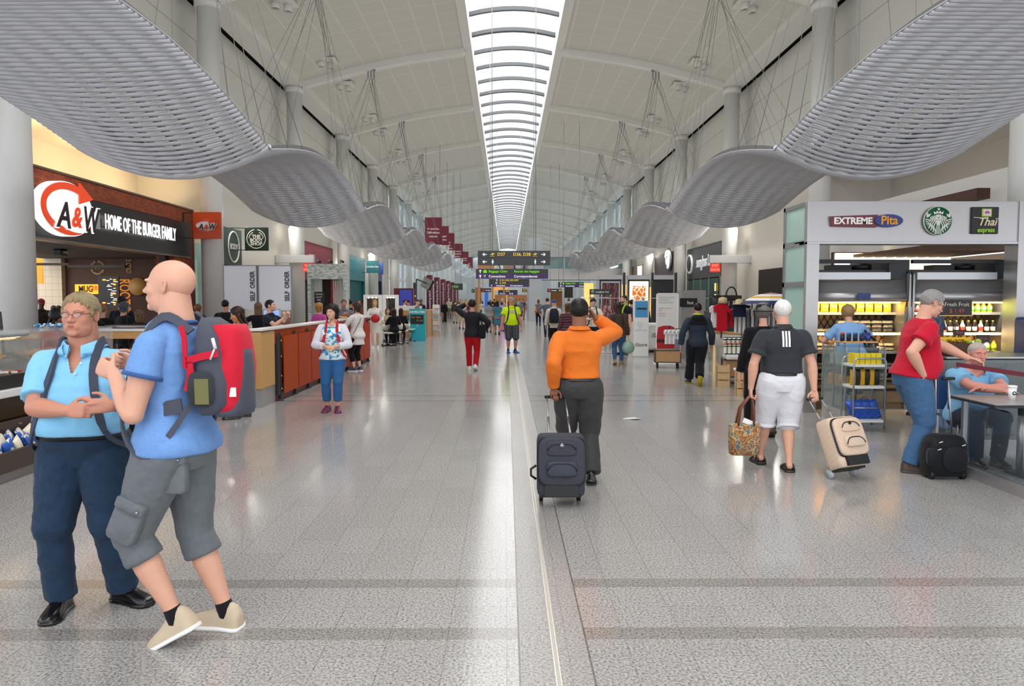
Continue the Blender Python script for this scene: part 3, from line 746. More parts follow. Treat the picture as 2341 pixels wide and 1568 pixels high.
struct('trim_1',jt,[mat('joint_rubber','b8b2a4',.5),mat('joint_metal','c9c6bf',.3,.8)])

# --- grid surfaces
def grid_mat(name,base,line,sx,sy,axu=0,axv=1,w=.02,rough=.75,bump=.004,offu=0,offv=0):
 m = bpy.data.materials.new(name); m.use_nodes = True; nt = m.node_tree; b = nt.nodes['Principled BSDF']; N = nt.nodes.new; Lk = nt.links.new
 b.inputs['Roughness'].default_value = rough
 tc = N('ShaderNodeTexCoord'); sep = N('ShaderNodeSeparateXYZ'); Lk(tc.outputs['Object'],sep.inputs[0]); outs = []
 for ax,s,of in ((axu,sx,offu),(axv,sy,offv)):
  a = N('ShaderNodeMath'); a.operation = 'ADD'; a.inputs[1].default_value = of + 100 * s; Lk(sep.outputs[ax],a.inputs[0])
  p = N('ShaderNodeMath'); p.operation = 'PINGPONG'; p.inputs[1].default_value = s / 2; Lk(a.outputs[0],p.inputs[0])
  q = N('ShaderNodeMath'); q.operation = 'LESS_THAN'; q.inputs[1].default_value = w / 2; Lk(p.outputs[0],q.inputs[0]); outs.append(q.outputs[0])
 mx = N('ShaderNodeMath'); mx.operation = 'MAXIMUM'; Lk(outs[0],mx.inputs[0]); Lk(outs[1],mx.inputs[1])
 c = N('ShaderNodeMix'); c.data_type = 'RGBA'; c.inputs[6].default_value = lin(base); c.inputs[7].default_value = lin(line); Lk(mx.outputs[0],c.inputs[0]); Lk(c.outputs[2],b.inputs['Base Color'])
 return m
m_ceil = grid_mat('ceiling_tiles','cccbc4','dcdcd5',.82,1.01,w=.035,offv=-Y0)
m_wallp = grid_mat('wall_panels','d8d8d2','a9a9a4',3.0,1.28,1,2,w=.03,offu=-Y0 + .7,offv=-5.6)
# --- vaulted ceiling, skylight
def arc(side,s,z=0.0):
 """ceiling curve: s=0 at the skylight edge, s=1 at the wall beam"""
 half = lerp(2.0,8.53,s); return MIDX + side * half,lerp(11.84,10.5,s) + .17 * math.sin(math.pi * s) + z
NB = 17
for side,nm in ((-1,'ceiling'),(1,'ceiling')):
 c = MB(); n = 14; rg = []
 for yy in (-4,170):
  rg.append([Vector((arc(side,i / n)[0],yy,arc(side,i / n)[1])) for i in range(n + 1)] + [Vector((arc(side,1 - i / n)[0],yy,arc(side,1 - i / n)[1] + .12)) for i in range(n + 1)])
 c.loft(rg,0,False); struct('ceiling' + ('' if side < 0 else ''),c,m_ceil)
m_rib = mat('rib_white','dededa',.5)
for k in range(-1,NB):
 for side in (-1,1):
  c = MB(); y = colY(k); n = 14
  prof = []
  for i in range(n + 1):
   x,z = arc(side,i / n); prof.append((x,z))
  rg = [[Vector((x,y - .16,z - .26)),Vector((x,y + .16,z - .26)),Vector((x,y + .16,z + .02)),Vector((x,y - .16,z + .02))] for x,z in prof]
  c.loft(rg,0,False)
  rg = [[Vector((x,y + .16,z - .05)),Vector((x,y + .24,z - .05)),Vector((x,y + .24,z + .01)),Vector((x,y + .16,z + .01))] for x,z in prof]; c.loft(rg,1,False)
  struct('trim_2',c,[m_rib,m_dkgap])
# --- roof light curbs, bars, glass
m_sky = glassy('roof_glass','eef4fa',.02,.1,.0)
for side in (-1,1):
 c = MB(); x0,x1 = MIDX + side * 1.69,MIDX + side * 2.02; c.box(min(x0,x1),max(x0,x1),-4,170,11.80,12.5); struct('trim_3',c,m_rib)
for k in range(-1,NB):
 root = bpy.data.objects.new('window_%d' % (k + 2),None); COL.objects.link(root); root['kind'] = 'structure'; root.location = (MIDX,colY(k),12.4); WO[root.name] = Vector(root.location)
 b = MB()
 for j in range(4):
  y = colY(k) + j * BAY / 4; w = .11 if j == 0 else .07
  b.loft([[Vector((MIDX + 1.69 * u,y - w,12.32 + .22 * (1 - u * u))),Vector((MIDX + 1.69 * u,y + w,12.32 + .22 * (1 - u * u))),Vector((MIDX + 1.69 * u,y + w,12.46 + .22 * (1 - u * u))),Vector((MIDX + 1.69 * u,y - w,12.46 + .22 * (1 - u * u)))] for u in np.linspace(-1,1,9)],0,False)
 part('window_frame',b,mat('bar_grey','5a5d60',.6),root)
 g = MB(); g.loft([[Vector((MIDX + 1.69 * u,y,12.56 + .22 * (1 - u * u))) for u in np.linspace(-1,1,9)] for y in (colY(k),colY(k + 1))],0,True,(False,False),False); part('window_pane',g,m_sky,root)
# --- side beams, upper walls, dark slot
for side,nm in ((-1,'left'),(1,'right')):
 xi,xo,xw = MIDX + side * 8.53,MIDX + side * 9.3,MIDX + side * 9.6
 c = MB(); c.box(min(xi,xo),max(xi,xo),-4,172,10.30,10.62); struct('trim_4',c,m_rib)
 c = MB(); c.box(min(xw,xw + side * .4),max(xw,xw + side * .4),-4,60,5.6,10.42); struct('wall_' + nm,c,m_wallp)
 c = MB(); c.box(min(xo,xw + side * .8),max(xo,xw + side * .8),-4,172,10.62,10.72); c.box(min(xw + side * .7,xw + side * .8),max(xw + side * .7,xw + side * .8),-4,60,9.5,10.7); struct('trim_5',c,m_dkgap)
 # recess above the shop fronts: soffit, back wall, cross wall
 xb = MIDX + side * 11.7
 c = MB(); c.box(min(xw,xb),max(xw,xb),-4,24.4,5.6,5.75); struct('trim_6',c,m_cream)
 c = MB(); c.box(min(xb,xb + side * .2),max(xb,xb + side * .2),-4,24.2,4.0,5.6); c.box(min(xw + side * .05,xb),max(xw + side * .05,xb),24.0,24.3,3.0,5.6); struct('wall_' + nm,c,m_cream)
 # lower wall behind the shops further on
 c = MB(); c.box(min(xw,xw + side * .4),max(xw,xw + side * .4),24.2,60,0,5.6); struct('wall_' + nm,c,m_cream)
 # glazed stretch far down the hall: glass with slim posts and rails
 c = MB(); c.box(min(xw,xw + side * .05),max(xw,xw + side * .05),60,172,.1,10.4); struct('window_%d' % (30 if side < 0 else 31),c,glassy('far_glass','cfe0e4',.35,.1,.4))
 c = MB()
 for y in np.arange(60,170,3.02): c.box(xw - .12,xw + .12,y - .08,y + .08,0,10.4)
 for z in (.2,3.4,6.6): c.box(xw - .08,xw + .08,60,172,z - .1,z + .1)
 struct('trim_7',c,m_white)
c = MB(); c.box(-17,18,172,172.3,0,14); struct('wall_back',c,mat('end_wall','c9ccce',.7))
# --- round columns
for side,nm in ((-1,'left'),(1,'right')):
 for k in range(0,17):
  y = colY(k); x = MIDX + side * 8.9; c = MB()
  c.cyl((x,y,0),(x,y,10.05),.31,n=32 if k < 4 else 16); cp = MB(); cp.cyl((x,y,10.05),(x,y,10.30),.36,n=32 if k < 4 else 16)
  t = thing('column','round white column, %s along the %s side of the hall' % (ORD[k] + (' one' if k == 0 else ''),nm),'column',(x,y,0),group='round white columns on the ' + nm)
  part('shaft',c,m_colw,t); part('capital',cp,m_rib,t)
  if k > 5:   # between the main columns of the glazed stretch
   pass
# --- wavy slatted ribbons hung along both sides
m_slat = mat('ribbon_slat','c6c8ce',.42,0,0,5,0,spec=.5); m_keel = mat('ribbon_keel','6e6e72',.6); m_frame = mat('ribbon_frame','d6d8da',.45); m_cable = mat('steel_cable','8c8a86',.4,.6)
XC = 5.8 + MIDX * 0; RW = 1.66
def rib_z(u,s): return 3.83 + .50 * s * s + (1.08 - .50 * s * s) * math.sin(math.pi * u)
def ribbon_piece(side,k):
 xc = MIDX + side * 6.07; y0 = colY(k); t = thing('ceiling_ribbon','%s wavy slatted white ribbon section hanging over the %s side' % (ORD[k + 1].replace('nearest','nearest, largest'),'left' if side < 0 else 'right'),'hanging ceiling',(xc,y0,4.3),group='hanging wavy ribbon ceilings')
 N = 66 if k < 2 else 50 if k < 3 else 36; S = 18 if k < 2 else 12; pitch = BAY / N; w = pitch * .23; th = .03
 sl = MB(); ss = np.linspace(-1,1,S)
 for i in range(N):
  u = (i + .5) / N; y = y0 + u * BAY; du = .01; rg = []
  for s in ss:
   z = rib_z(u,s); dz = (rib_z(u + du,s) - rib_z(u - du,s)) / (2 * du * BAY); L = math.hypot(1,dz); ty,tz = 1 / L,dz / L; ny,nz = -tz,ty; q = w * min(1.6,L)
   P_ = lambda a,b: Vector((xc + s * RW,y + ty * a + ny * b,z + tz * a + nz * b))
   rg.append([P_(-q,0),P_(-q * .62,-th),P_(q * .62,-th),P_(q,0),P_(q * .8,.012),P_(-q * .8,.012)])
  sl.loft(rg,0,k < 2)
 part('slat_deck',sl,m_slat,t)
 for s in np.linspace(-.9,.9,9):
  kb = MB(); pts = [Vector((xc + s * RW,y0 + u * BAY,rib_z(u,s) + .05)) for u in np.linspace(.004,.996,22)]
  kb.loft([[p + Vector((-.035,0,0)),p + Vector((.035,0,0)),p + Vector((.035,0,.09)),p + Vector((-.035,0,.09))] for p in pts],0,False); part('keel_tube',kb,m_keel,t)
 for u,nm in ((.004,'end_frame'),(.996,'end_frame')):
  e = MB(); pts = [Vector((xc + s * RW,y0 + u * BAY,rib_z(u,s) + .02)) for s in np.linspace(-1,1,24)]
  e.loft([[p + Vector((0,-.03,-.05)),p + Vector((0,.03,-.05)),p + Vector((0,.03,.05)),p + Vector((0,-.03,.05))] for p in pts],0,True); part(nm,e,m_frame,t)
 for s in (-1,1):
  e = MB(); e.tube([Vector((xc + s * (RW + .01),y0 + u * BAY,rib_z(u,s))) for u in np.linspace(0,1,30)],.010,6); part('edge_tube',e,m_slat,t)
 return t
for side in (-1,1):
 for k in range(-1,5): ribbon_piece(side,k)
for side in (-1,1):
 for k in range(0,6):   # cable fans under each rib
  xa = MIDX + side * 5.78; y = colY(k); za = 11.05; xc = MIDX + side * 6.07
  t = thing('cable_cluster','%s fan of thin steel cables under a roof rib, %s side' % (ORD[k],'left' if side < 0 else 'right'),'cables',(xa,y,za),group='cable fans holding the ribbons')
  b = MB(); b.box(xa - .18,xa + .18,y - .1,y + .1,10.98,11.06)
  for dx in (-.12,0,.12): b.cyl((xa + dx,y,10.7),(xa + dx,y,11.0),.03,n=6)
  part('cable_bracket',b,m_grey,t)
  for j,(u,s) in enumerate(((-.34,-1),(-.34,1),(-.22,1),(-.22,-1),(-.12,1),(-.12,-1),(-.03,1),(-.03,-1),(.12,.4),(.12,1),(.24,1),(.24,-1))):
   kk = k if u > 0 else k - 1
   if kk > 4: continue
   uu = u % 1; c = MB(); p = Vector((xc + s * side * -1 * RW,colY(kk) + uu * BAY,rib_z(uu,s) + .02)); c.cyl((xa + (j % 3 - 1) * .12,y,10.75),p,.006,n=5)
   part('cable',c,m_cable,t)
# --- paired spotlights on the vault
for side in (-1,1):
 n = 0
 for k in range(-1,7):
  for dy in (-1.6,1.6):
   y = colY(k) + dy
   if y < 14: continue
   s = .80; x,z = arc(side,s); t = thing('ceiling_spotlight','%s pair of white can spotlights from the camera on the %s vault' % (ORD[n],'left' if side < 0 else 'right'),'ceiling light',(x,y,z),group='paired can lights on the vault')
   n += 1; p = MB(); p.box(x - .42,x + .42,y - .42,y + .42,z - .03,z + .02); part('mounting_plate',p,m_rib,t)
   for dx,ddy in ((-.16,-.12),(.16,.14)):
    c = MB(); c.cyl((x + dx,y + ddy,z - .26),(x + dx,y + ddy,z),.13,n=16,caps=(False,True)); o = part('lamp_can',c,m_white,t); d = MB(); d.cyl((x + dx,y + ddy,z - .20),(x + dx,y + ddy,z - .19),.11,n=16); part('lens',d,m_char,o)
# ================================================================ left side
def Bx(*a,**k): return MB().box(*a,**k)
def brick_mat():
 m = bpy.data.materials.new('orange_brick'); m.use_nodes = True; nt = m.node_tree; b = nt.nodes['Principled BSDF']; N = nt.nodes.new; Lk = nt.links.new
 tc = N('ShaderNodeTexCoord'); sp = N('ShaderNodeSeparateXYZ'); ad = N('ShaderNodeMath'); cb = N('ShaderNodeCombineXYZ'); Lk(tc.outputs['Object'],sp.inputs[0])
 Lk(sp.outputs[0],ad.inputs[0]); Lk(sp.outputs[1],ad.inputs[1]); Lk(ad.outputs[0],cb.inputs[0]); Lk(sp.outputs[2],cb.inputs[1])
 br = N('ShaderNodeTexBrick'); br.inputs['Brick Width'].default_value = .14; br.inputs['Row Height'].default_value = .045; br.inputs['Scale'].default_value = 1; br.inputs['Mortar Size'].default_value = .004
 br.inputs['Color1'].default_value = lin('b0552c'); br.inputs['Color2'].default_value = lin('84402a'); br.inputs['Mortar'].default_value = lin('5e3020'); Lk(cb.outputs[0],br.inputs['Vector']); Lk(br.outputs[0],b.inputs['Base Color'])
 b.inputs['Roughness'].default_value = .8; return m
m_brick = brick_mat(); m_orange = mat('sign_orange','d8501c',.4); m_dbrown = mat('dark_brown','2b1a12',.5); m_wood = mat('light_oak','c99a5c',.45,0,.0008,12,.12,stretch=(1,1,6),vscale=9)
m_wht = mat('plain_white','f0f0ee',.45); m_offw = mat('off_white','d9d9d6',.5); m_lit = mat('lit_white','ffffff',.4,emit=1.1); m_txtw = mat('text_white','f4f4f2',.5); m_steelp = mat('steel_plain','a9abad',.3,.85)
xf = -9.2
t = thing('storefront','orange brick burger restaurant front with black sign band','shop front',(xf,18.5,0))
b = MB(); b.box(xf - .5,xf,13.9,22.7,3.92,4.32); b.box(xf - .5,xf,21.35,22.7,0,3.92); b.box(xf - .5,xf,13.4,14.2,0,4.32); part('brick_surround',b,m_brick,t)
b = Bx(xf - .3,xf + .04,14.2,22.35,2.94,3.90); part('sign_band',b,mat('band_black','1c1b1d',.35),t)
b = MB(); b.box(xf - .3,xf + .05,14.2,22.36,2.90,2.94); b.box(xf - .02,xf + .03,13.9,22.7,4.30,4.34); b.box(xf - .02,xf + .02,22.66,22.72,0,4.32); part('metal_trim',b,mat('bronze_trim','8a7a6c',.35,.7),t)
b = Bx(-14,xf - .3,14,23.9,2.95,3.1); part('shop_ceiling',b,mat('shop_ceiling_dark','3c2f28',.8),t)
b = Bx(-9.5,-9.35,21.1,21.35,0,2.94); part('door_post',b,m_black,t)
# interior cross wall with wall lettering
b = MB(); b.box(-13.5,-9.7,23.6,23.9,0,3.0); struct('wall_back',b,mat('restaurant_brown','4a2c1c',.6))
b = MB(); b.box(-17,-13.5,23.5,23.9,0,1.35); struct('wall_back',b,mat('kitchen_beige','a08560',.7))
b = MB(); b.box(-17,-13.5,23.4,23.9,1.35,3.0); struct('wall_back',b,grid_mat('kitchen_tile','d9cdb8','b5a78e',.2,.2,0,2,w=.01))
def wtxt(label,s,o,ax,ay,size,m,name='wall_lettering',cat='lettering',ext=.02,**kw):
 mb = MB(); text(mb,s,o,ax,ay,size,0,ext,**kw); return single(name,mb,m,label,cat,loc=Vector(o))
AXC,AYC = (1,0,0),(0,0,1)
m_or2 = mat('letter_orange','e08a2c',.5,emit=.25); m_cr = mat('letter_cream','cdb488',.5)
yw = 23.58
def pxy(px,py,Y): return at(px,py,Y=Y)
wtxt('big orange vertical ROOT BEER letters on the brown restaurant wall','ROOT BEER',pxy(285,692,yw),(0,0,-1),(1,0,0),.46,m_or2,bold=.006,sx=.6)
wtxt('cream vertical ICE COLD letters above the orange ones','ICE COLD',pxy(294,605,yw),(0,0,-1),(1,0,0),.22,m_cr,bold=.0,sx=.52)
rg = MB(); c0 = pxy(223,612,yw)
for s,a0,a1,up in (('OUR BEEF',150,30,1),('GUARANTEE',205,335,-1)):
 for i,ch in enumerate(s):
  a = R_(lerp(a0,a1,i / (len(s) - 1))); r = .19; ctr = Vector(c0) + Vector((r * math.cos(a),0,r * math.sin(a)))
  ax = Vector((math.sin(a),0,-math.cos(a))) * up; ay = Vector((math.cos(a),0,math.sin(a))) * up; text(rg,ch,ctr,ax,ay,.085,0,.01,bold=.002)
for dx in (-.05,.05): text(rg,'X',Vector(c0) + Vector((dx,0,-.02)),AXC,AYC,.09,0,.01)
single('wall_emblem',rg,m_cr,'round cream OUR BEEF GUARANTEE lettering on the brown wall','lettering',loc=c0)
dk = MB(); c1 = pxy(316,655,yw); dk.cyl(c1 + V(0,-.06,0),c1,.27,n=32); o = single('round_disc',dk,mat('disc_cream','c39a5a',.5),'round cream disc on the brown wall behind the bald head','wall decoration',loc=c1)
for s_,z_ in (('STEAK',.05),('BURGER',-.05)):
 pass
def panel_px(x0,y0,x1,y1,Y,th=.05):
 a = at(x0,y1,Y=Y); b_ = at(x1,y0,Y=Y); return a.x,b_.x,Y - th,Y,a.z,b_.z
# lit menu pieces
t = thing('promo_sign','lit yellow MUG sign behind the restaurant counter','sign',pxy(210,662,22.5)); q = panel_px(174,650,227,672,22.5); part('sign_face',MB().box(*q),mat('sign_yellow','f2a91e',.4,emit=.9),t)
mb = MB(); text(mb,'MUG',pxy(196,661,22.42),AXC,AYC,.25,0,.01,bold=.006,sx=.75); part('lettering',mb,m_dbrown,t); mb = MB(); text(mb,'ER',pxy(217,659,22.42),AXC,AYC,.18,0,.01,bold=.004,sx=.8); part('lettering',mb,mat('txt_orange','e2551a',.5,emit=.4),t)
t = thing('menu_screen','tall lit menu screen with burger pictures on the brown wall','screen',pxy(250,690,22.3)); q = panel_px(228,632,273,702,22.3); part('screen_panel',MB().box(*q),mat('screen_dark','17130f',.3),t)
rr = random.Random(4); mb = MB(); m2 = MB()
for i in range(6):
 z = 640 + i * 10.5
 for (cx_,w_) in ((238,9),(262,8)):
  if rr.random() < .75: a = at(cx_,z,Y=22.22); m2.ball(a,(w_ * .0064 * 1.0,.012,.028),10,0); m2.ball(a + V(0,-.004,-.012),(w_ * .0064,.012,.012),8,1)
 for j in range(3):
  a = at(248 + rr.uniform(-3,18),z + j * 3 - 2,Y=22.24); w_ = rr.uniform(.02,.07); mb.box(a.x - w_,a.x + w_,22.23,22.25,a.z - .008,a.z + .008)
part('menu_text',mb,mat('menu_white','fff4d8',.5,emit=1.2),t); part('menu_pictures',m2,[mat('menu_bun','f5b62e',.5,emit=1.0),mat('menu_fill','c2521c',.5,emit=.6)],t)
for lab,px,py,w_ in (('dark shelf bar hung across the restaurant opening, left one',118,604,1.0),('dark shelf bar hung before the brown wall',224,609,1.55)):
 a = at(px,py,Y=21.0); single('hanging_bar',Bx(a.x - w_ / 2,a.x + w_ / 2,20.9,21.1,a.z - .03,a.z + .03),m_black,lab,'bar',loc=a)
a = at(91,620,Y=21.5); single('wall_light',Bx(a.x - .12,a.x + .10,21.45,21.5,a.z - .35,a.z + .35),mat('amber_panel','e0962a',.5,emit=.5),'amber lit vertical panel in the restaurant behind the column','panel',loc=a)
t = thing('ceiling_projector','small black ceiling device in the restaurant opening','camera',at(138,575,Y=19)); a = at(138,577,Y=19); part('housing',MB().cbox(a,(.22,.3,.16)),m_black,t,bevel=.03); part('bracket',MB().cyl(a + V(-.05,0,0),a + V(-.05,0,.35),.03),m_black,t)
# kitchen equipment
t = thing('coffee_urn_counter','kitchen counter with dark coffee pots behind the column','counter',(-14.5,21.8,0)); part('counter_body',Bx(-15.6,-12.2,21.5,22.2,0,1.05),m_steelp,t)
for i,px in enumerate((122,133)):
 a = at(px,694,Y=21.7); k = thing('coffee_pot','insulated coffee pot with black handle on the kitchen counter, %s one' % ('left','right')[i],'coffee pot',(a.x,21.7,1.05),group='coffee pots')
 mb = MB(); mb.lathe([(.085,1.05),(.09,1.3),(.07,1.42),(.03,1.48)],(a.x,21.7,0)); part('pot_body',mb,m_steelp,k); mb = MB(); mb.lathe([(.075,1.40),(.07,1.52),(.02,1.55)],(a.x,21.7,0)); mb.tube([(a.x + .07,21.7,1.5),(a.x + .17,21.7,1.47),(a.x + .17,21.7,1.25),(a.x + .1,21.7,1.2)],.015); part('pot_handle',mb,m_black,k)
# --- round logo sign on the band
def oval(c,ry,rz,n=48): return [(ry * math.cos(2 * math.pi * i / n),rz * math.sin(2 * math.pi * i / n)) for i in range(n)]
def aw_logo(t,o,ax,ay,W_,depth,lit=True):
 """oval disc with orange arrow ring and the letters A&W; W_ = width"""
 o = Vector(o); ax = Vector(ax); ay = Vector(ay); nz = ax.cross(ay); em = dict(emit=.75) if lit else {}
 mw = mat('logo_white' + str(lit),'f6f4f6',.35,**em); mo = mat('logo_orange' + str(lit),'e8481c',.4,**(dict(emit=.35) if lit else {})); mbw = mat('logo_brown' + str(lit),'2c1412',.4)
 hh = W_ * .27; mb = MB(); mb.prism(oval(0,W_ * .46,hh),o,ax,ay,nz * depth); part('disc',mb,mw,t)
 mb = MB(); n = 40; d1 = nz * (depth + .03)
 out,inn = [],[]
 for i in range(n + 1):
  a = R_(lerp(62,298,i / n)); k = 1.0 if i < n * .8 else lerp(1,.15,(i - n * .8) / (n * .2)); out.append((W_ * .45 * math.cos(a),hh * .96 * math.sin(a))); inn.append(((W_ * .45 - W_ * .065 * k) * math.cos(a),(hh * .96 - hh * .26 * k) * math.sin(a)))
 for i in range(n): mb.prism([out[i],out[i + 1],inn[i + 1],inn[i]],o + nz * depth,ax,ay,nz * .035)
 a = R_(62); p = Vector((out[0][0],out[0][1])); mb.prism([(p.x - W_ * .01,p.y + hh * .22),(p.x + W_ * .24,p.y - hh * .30),(p.x - W_ * .02,p.y - hh * .58)],o + nz * depth,ax,ay,nz * .036)
 part('arrow_ring',mb,mo,t)
 S = W_ * .36
 for s_,dx,mm,dz in (('A',-.14,mbw,-.06),('&',.085,mo,-.05),('W',.34,mbw,-.06)):
  for bold,e_,m_,nm in ((.028,.05,mw,'letter_outline'),(.010,.065,mm,'letter')):
   mb = MB(); text(mb,s_,o + ax * (W_ * dx) + ay * (hh * (dz - .25)) + nz * (depth + e_),ax,ay,S * (1 if s_ != '&' else .8),0,.03,bold=bold * W_ * .6,shear=.25,sx=.95 if s_ != 'W' else .78); part(nm,mb,m_,t)
c0 = Vector((xf + .05,15.85,3.56)); t = thing('logo_sign','large lit oval A&W logo sign with orange arrow on the black band','sign',c0); aw_logo(t,c0,(0,1,0),(0,0,1),2.05,.18)
t = thing('lit_lettering','white lit HOME OF THE BURGER FAMILY letters on the black sign band','sign',(xf + .1,19.2,3.45))
part('light_box',Bx(xf + .04,xf + .16,17.0,17.22,3.27,3.63),mat('letter_back','b8b8bc',.4),t); part('letter_rail',Bx(xf + .04,xf + .12,17.2,20.95,3.36,3.52),mat('band_black','1c1b1d'),t); part('red_edge',Bx(xf + .04,xf + .14,16.93,17.0,3.25,3.64),mat('edge_red','b01828',.4),t)
mb = MB(); text(mb,'HOME OF THE BURGER FAMILY',(xf + .15,19.3,3.46),(0,1,0),(0,0,1),.48,0,.012,bold=.004,sx=.55); part('letters',mb,m_lit,t)
# --- projecting blade signs
def blade(label,x0,x1,Y,z0,z1,m,fn=None,wall=-9.2,th=.10):
 t = thing('blade_sign',label,'sign',((x0 + x1) / 2,Y,z0)); part('sign_box',Bx(x0,x1,Y - th / 2,Y + th / 2,z0,z1),m,t,bevel=.008)
 b = MB(); e = x0 if wall < 0 else x1
 for z in (z0 + .02,z1 - .02): b.box(min(wall,e),max(wall,e),Y - .015,Y + .015,z - .012,z + .012)
 b.box(wall - .02,wall + .03,Y - .03,Y + .03,z0,z1); part('sign_bracket',b,m_char,t)
 if fn: fn(t,Vector(((x0 + x1) / 2,Y - th / 2,(z0 + z1) / 2)),x1 - x0)
 return t
def s_aw(t,c,w): aw_logo(t,c + V(-.05,0,0),(1,0,0),(0,0,1),w * .82,.006,False)
a,b_ = at(443,546,Y=22.0),at(505,485,Y=22.0); blade('orange square blade sign with A&W logo beside the column',a.x,b_.x,22.0,a.z,b_.z,m_orange,s_aw)
m_bsg = mat('dark_green','0c2f22',.4); m_signw = mat('sign_cream','e6e6dc',.5)
def s_bs(t,c,w):
 mb = MB(); c = c + V(0,-.004,0)
 for i,s_ in enumerate(('THE','BODY','SHOP')): text(mb,s_,c + V(0,0,w * (.10 - .155 * i)),(1,0,0),(0,0,1),w * .20,0,.006,bold=w * .008)
 mb.tube([c + V(w * .40 * math.cos(a_),0,w * .40 * math.sin(a_)) for a_ in np.linspace(R_(100),R_(440),44)],w * .022,6)
 for s_ in (1,-1): mb.tube([c + V(s_ * w * .31 * math.cos(a_),0,w * .31 * math.sin(a_) + .0) for a_ in np.linspace(R_(5),R_(65),12)],w * .02,6)
 part('lettering',mb,m_signw,t)
a,b_ = at(561,573,Y=25.6),at(613,520,Y=25.6); blade('dark green square THE BODY SHOP blade sign',a.x,b_.x,25.6,a.z,b_.z,m_bsg,s_bs,wall=-9.3)
m_teal = mat('teal_sign','0f6f78',.4)
def s_dt(t,c,w): mb = MB(); text(mb,'DAVIDsTEA',c + V(0,-.004,0),(1,0,0),(0,0,1),w * .19,0,.006,bold=w * .004); part('lettering',mb,m_txtw,t)
a,b_ = at(838,624,Y=48),at(866,596,Y=48); blade('teal square DAVIDsTEA blade sign',a.x,b_.x,48,a.z,b_.z,m_teal,s_dt,wall=-9.3)
a,b_ = at(868,627,Y=53),at(876,599,Y=53); blade('small blue blade sign beyond the teal one',a.x,b_.x,53,a.z,b_.z,mat('blue_sign','1c4a94',.4),None,wall=-9.3)
# --- shop fronts further along the left wall
def shopfront(label,ya,yb,z0,z1,mfas,mopen,side=-1,fasd=.25,opening=None,open_top=2.9,jamb=None):
 xw = -9.31 if side < 0 else 9.89; x0 = xw; x1 = xw - side * fasd; t = thing('storefront',label,'shop front',(xw,(ya + yb) / 2,0)); lo,hi = min(x0,x1),max(x0,x1)
 part('fascia',Bx(lo,hi,ya,yb,z0,z1),mfas,t); j = MB(); j.box(lo,hi,ya,ya + .25,0,z0); j.box(lo,hi,yb - .25,yb,0,z0); part('door_frame',j,jamb or mfas,t)
 part('shop_opening',Bx(min(x0,x0 - side * .06),max(x0,x0 - side * .06),ya + .25,yb - .25,0.02,z0),mopen,t); return t
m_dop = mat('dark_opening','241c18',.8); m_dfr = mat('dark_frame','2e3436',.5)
t = shopfront('dark green cosmetics shop front behind the second column',24.5,26.4,2.85,4.05,mat('green_fascia','29463c',.4),m_dop,jamb=m_dfr)
mb = MB(); c = Vector((-9.05,25.6,3.45)); mb.tube([c + V(0,.5 * math.cos(a_),.5 * math.sin(a_)) for a_ in np.linspace(0,2 * math.pi,40)[:-1]],.03,6,0,True); text(mb,'BODY',c + V(.01,0,0),(0,1,0),(0,0,1),.26,0,.01,bold=.006); part('round_emblem',mb,m_signw,t)
part('door_light',Bx(-9.25,-9.2,24.8,25.4,.1,2.8),mat('warm_door','b57a3c',.6),t)
b = MB(); b.box(-9.3,-9.2,29.3,31.0,0,2.6); single('taupe_panel',b,mat('taupe','84786c',.6),'taupe wall panel behind the self order boards','panel',loc=(-9.25,30,0))
shopfront('maroon shop front with pale lettering behind the tiled kiosk',33.4,40.2,2.6,4.35,mat('maroon','7c2838',.5),m_dop)
mb = MB(); m_ml = mat('maroon_letter','b98a92',.5); text(mb,'THE\nLOUNGE',(-9.0,36.2,3.4),(0,1,0),(0,0,1),.4,0,.02);
mb = MB()
for r_,n_ in ((0,4),(1,6)):
 for i in range(n_): mb.box(-9.06,-9.02,35.3 + i * .3,35.3 + i * .3 + .16,3.55 - r_ * .5,3.55 - r_ * .5 + .26)
single('worn_lettering',mb,m_ml,'two rows of unreadable pale lettering on the maroon fascia','lettering',loc=(-9.04,36,3.4))
shopfront('dark green slim shop front with white panel by the maroon one',40.4,42.6,.05,3.3,mat('green_front','0f5c50',.5),m_dop); single('white_lightbox',Bx(-9.2,-8.95,42.0,42.4,2.9,3.8),m_lit,'small lit white panel between maroon and teal shops','light box',loc=(-9.1,42.2,2.9))
shopfront('bright teal tea shop front with deep teal doorway',43.5,49.3,2.85,4.3,mat('teal_fascia','1f7f8c',.35),mat('teal_open','17666a',.6))
shopfront('blue grey shop front beyond the tea shop',52,56,3.0,4.2,mat('bluegrey','39466a',.5),mat('bluegrey2','3a4256',.6))
# --- exit signs on grey arms
def exit_sign(side):
 x0,x1 = (-9.3,-7.75) if side < 0 else (8.2,9.9); xs = (-8.2,-7.8) if side < 0 else (8.25,8.65); Y = 31.1; z = at(680,593,Y=Y).z
 t = thing('exit_sign','red EXIT SORTIE sign under a grey arm on the %s side' % ('left' if side < 0 else 'right'),'exit sign',((x0 + x1) / 2,Y,3.1)); part('support_arm',Bx(x0,x1,Y - .12,Y + .12,z - .14,z + .17),m_ltgrey,t,bevel=.01)
 part('sign_plate',Bx(xs[0],xs[1],Y - .03,Y + .03,z - .50,z - .15),mat('exit_red','d8281c',.4,emit=.5),t); mb = MB()
 for s_,dz in (('EXIT',-.24),('SORTIE',-.41)): text(mb,s_,(sum(xs) / 2,Y - .035,z + dz),(1,0,0),(0,0,1),.15 if s_ == 'EXIT' else .125,0,.006,bold=.002,sx=.9)
 part('lettering',mb,mat('exit_letter','ff8a70',.4,emit=.8),t)
exit_sign(-1); exit_sign(1)
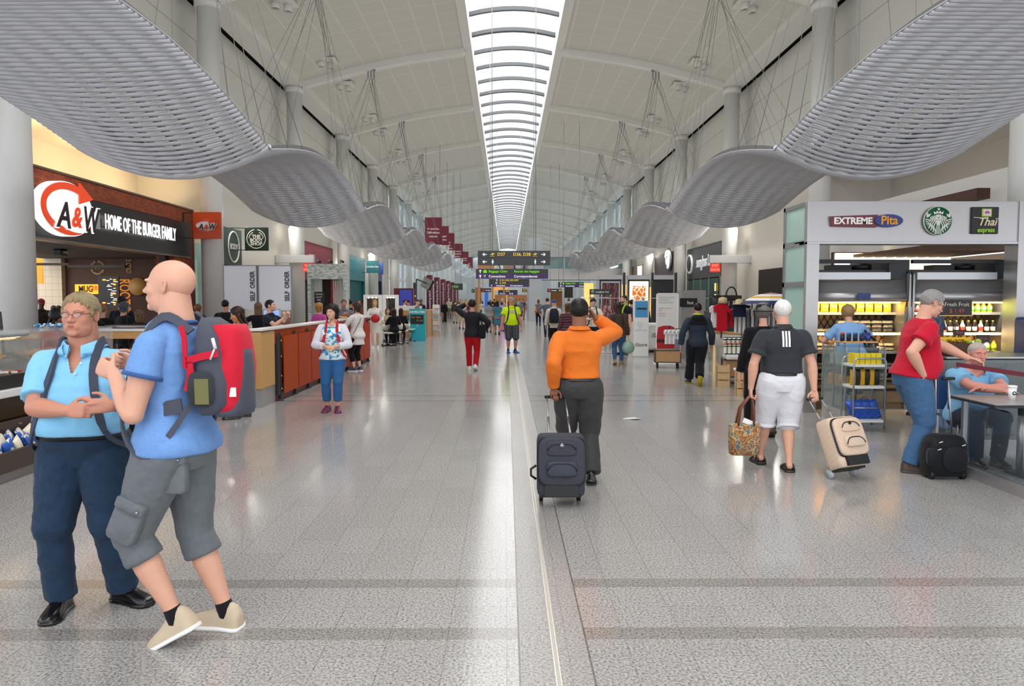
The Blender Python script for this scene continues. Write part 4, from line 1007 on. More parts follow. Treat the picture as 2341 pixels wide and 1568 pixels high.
# --- self order boards with ordering kiosks below
for i,(xa,xb) in enumerate(((513,587),(593,666))):
 Y = 19.0; a,b_ = at(xa,700,Y=Y),at(xb,608,Y=Y); w = b_.x - a.x; nm = 'left' if i == 0 else 'right'
 t = thing('order_kiosk','%s white SELF ORDER board with touch screen kiosk below' % nm,'kiosk',((a.x + b_.x) / 2,Y,0),group='self order kiosks')
 part('board',Bx(a.x + .012,b_.x - .012,Y - .03,Y + .03,1.45,b_.z),mat('board_white','dfe2ea',.35),t); fr = MB()
 for q in ((a.x - .01,a.x + .012,Y - .04,Y + .04,0,b_.z + .02),(b_.x - .012,b_.x + .01,Y - .04,Y + .04,0,b_.z + .02),(a.x,b_.x,Y - .04,Y + .04,b_.z,b_.z + .02)): fr.box(*q)
 part('board_frame',fr,m_grey,t); mb = MB(); text(mb,'SELF  ORDER',(b_.x - .10,Y - .035,b_.z - .50),(0,0,1),(-1,0,0),.155,0,.004,bold=.005,sx=.82); part('lettering',mb,m_char,t)
 part('kiosk_body',Bx(a.x + .05,b_.x - .05,Y - .3,Y - .05,0,1.05),m_offw,t,bevel=.02); s = MB(); s.box(a.x + .18,b_.x - .18,Y - .33,Y - .28,1.02,1.50); part('screen_housing',s,m_ltgrey,t,bevel=.015)
 part('touch_screen',Bx(a.x + .22,b_.x - .22,Y - .34,Y - .33,1.08,1.45),mat('screen_blue','7f9fd8',.2,emit=.7),t)
# --- seating bar with amber glass front
t = thing('seating_bar','L shaped wooden eating bar with amber glass front and steel posts','counter',(-4.0,14,0))
top = MB(); top.box(-8.2,-3.84,12.05,12.35,1.215,1.25); top.box(-4.10,-3.84,12.35,21.5,1.215,1.25); part('counter_top',top,mat('top_white','dcdad6',.3),t,bevel=.006)
e = MB(); e.box(-8.2,-4.25,12.07,12.12,1.10,1.215); part('wood_edge',e,m_wood,t)
part('end_block',Bx(-4.22,-3.86,12.05,12.75,.30,1.20),m_wood,t,bevel=.008); part('steel_base',Bx(-4.20,-3.88,12.1,12.8,0,.30),m_steel,t)
part('first_post_panel',Bx(-3.90,-3.84,12.85,13.05,.10,1.13),m_char,t)
m_amber = glassy('amber_glass','d85a1c',.55,.05,.8); m_amber2 = glassy('amber_glass_deep','c24a1e',.7,.08,.8)
ys = [13.0 + .92 * i for i in range(10)]
part('back_panel',Bx(-4.34,-4.30,12.8,21.4,.05,1.2),mat('bar_back','a04a22',.5),t)
bolt = m_steelp
for i,y in enumerate(ys):
 p = MB(); p.box(-3.90,-3.83,y - .035,y + .035,0,1.15); p.cyl((-3.865,y,0),(-3.865,y,.02),.07,n=14); o = part('post',p,m_char,t); q = MB()
 for z in (.2,.42,.75,1.02): q.cyl((-3.84,y,z),(-3.815,y,z),.016,n=8)
 part('bolt',q,bolt,o)
 if i < 9: part('glass_panel',Bx(-3.80,-3.785,y + .03,y + .89,.12,1.10),m_amber2 if i > 0 else m_amber,t)
part('upper_glass',Bx(-3.88,-3.87,12.75,21.4,.98,1.215),m_amber,t)
pl = MB(); pl.box(-4.3,-3.87,12.8,21.4,.0,.12); part('plinth',pl,mat('plinth_brown','5e2a1c',.5),t)
# red high stools
m_red = mat('stool_red','b81420',.4)
def stool(i,x,y,lab):
 t = thing('bar_stool',lab,'stool',(x,y,0),group='red bar stools')
 part('seat',MB().lathe([(.02,.74),(.17,.74),(.18,.77),(.16,.79),(.02,.79)],(x,y,0)),m_red,t)
 for sx_ in (-1,1):
  for sy_ in (-1,1): part('leg',MB().cyl((x + sx_ * .13,y + sy_ * .13,.75),(x + sx_ * .22,y + sy_ * .22,0),.018,n=8),m_red,t)
 r = MB(); r.tube([(x + .18 * a_,y + .18 * b_,.30) for a_,b_ in ((1,1),(-1,1),(-1,-1),(1,-1))],.01,6,0,True); part('foot_ring',r,m_red,t)
for i,(x,y) in enumerate(((-4.45,11.75),(-5.05,12.95),(-5.9,11.75),(-4.75,14.4),(-4.98,16.2),(-4.75,17.9))): stool(i,x,y,'red metal bar stool, %s at the eating bar' % ORD[i])
# --- tiled kiosk arch
m_mos = ramp_mat('mosaic',[(0,'b8c4c0'),(.35,'e2e6e2'),(.5,'9aa8a4'),(.62,'cfd8d4')],'VOR',9,.3,(1,1,3.2))
Y = 27.0; a,b_ = at(706,648,Y=Y),at(793,604,Y=Y); t = thing('tiled_kiosk','kiosk arch faced with pale glass mosaic tiles','kiosk',((a.x + b_.x) / 2,Y,0))
k = MB(); k.box(a.x,b_.x,Y - .2,Y + .3,2.42,b_.z); k.box(a.x,a.x + .12,Y - .2,Y + .3,0,2.42); k.box(b_.x - .1,b_.x,Y - .2,Y + .3,0,2.42); part('mosaic_arch',k,m_mos,t)
part('inner_wall',Bx(a.x + .12,a.x + .42,Y + .25,Y + .3,0,2.42),m_offw,t); part('dark_doorway',Bx(a.x + .42,a.x + .72,Y + .22,Y + .3,0,2.42),m_dop,t); part('red_strip',Bx(a.x + .72,a.x + .78,Y + .2,Y + .3,0,2.42),mat('strip_red','a01a2c',.5),t)
part('ribbon_poster',Bx(a.x + .80,a.x + 1.02,Y + .2,Y + .26,.6,2.38),ramp_mat('poster_twist',[(0,'e4dfd8'),(.45,'b59b92'),(.6,'e8e2dc'),(.8,'a2606a')],'X',6,.5,(1,1,.3),8),t); part('poster_panel',Bx(a.x + 1.02,b_.x - .1,Y + .2,Y + .28,0,2.42),m_offw,t)
for dx in (.35,.75,1.15):
 part('spot_lamp',MB().cyl((a.x + dx,Y - .15,b_.z + .02),(a.x + dx,Y - .15,b_.z + .12),.015).cyl((a.x + dx,Y - .15,b_.z + .12),(a.x + dx + .14,Y - .3,b_.z + .06),.035),m_black,t)
a = at(730,680,Y=24.5); t = thing('chalk_board','small black board with white writing in the kiosk doorway','sign',a); part('board',MB().cbox(a,(.3,.04,.36)),m_black,t); part('stand_pole',MB().cyl(V(a.x,a.y + .03,0),V(a.x,a.y + .03,a.z),.015),m_black,t); mb = MB()
for i,s_ in enumerate(('TRAVEL','LIGHT','FEEL')): text(mb,s_,a + V(0,-.025,.1 - .09 * i),(1,0,0),(0,0,1),.07,0,.004)
part('writing',mb,m_txtw,t)
# --- white mirror stations and stools
def mirror_station(px0,px1,Y,lab):
 a,b_ = at(px0,700,Y=Y),at(px1,674,Y=Y); t = thing('mirror_station',lab,'mirror stand',((a.x + b_.x) / 2,Y,0),group='white make-up mirror stations'); w = .13; f = MB()
 f.box(a.x,b_.x,Y - .1,Y + .1,b_.z - w,b_.z); f.box(a.x,a.x + w,Y - .1,Y + .1,0,b_.z - w); f.box(b_.x - w,b_.x,Y - .1,Y + .1,0,b_.z - w); f.box(a.x + w,b_.x - w,Y - .1,Y + .1,0,.85); part('frame',f,m_wht,t,bevel=.01)
 part('mirror',Bx(a.x + w,b_.x - w,Y - .02,Y + .0,.85,b_.z - w),mat('mirror_dark','6d6660',.05,.9),t); l = MB()
 for i in range(3): l.cyl((lerp(a.x + w,b_.x - w,(i + .5) / 3),Y - .11,b_.z - w - .01),(lerp(a.x + w,b_.x - w,(i + .5) / 3),Y - .11,b_.z - w + .02),.03,n=8)
 part('lamp',l,m_lit,t)
mirror_station(832,873,30.5,'white framed mirror station behind the blonde woman in white'); mirror_station(876,911,31.3,'white framed mirror station right of the other one')
m_seatw = mat('seat_white','d8d4c8',.35)
def swivel(label,x,y,rz,grp='white swivel chairs'):
 t = thing('swivel_chair',label,'chair',(x,y,0),rz,grp); s = MB(); s.lathe([(.02,.44),(.2,.46),(.23,.50),(.2,.52),(.02,.50)],n=20); part('seat',s,m_seatw,t,False)
 bk = MB(); rgs = []
 for i in range(7):
  u = lerp(-.9,.9,i / 6); rgs.append([Vector((.21 * u,.20 + .03 * (1 - u * u),.52 + (.02 if abs(u) < .5 else .08))),Vector((.21 * u,.24 + .03 * (1 - u * u),.52 + .05)),Vector((.21 * u,.27 + .03 * (1 - u * u),.86 - .12 * u * u)),Vector((.21 * u,.24 + .03 * (1 - u * u),.87 - .12 * u * u))])
 bk.loft(rgs,0,True); part('backrest',bk,m_seatw,t,False); p = MB(); p.cyl((0,0,.08),(0,0,.45),.03); part('gas_lift',p,m_steelp,t,False)
 for i in range(5):
  a_ = 2 * math.pi * i / 5; l = MB(); l.cyl((0,0,.09),(.26 * math.cos(a_),.26 * math.sin(a_),.06),.018,n=6); o = part('leg',l,m_steelp,t,False); c = MB(); c.cyl((.26 * math.cos(a_),.26 * math.sin(a_) - .015,.03),(.26 * math.cos(a_),.26 * math.sin(a_) + .015,.03),.03,n=10); part('castor',c,m_black,o,False)
 return t
ch = [(888,792,.3),(905,789,-.2),(920,786,-.5),(950,778,2.6),(938,781,-.7)]
for i,(px,py,rz) in enumerate(ch):
 g_ = gnd(px,py - 1); swivel('white round backed swivel chair, %s from the left in the make-up area' % ORD[i].replace('nearest','first'),g_.x,g_.y,rz)
def small_table(label,x,y,w,d,h_,m=None):
 t = thing('side_table',label,'table',(x,y,0)); part('table_top',Bx(x - w / 2,x + w / 2,y - d / 2,y + d / 2,h_ - .04,h_),m or m_wht,t,bevel=.01); part('leg',MB().cyl((x,y,0.02),(x,y,h_ - .04),.045),m_steelp,t); part('base',MB().cyl((x,y,0),(x,y,.02),.2,n=20),m_steelp,t)
g_ = gnd(919,776); small_table('small white pedestal table between the swivel chairs',g_.x,g_.y,.35,.35,.95); g_ = gnd(948,765); small_table('white table in front of the tea stand',g_.x,g_.y,.9,.5,.78)
g_ = gnd(865,782); t = thing('reception_desk','low white cabinet beside the blonde woman','cabinet',(g_.x + .1,g_.y,0)); part('cabinet_body',Bx(g_.x,g_.x + .45,g_.y,g_.y + .5,.1,.85),m_offw,t); part('cabinet_top',Bx(g_.x - .03,g_.x + .48,g_.y - .03,g_.y + .53,.85,.88),m_wht,t); c = MB()
for dx in (.05,.4):
 for dy in (.05,.45): c.cyl((g_.x + dx - .02,g_.y + dy,.05),(g_.x + dx + .02,g_.y + dy,.05),.05,n=10)
part('castors',c,m_black,t)
# --- tea stand and timber kiosk
Y = 31.5; a,b_ = at(936,768,Y=Y),at(972,706,Y=Y); t = thing('tea_stand','bright turquoise DAVIDsTEA stand with black chalk panel','stand',((a.x + b_.x) / 2,Y,0)); part('stand_body',Bx(a.x,b_.x,Y - .05,Y + .3,0,b_.z),mat('turquoise','19a5b4',.4),t)
mb = MB(); text(mb,'DAVIDsTEA',((a.x + b_.x) / 2,Y - .055,b_.z - .13),(1,0,0),(0,0,1),.125,0,.006,bold=.003); part('lettering',mb,m_txtw,t); part('chalk_panel',Bx(a.x + .06,b_.x - .06,Y - .07,Y - .05,b_.z - .62,b_.z - .24),m_black,t)
mb = MB(); text(mb,'Our Teas',((a.x + b_.x) / 2 - .06,Y - .075,b_.z - .34),(1,0,0),(0,0,1),.10,0,.004,shear=.2); text(mb,'To Go',((a.x + b_.x) / 2 + .1,Y - .075,b_.z - .48),(1,0,0),(0,0,1),.10,0,.004,shear=.2); part('chalk_writing',mb,mat('chalk_gold','c8a850',.6),t)
m_ply = mat('plywood','b48a5e',.55,0,0,8,.1)
t = thing('timber_kiosk','light timber retail kiosk with white counter top','kiosk',(-4.8,36,0)); k = MB(); k.box(-5.6,-3.55,34.5,34.8,.0,1.22); k.box(-3.85,-3.55,34.8,40.5,0,1.22); part('kiosk_wall',k,m_ply,t); part('kiosk_wall',Bx(-6.2,-5.6,31.8,32.1,0,1.2),m_ply,t); k = MB(); k.box(-5.6,-3.9,34.6,35.4,1.22,1.42); part('counter_top',k,m_offw,t); part('recess',Bx(-4.9,-3.9,34.45,34.5,.35,1.0),mat('recess_brown','7a5638',.6),t)
t = thing('magazine_rack','white wire rack of leaflets beside the timber kiosk','rack',(-3.35,36.6,0)); k = MB()
for dx in (0,.28):
 for dy in (0,.3): k.cyl((-3.5 + dx,36.4 + dy,0),(-3.5 + dx,36.4 + dy,1.45),.012,n=6)
part('wire_frame',k,m_offw,t); rr = random.Random(9)
for i in range(5):
 part('shelf',Bx(-3.52,-3.2,36.38,36.7,.25 + i * .26,.265 + i * .26),m_offw,t)
 q = MB(); q.box(-3.5,-3.22,36.42,36.52,.27 + i * .26,.43 + i * .26); part('leaflets',q,mat('leaflet%d' % (i % 3),('b8c8d4','d8d8d8','9aa8b0')[i % 3],.5),t)
# screens and wall devices
a = at(924,682,Y=42); t = thing('flight_screen','maroon display case with blue lit screen','screen',a); part('pedestal',Bx(a.x - .2,a.x + .2,41.9,42.1,0,a.z - .5),m_char,t); part('case',MB().cbox(a,(1.05,.5,1.1)),mat('maroon_case','6a1626',.4),t); part('screen',MB().cbox(a + V(.12,-.26,0),(.66,.02,.9)),mat('screen_map','2a3684',.2,emit=.6),t)
a = at(977,648,Y=34.5); t = thing('monitor','tilted black back of a wall monitor in front of the maroon columns','screen',a); M = Matrix.Translation(a) @ Matrix.Rotation(.45,4,'Y') @ Matrix.Rotation(.7,4,'Z'); part('housing',MB().cbox((0,0,0),(.12,.75,.48),M=M),m_black,t,bevel=.02); part('mount_arm',MB().cyl(a + V(-.5,.1,.2),a,.03).cyl(a + V(-.5,.1,.2),V(a.x - .5,a.y + .1,0),.03),m_char,t)
for i,(px,py) in enumerate(((949,660),(947,688))):
 a = at(px,py,Y=46); single('wall_speaker',MB().cbox(a,(.22,.3,.75 if i == 0 else .5)),m_char,('slim dark upright speaker above the kiosk','dark square box on a pole above the kiosk')[i],'speaker',loc=a,bevel=.08 if i == 0 else .02)
# --- deli counter
m_dbase = mat('counter_brown','3f302a',.45); m_kick = mat('kick_grey','8c8986',.4,.3)
t = thing('deli_counter','long dark brown deli counter with stepped snack shelves and glass case','counter',(-5.4,8.2,0))
k = MB(); k.box(-6.1,-4.72,5.2,10.3,.0,.12); part('kick_plate',k,m_kick,t); k = MB(); k.box(-4.70,-4.66,5.2,10.3,.10,.29); k.box(-5.02,-4.99,5.2,10.3,.33,.50); k.box(-5.30,-5.26,5.2,10.3,.46,.72); k.box(-6.1,-5.30,5.2,10.3,.1,.72); part('front_panel',k,m_dbase,t,bevel=.004)
k = MB(); k.box(-5.0,-4.70,5.2,10.3,.12,.15); k.box(-5.26,-5.02,5.2,10.3,.36,.385); part('shelf',k,m_dbase,t)
part('ledge',Bx(-6.15,-5.06,5.2,10.3,.72,.80),m_offw,t,bevel=.01); q = MB()
for y in np.arange(5.6,10.2,1.1):
 for x,z in ((-4.655,.16),(-4.655,.24),(-4.985,.38),(-4.985,.45)):
  q.cyl((x,y,z),(x + .008,y,z),.008,n=6); q.cyl((x,y + .03,z),(x + .008,y + .03,z),.008,n=6)
part('rivets',q,m_steelp,t)
m_gl = glassy('case_glass','dfe8e8',.06,.02,.15); k = MB(); k.prism([(0,0),(.012,0),(.212,.5),(.2,.5)],(-5.2,5.2,.80),(-1,0,0),(0,0,1),(0,3.35,0)); part('case_glass',k,m_gl,t)
k = MB(); k.box(-6.05,-5.32,5.2,8.55,1.33,1.37); k.tube([(-5.34,5.2,1.345),(-5.34,8.55,1.345)],.035,10); part('case_top',k,mat('case_top_white','d4d8dc',.25,.4),t); part('light_strip',Bx(-5.42,-5.38,5.2,8.5,1.305,1.325),mat('warm_strip','ffd9a0',.4,emit=3),t)
part('case_shelf',Bx(-6.0,-5.35,5.2,8.5,1.03,1.05),m_steelp,t); part('case_back',Bx(-6.05,-6.02,5.2,8.55,.8,1.33),mat('case_back','6c6a68',.4),t)
k = MB()
for x0,x1,y0_,y1 in ((-6.0,-5.98,8.6,10.2),(-5.25,-5.23,8.6,10.2)): k.box(x0,x1,y0_,y1,.8,1.36)
k.box(-6.0,-5.23,8.6,10.2,1.35,1.365); k.box(-6.0,-5.23,8.6,8.615,.8,1.36); k.box(-6.0,-5.23,10.19,10.2,.8,1.36); part('acrylic_hood',k,glassy('acrylic','e8ecec',.10,.05,.1),t)
k = MB(); k.box(-5.9,-5.3,8.7,10.1,1.0,1.02); part('hood_shelf',k,m_steelp,t)
def bag_mb(w,h_,d,M,seed=0):
 r = random.Random(seed); mb = MB(); n = 14; rg = []
 for i in range(8):
  u = i / 7; zz = (u - .5) * h_; th = d * math.sin(math.pi * min(1,max(0,u))) ** .6 * .5 + .003; ww = w / 2 * (1 - .10 * math.sin(math.pi * u)) * (1 + r.uniform(-.03,.03))
  rg.append([M @ Vector((ww * math.copysign(abs(math.cos(a_)) ** .6,math.cos(a_)),th * math.sin(a_),zz)) for a_ in [2 * math.pi * k_ / n for k_ in range(n)]])
 mb.loft(rg,0,True); return mb
m_bagb = ramp_mat('chip_bag_blue',[(0,'2a56a8'),(.42,'2c5fb4'),(.5,'d8d2c0'),(.6,'cf8c2c'),(.7,'204a90')],'NOISE',9,.3); m_bagc = ramp_mat('chip_bag_cream',[(0,'ece4cc'),(.5,'e6dcc0'),(.58,'3a68b4'),(.75,'b86a20')],'NOISE',8,.3)
rr = random.Random(12); n = 0
for row,x in ((0,-4.80),(1,-4.92)):
 for i in range(15):
  y = 6.55 + i * .16 + row * .07 + rr.uniform(-.02,.02)
  if y > 9.9: continue
  M = Matrix.Translation((x,y,.27 + .05 * row)) @ Matrix.Rotation(rr.uniform(-.3,.3) + math.pi / 2,4,'Z') @ Matrix.Rotation(rr.uniform(-.5,.1),4,'X') @ Matrix.Rotation(rr.uniform(-.4,.4),4,'Y')
  cr = (i + row) % 3 == 0; n += 1
  single('chip_bag',bag_mb(.15,.21,.06,M,i),m_bagc if cr else m_bagb,('cream' if cr else 'blue') + ' snack bag on the bottom shelf of the deli counter','snack bag',('cream' if cr else 'blue') + ' snack bags on the deli counter',loc=(x,y,.15))
m_ybar = ramp_mat('candy_yellow',[(0,'f0c810'),(.55,'f4d21e'),(.62,'a83018'),(.68,'f0c810')],'NOISE',18,.35); m_wbar = ramp_mat('candy_white',[(0,'dfe2ec'),(.55,'eeeef4'),(.62,'6a7ab8')],'NOISE',18,.35)
for i in range(26):
 y = 6.75 + (i // 2) * .24; x = -5.08 - (i % 2) * .09; yl = i > 5; M = Matrix.Translation((x,y,.405 + .015 * (i % 3))) @ Matrix.Rotation(rr.uniform(-.15,.15),4,'Z')
 single('candy_bar',MB().cbox((0,0,0),(.07,.21,.028),M=M),m_ybar if yl else m_wbar,('yellow' if yl else 'white') + ' wrapped candy bar on the upper snack shelf','candy bar',('yellow' if yl else 'white') + ' candy bars on the deli counter',loc=(x,y,.39),bevel=.008)
# on the ledge and in the case
t = thing('candy_basket','black tray of mixed sweets on the deli ledge','tray',(-5.3,7.7,.8)); k = MB(); k.box(-5.5,-5.12,7.2,8.2,.80,.94); part('tray',k,m_black,t); q = MB(); r2 = random.Random(5)
for i in range(60): q.cbox((r2.uniform(-5.46,-5.16),r2.uniform(7.25,8.15),.95 + r2.uniform(0,.02)),(.05,.02,.02),i % 3,Matrix.Rotation(0,4,'Z'))
o = part('sweets',q,[mat('sweet_red','b03040',.4),mat('sweet_white','e8e0e0',.4),mat('sweet_tan','c89060',.4)],t); o['kind'] = 'stuff'
t = thing('yellow_box','lime yellow snack box at the left edge of the deli ledge','box',(-5.25,7.0,.8)); M = Matrix.Translation((-5.2,7.02,.93)) @ Matrix.Rotation(.25,4,'Y'); part('carton',MB().cbox((0,0,0),(.16,.26,.26),M=M),mat('lime','c8d21a',.4),t); part('picture',MB().cbox((.082,.02,.02),(.004,.1,.16),M=M),mat('snack_brown','7a4a2a',.5),t)
cr_ = mat('bread','d8a860',.6,0,.003,30,.2); ch_ = mat('cheese_yellow','f2b424',.5); hm_ = mat('ham','c8705a',.5)
for i in range(7):
 y = 6.75 + i * .26; s = thing('sandwich','wrapped bread sandwich, %s on the glass case shelf' % ORD[i],'sandwich',(-5.62,y,1.05),group='sandwiches in the deli case'); M = Matrix.Translation((-5.62,y,1.10)) @ Matrix.Rotation(rr.uniform(-.5,.5),4,'Z'); a = MB(); a.ball((0,0,.03),(.15,.09,.05),12); sub(a,M); part('bun_top',a,cr_,s); a = MB(); a.ball((0,0,-.02),(.15,.09,.03),12); sub(a,M); part('bun_base',a,cr_,s); a = MB().cbox((0,0,.0),(.27,.2,.018),M=M); part('cheese',a,ch_,s); a = MB().cbox((0,0,-.018),(.25,.19,.014),M=M); part('ham_slice',a,hm_,s)
for i in range(5):
 M = Matrix.Translation((-5.55,8.85 + i * .27,1.07)) @ Matrix.Rotation(rr.uniform(-.4,.4),4,'Z'); single('paper_wrap',bag_mb(.2,.26,.12,M @ Matrix.Rotation(1.4,4,'X'),i),mat('kraft','b8926a',.8,0,.004,30),'brown paper wrapped roll under the acrylic hood, %s one' % ORD[i],'wrapped food','paper wrapped rolls',loc=(-5.55,8.85 + i * .27,1.02))
for i in range(6):
 M = Matrix.Translation((-5.35,7.0 + i * .13 + .7,.9)) @ Matrix.Rotation(1.2,4,'X'); single('napkin_pack',bag_mb(.2,.18,.05,M,i),m_offw,'white folded napkin packet behind the sweets tray, %s one' % ORD[i],'napkins','napkin packets',loc=(-5.35,7.7 + i * .13,.82))
q = MB(); r2 = random.Random(2)
for i in range(110): q.ball((-5.7 + r2.uniform(-.25,.3),9.95 + r2.uniform(-.3,.2),1.375 + r2.uniform(0,.03)),r2.uniform(.012,.02),6,i % 2)
single('blue_sweets',q,[mat('sweet_blue','3c9ad8',.15,.3),mat('sweet_silver','c8e0f0',.1,.6)],'heap of shiny blue wrapped sweets on top of the acrylic hood','sweets',loc=(-5.6,9.3,1.37),kind='stuff')
# things at far left behind the counter
t = thing('cup_caddy','dark wire caddy of paper bags and cups at the left edge','caddy',(-6.9,9.9,1.0)); k = MB(); k.box(-7.2,-6.4,9.6,10.2,0,1.02); part('stand',k,m_dbase,t); k = MB(); k.tube([(-6.9,9.8,1.02),(-6.9,9.8,1.55),(-6.45,9.8,1.55),(-6.42,9.8,1.02)],.02); part('wire_frame',k,m_char,t)
for i in range(3): part('paper_bag',bag_mb(.4,.1,.2,Matrix.Translation((-6.72,9.8,1.12 + i * .12)),i),(mat('kraft2','c8a880',.8),mat('cup_red','8a2a20',.6),mat('kraft2','c8a880',.8))[i],t)
# warm cove lamps on top of the brick front
for y in (16.5,19.5,22.2): area_light('cove_lamp',(-10.2,y,4.5),(math.pi,R_(-25),0),.4,2.2,28,(1.0,.72,.38))
area_light('restaurant_lamp',(-12.0,20.5,2.9),(0,0,0),2.5,3,40,(1.0,.8,.58))
area_light('kitchen_lamp',(-14.5,21.5,2.9),(0,0,0),1.5,2,30,(1.0,.85,.65))

for sd in (-1,1):
 for y in (32,50): area_light('shopfront_fill',(MIDX + sd * 9.2,y,4.55),(0,R_(62) * sd,0),.12,15,230,(1.0,.93,.84))  # added fill strips that brighten the dim lower hall
# ================================================================ right side
m_teg = glassy('teal_glass','c4e6dc',.65,.08,.3)
# --- food kiosk frame and fascia
YF = 11.55; a,b_ = at(1845,553,Y=YF),at(2333,460,Y=YF); fx0,fx1,fz0,fz1 = a.x,b_.x,a.z,b_.z
t = thing('kiosk_frame','brushed steel food kiosk frame with long sign fascia','kiosk',((fx0 + fx1) / 2,YF,0))
part('fascia',Bx(fx0,fx1,YF,YF + .12,fz0,fz1),m_steel,t,bevel=.004); part('fascia_trim',Bx(fx0,fx1,YF - .015,YF + .3,fz0 - .03,fz0),m_steelp,t)
k = MB(); k.box(fx0,fx0 + .19,YF,YF + .1,0,fz0); part('corner_post',k,m_steel,t); k = MB(); k.box(fx1 - .02,fx1 + .2,YF - .02,YF + .3,0,fz1); part('corner_post',k,m_steel,t)
k = MB(); k.box(fx0,fx0 + .06,YF + .12,YF + 1.0,fz1 - .06,fz1)
for z in (2.58,1.95): k.box(fx0,fx0 + .06,YF + .12,YF + 1.0,z - .04,z + .04)
k.box(fx0,fx0 + .06,YF + .92,YF + 1.0,0,fz1); part('side_frame',k,m_steelp,t)
part('side_glass',Bx(fx0 + .02,fx0 + .035,YF + .1,YF + .92,.2,fz1 - .06),m_teg,t)
part('roof_soffit',Bx(fx0,fx1,YF + .12,YF + .5,fz0 + .0,fz0 + .02),mat('soffit_warm','a8927a',.4,.3),t)
def fpx(px,py): return at(px,py,Y=YF - .02)
# logos on the fascia
t = thing('shop_logo','maroon and blue EXTREME Pita sign on the steel fascia','sign',fpx(1978,505)); m_mar = mat('logo_maroon','6a2338',.4); o0 = fpx(1950,505)
def pts_px(l,c0,Y): c = at(*c0,Y=Y); return [((at(x,y,Y=Y) - c).x,(at(x,y,Y=Y) - c).z) for x,y in l]
part('name_plate',MB().prism(pts_px([(1899,518),(1896,495),(2005,491),(2002,520)][::-1],(1950,505),YF),o0,AXC,AYC,(0,-.03,0)),m_mar,t)
part('oval_plate',MB().prism(oval(0,.21,.095),fpx(2029,505) + V(0,-.02,0),AXC,AYC,(0,-.03,0)),mat('logo_blue','1f3a80',.4),t)
mb = MB(); text(mb,'EXTREME',fpx(1948,506) + V(0,-.035,0),AXC,AYC,.135,0,.01,bold=.005,sx=1.02); part('lettering',mb,m_signw,t)
mb = MB(); text(mb,'Pita',fpx(2029,505) + V(0,-.055,0),AXC,AYC,.18,0,.01,bold=.004,sx=.95); part('lettering',mb,mat('pita_gold','e0961e',.4),t)
# round green emblem: crowned head with long wavy hair
t = thing('shop_logo','round green and white emblem of a crowned woman with long hair','sign',fpx(2142,505)); c = fpx(2142,505); R0 = .215; m_grn = mat('emblem_green','0e5c3c',.4)
part('rim',MB().cyl(c + V(0,0,0),c + V(0,-.03,0),R0,n=48),m_signw,t); part('green_disc',MB().cyl(c + V(0,-.03,0),c + V(0,-.034,0),R0 * .96,n=48),m_grn,t)
w_ = MB(); g_ = MB(); yo = V(0,-.036,0)
def pl(mb,pts,k=R0): mb.prism([(x * k,y * k) for x,y in pts],c + yo,AXC,AYC,(0,-.004,0))
def clipr(x,y): r = math.hypot(x,y); return (x,y) if r < .94 else (x * .94 / r,y * .94 / r)
for s in (-1,1):
 for i in range(4):
  x0 = .10 + i * .125; L,R_2 = [],[]
  for j in range(15):
   u = j / 14; y = lerp(.42 - .05 * i,-.93 + .12 * i,u); xx = s * (x0 + .16 * math.sin(u * 2.4) + .05 * math.sin(u * 13 + i * .5)); L.append(clipr(xx - .036,y)); R_2.append(clipr(xx + .036,y))
  for j in range(14): pl(w_,[L[j],R_2[j],R_2[j + 1],L[j + 1]])
 for i in range(5): # side scales
  y = .1 - i * .15; pl(w_,[(s * .97 * math.cos(.0) * .94 - s * .02 * i * i * .5,y + .03),(s * .60 + s * .02 * i,y - .03),(s * .60 + s * .02 * i,y - .10),(s * (.9 - .02 * i * i),y - .04)])
 pl(w_,[(s * .52,.50),(s * .86,.36),(s * .80,.20),(s * .62,.30)]); pl(w_,[(s * .72,.52),(s * .80,.56),(s * .84,.38),(s * .74,.40)])
pl(w_,[(.16 * math.cos(q),.22 + .22 * math.sin(q)) for q in np.linspace(0,2 * math.pi,18)[:-1]]); pl(w_,[(-.30,.44),(-.36,.66),(-.18,.56),(-.12,.70),(0,.58),(.12,.70),(.18,.56),(.36,.66),(.30,.44),(0,.52)])
st_ = [((.13 if i % 2 == 0 else .05) * math.cos(R_(90 + 36 * i)),.80 + (.13 if i % 2 == 0 else .05) * math.sin(R_(90 + 36 * i))) for i in range(10)]; pl(w_,st_)
pl(w_,[(-.14,0),(.14,0),(.12,-.25),(.2,-.9),(-.2,-.9),(-.12,-.25)]); part('figure',w_,m_signw,t)
yo = V(0,-.041,0)
for s in (-1,1): pl(g_,[(s * .03,.26),(s * .11,.27),(s * .11,.245),(s * .03,.24)])
pl(g_,[(-.05,.10),(.05,.10),(.03,.085),(-.03,.085)]); pl(g_,[(-.012,.24),(.012,.24),(.022,.15),(-.022,.15)])
for x in (-.10,0,.10): pl(g_,[(x - .012,-.3),(x + .012,-.3),(x + .03,-.86),(x + .005,-.86)])
part('features',g_,m_grn,t)
t = thing('shop_logo','black square Thai express sign with green and pink flower tile','sign',fpx(2251,504)); c = fpx(2251,504); part('plate',MB().cbox(c,(.41,.03,.40)),m_black,t,bevel=.01)
part('flower_tile',MB().cbox(c + V(.015,-.02,.115),(.15,.012,.12)),mat('tile_lime','a8d022',.4),t,bevel=.004); part('tile_inner',MB().cbox(c + V(.015,-.028,.115),(.115,.008,.09)),mat('tile_pale','e8d8e0',.4),t); fw = MB()
for i in range(5): q = R_(30 + 30 * i); fw.ball(c + V(.015 + .028 * math.cos(q),-.034,.10 + .024 * math.sin(q)),(.012,.004,.018),8)
part('flower',fw,mat('flower_pink','b84c9c',.4),t)
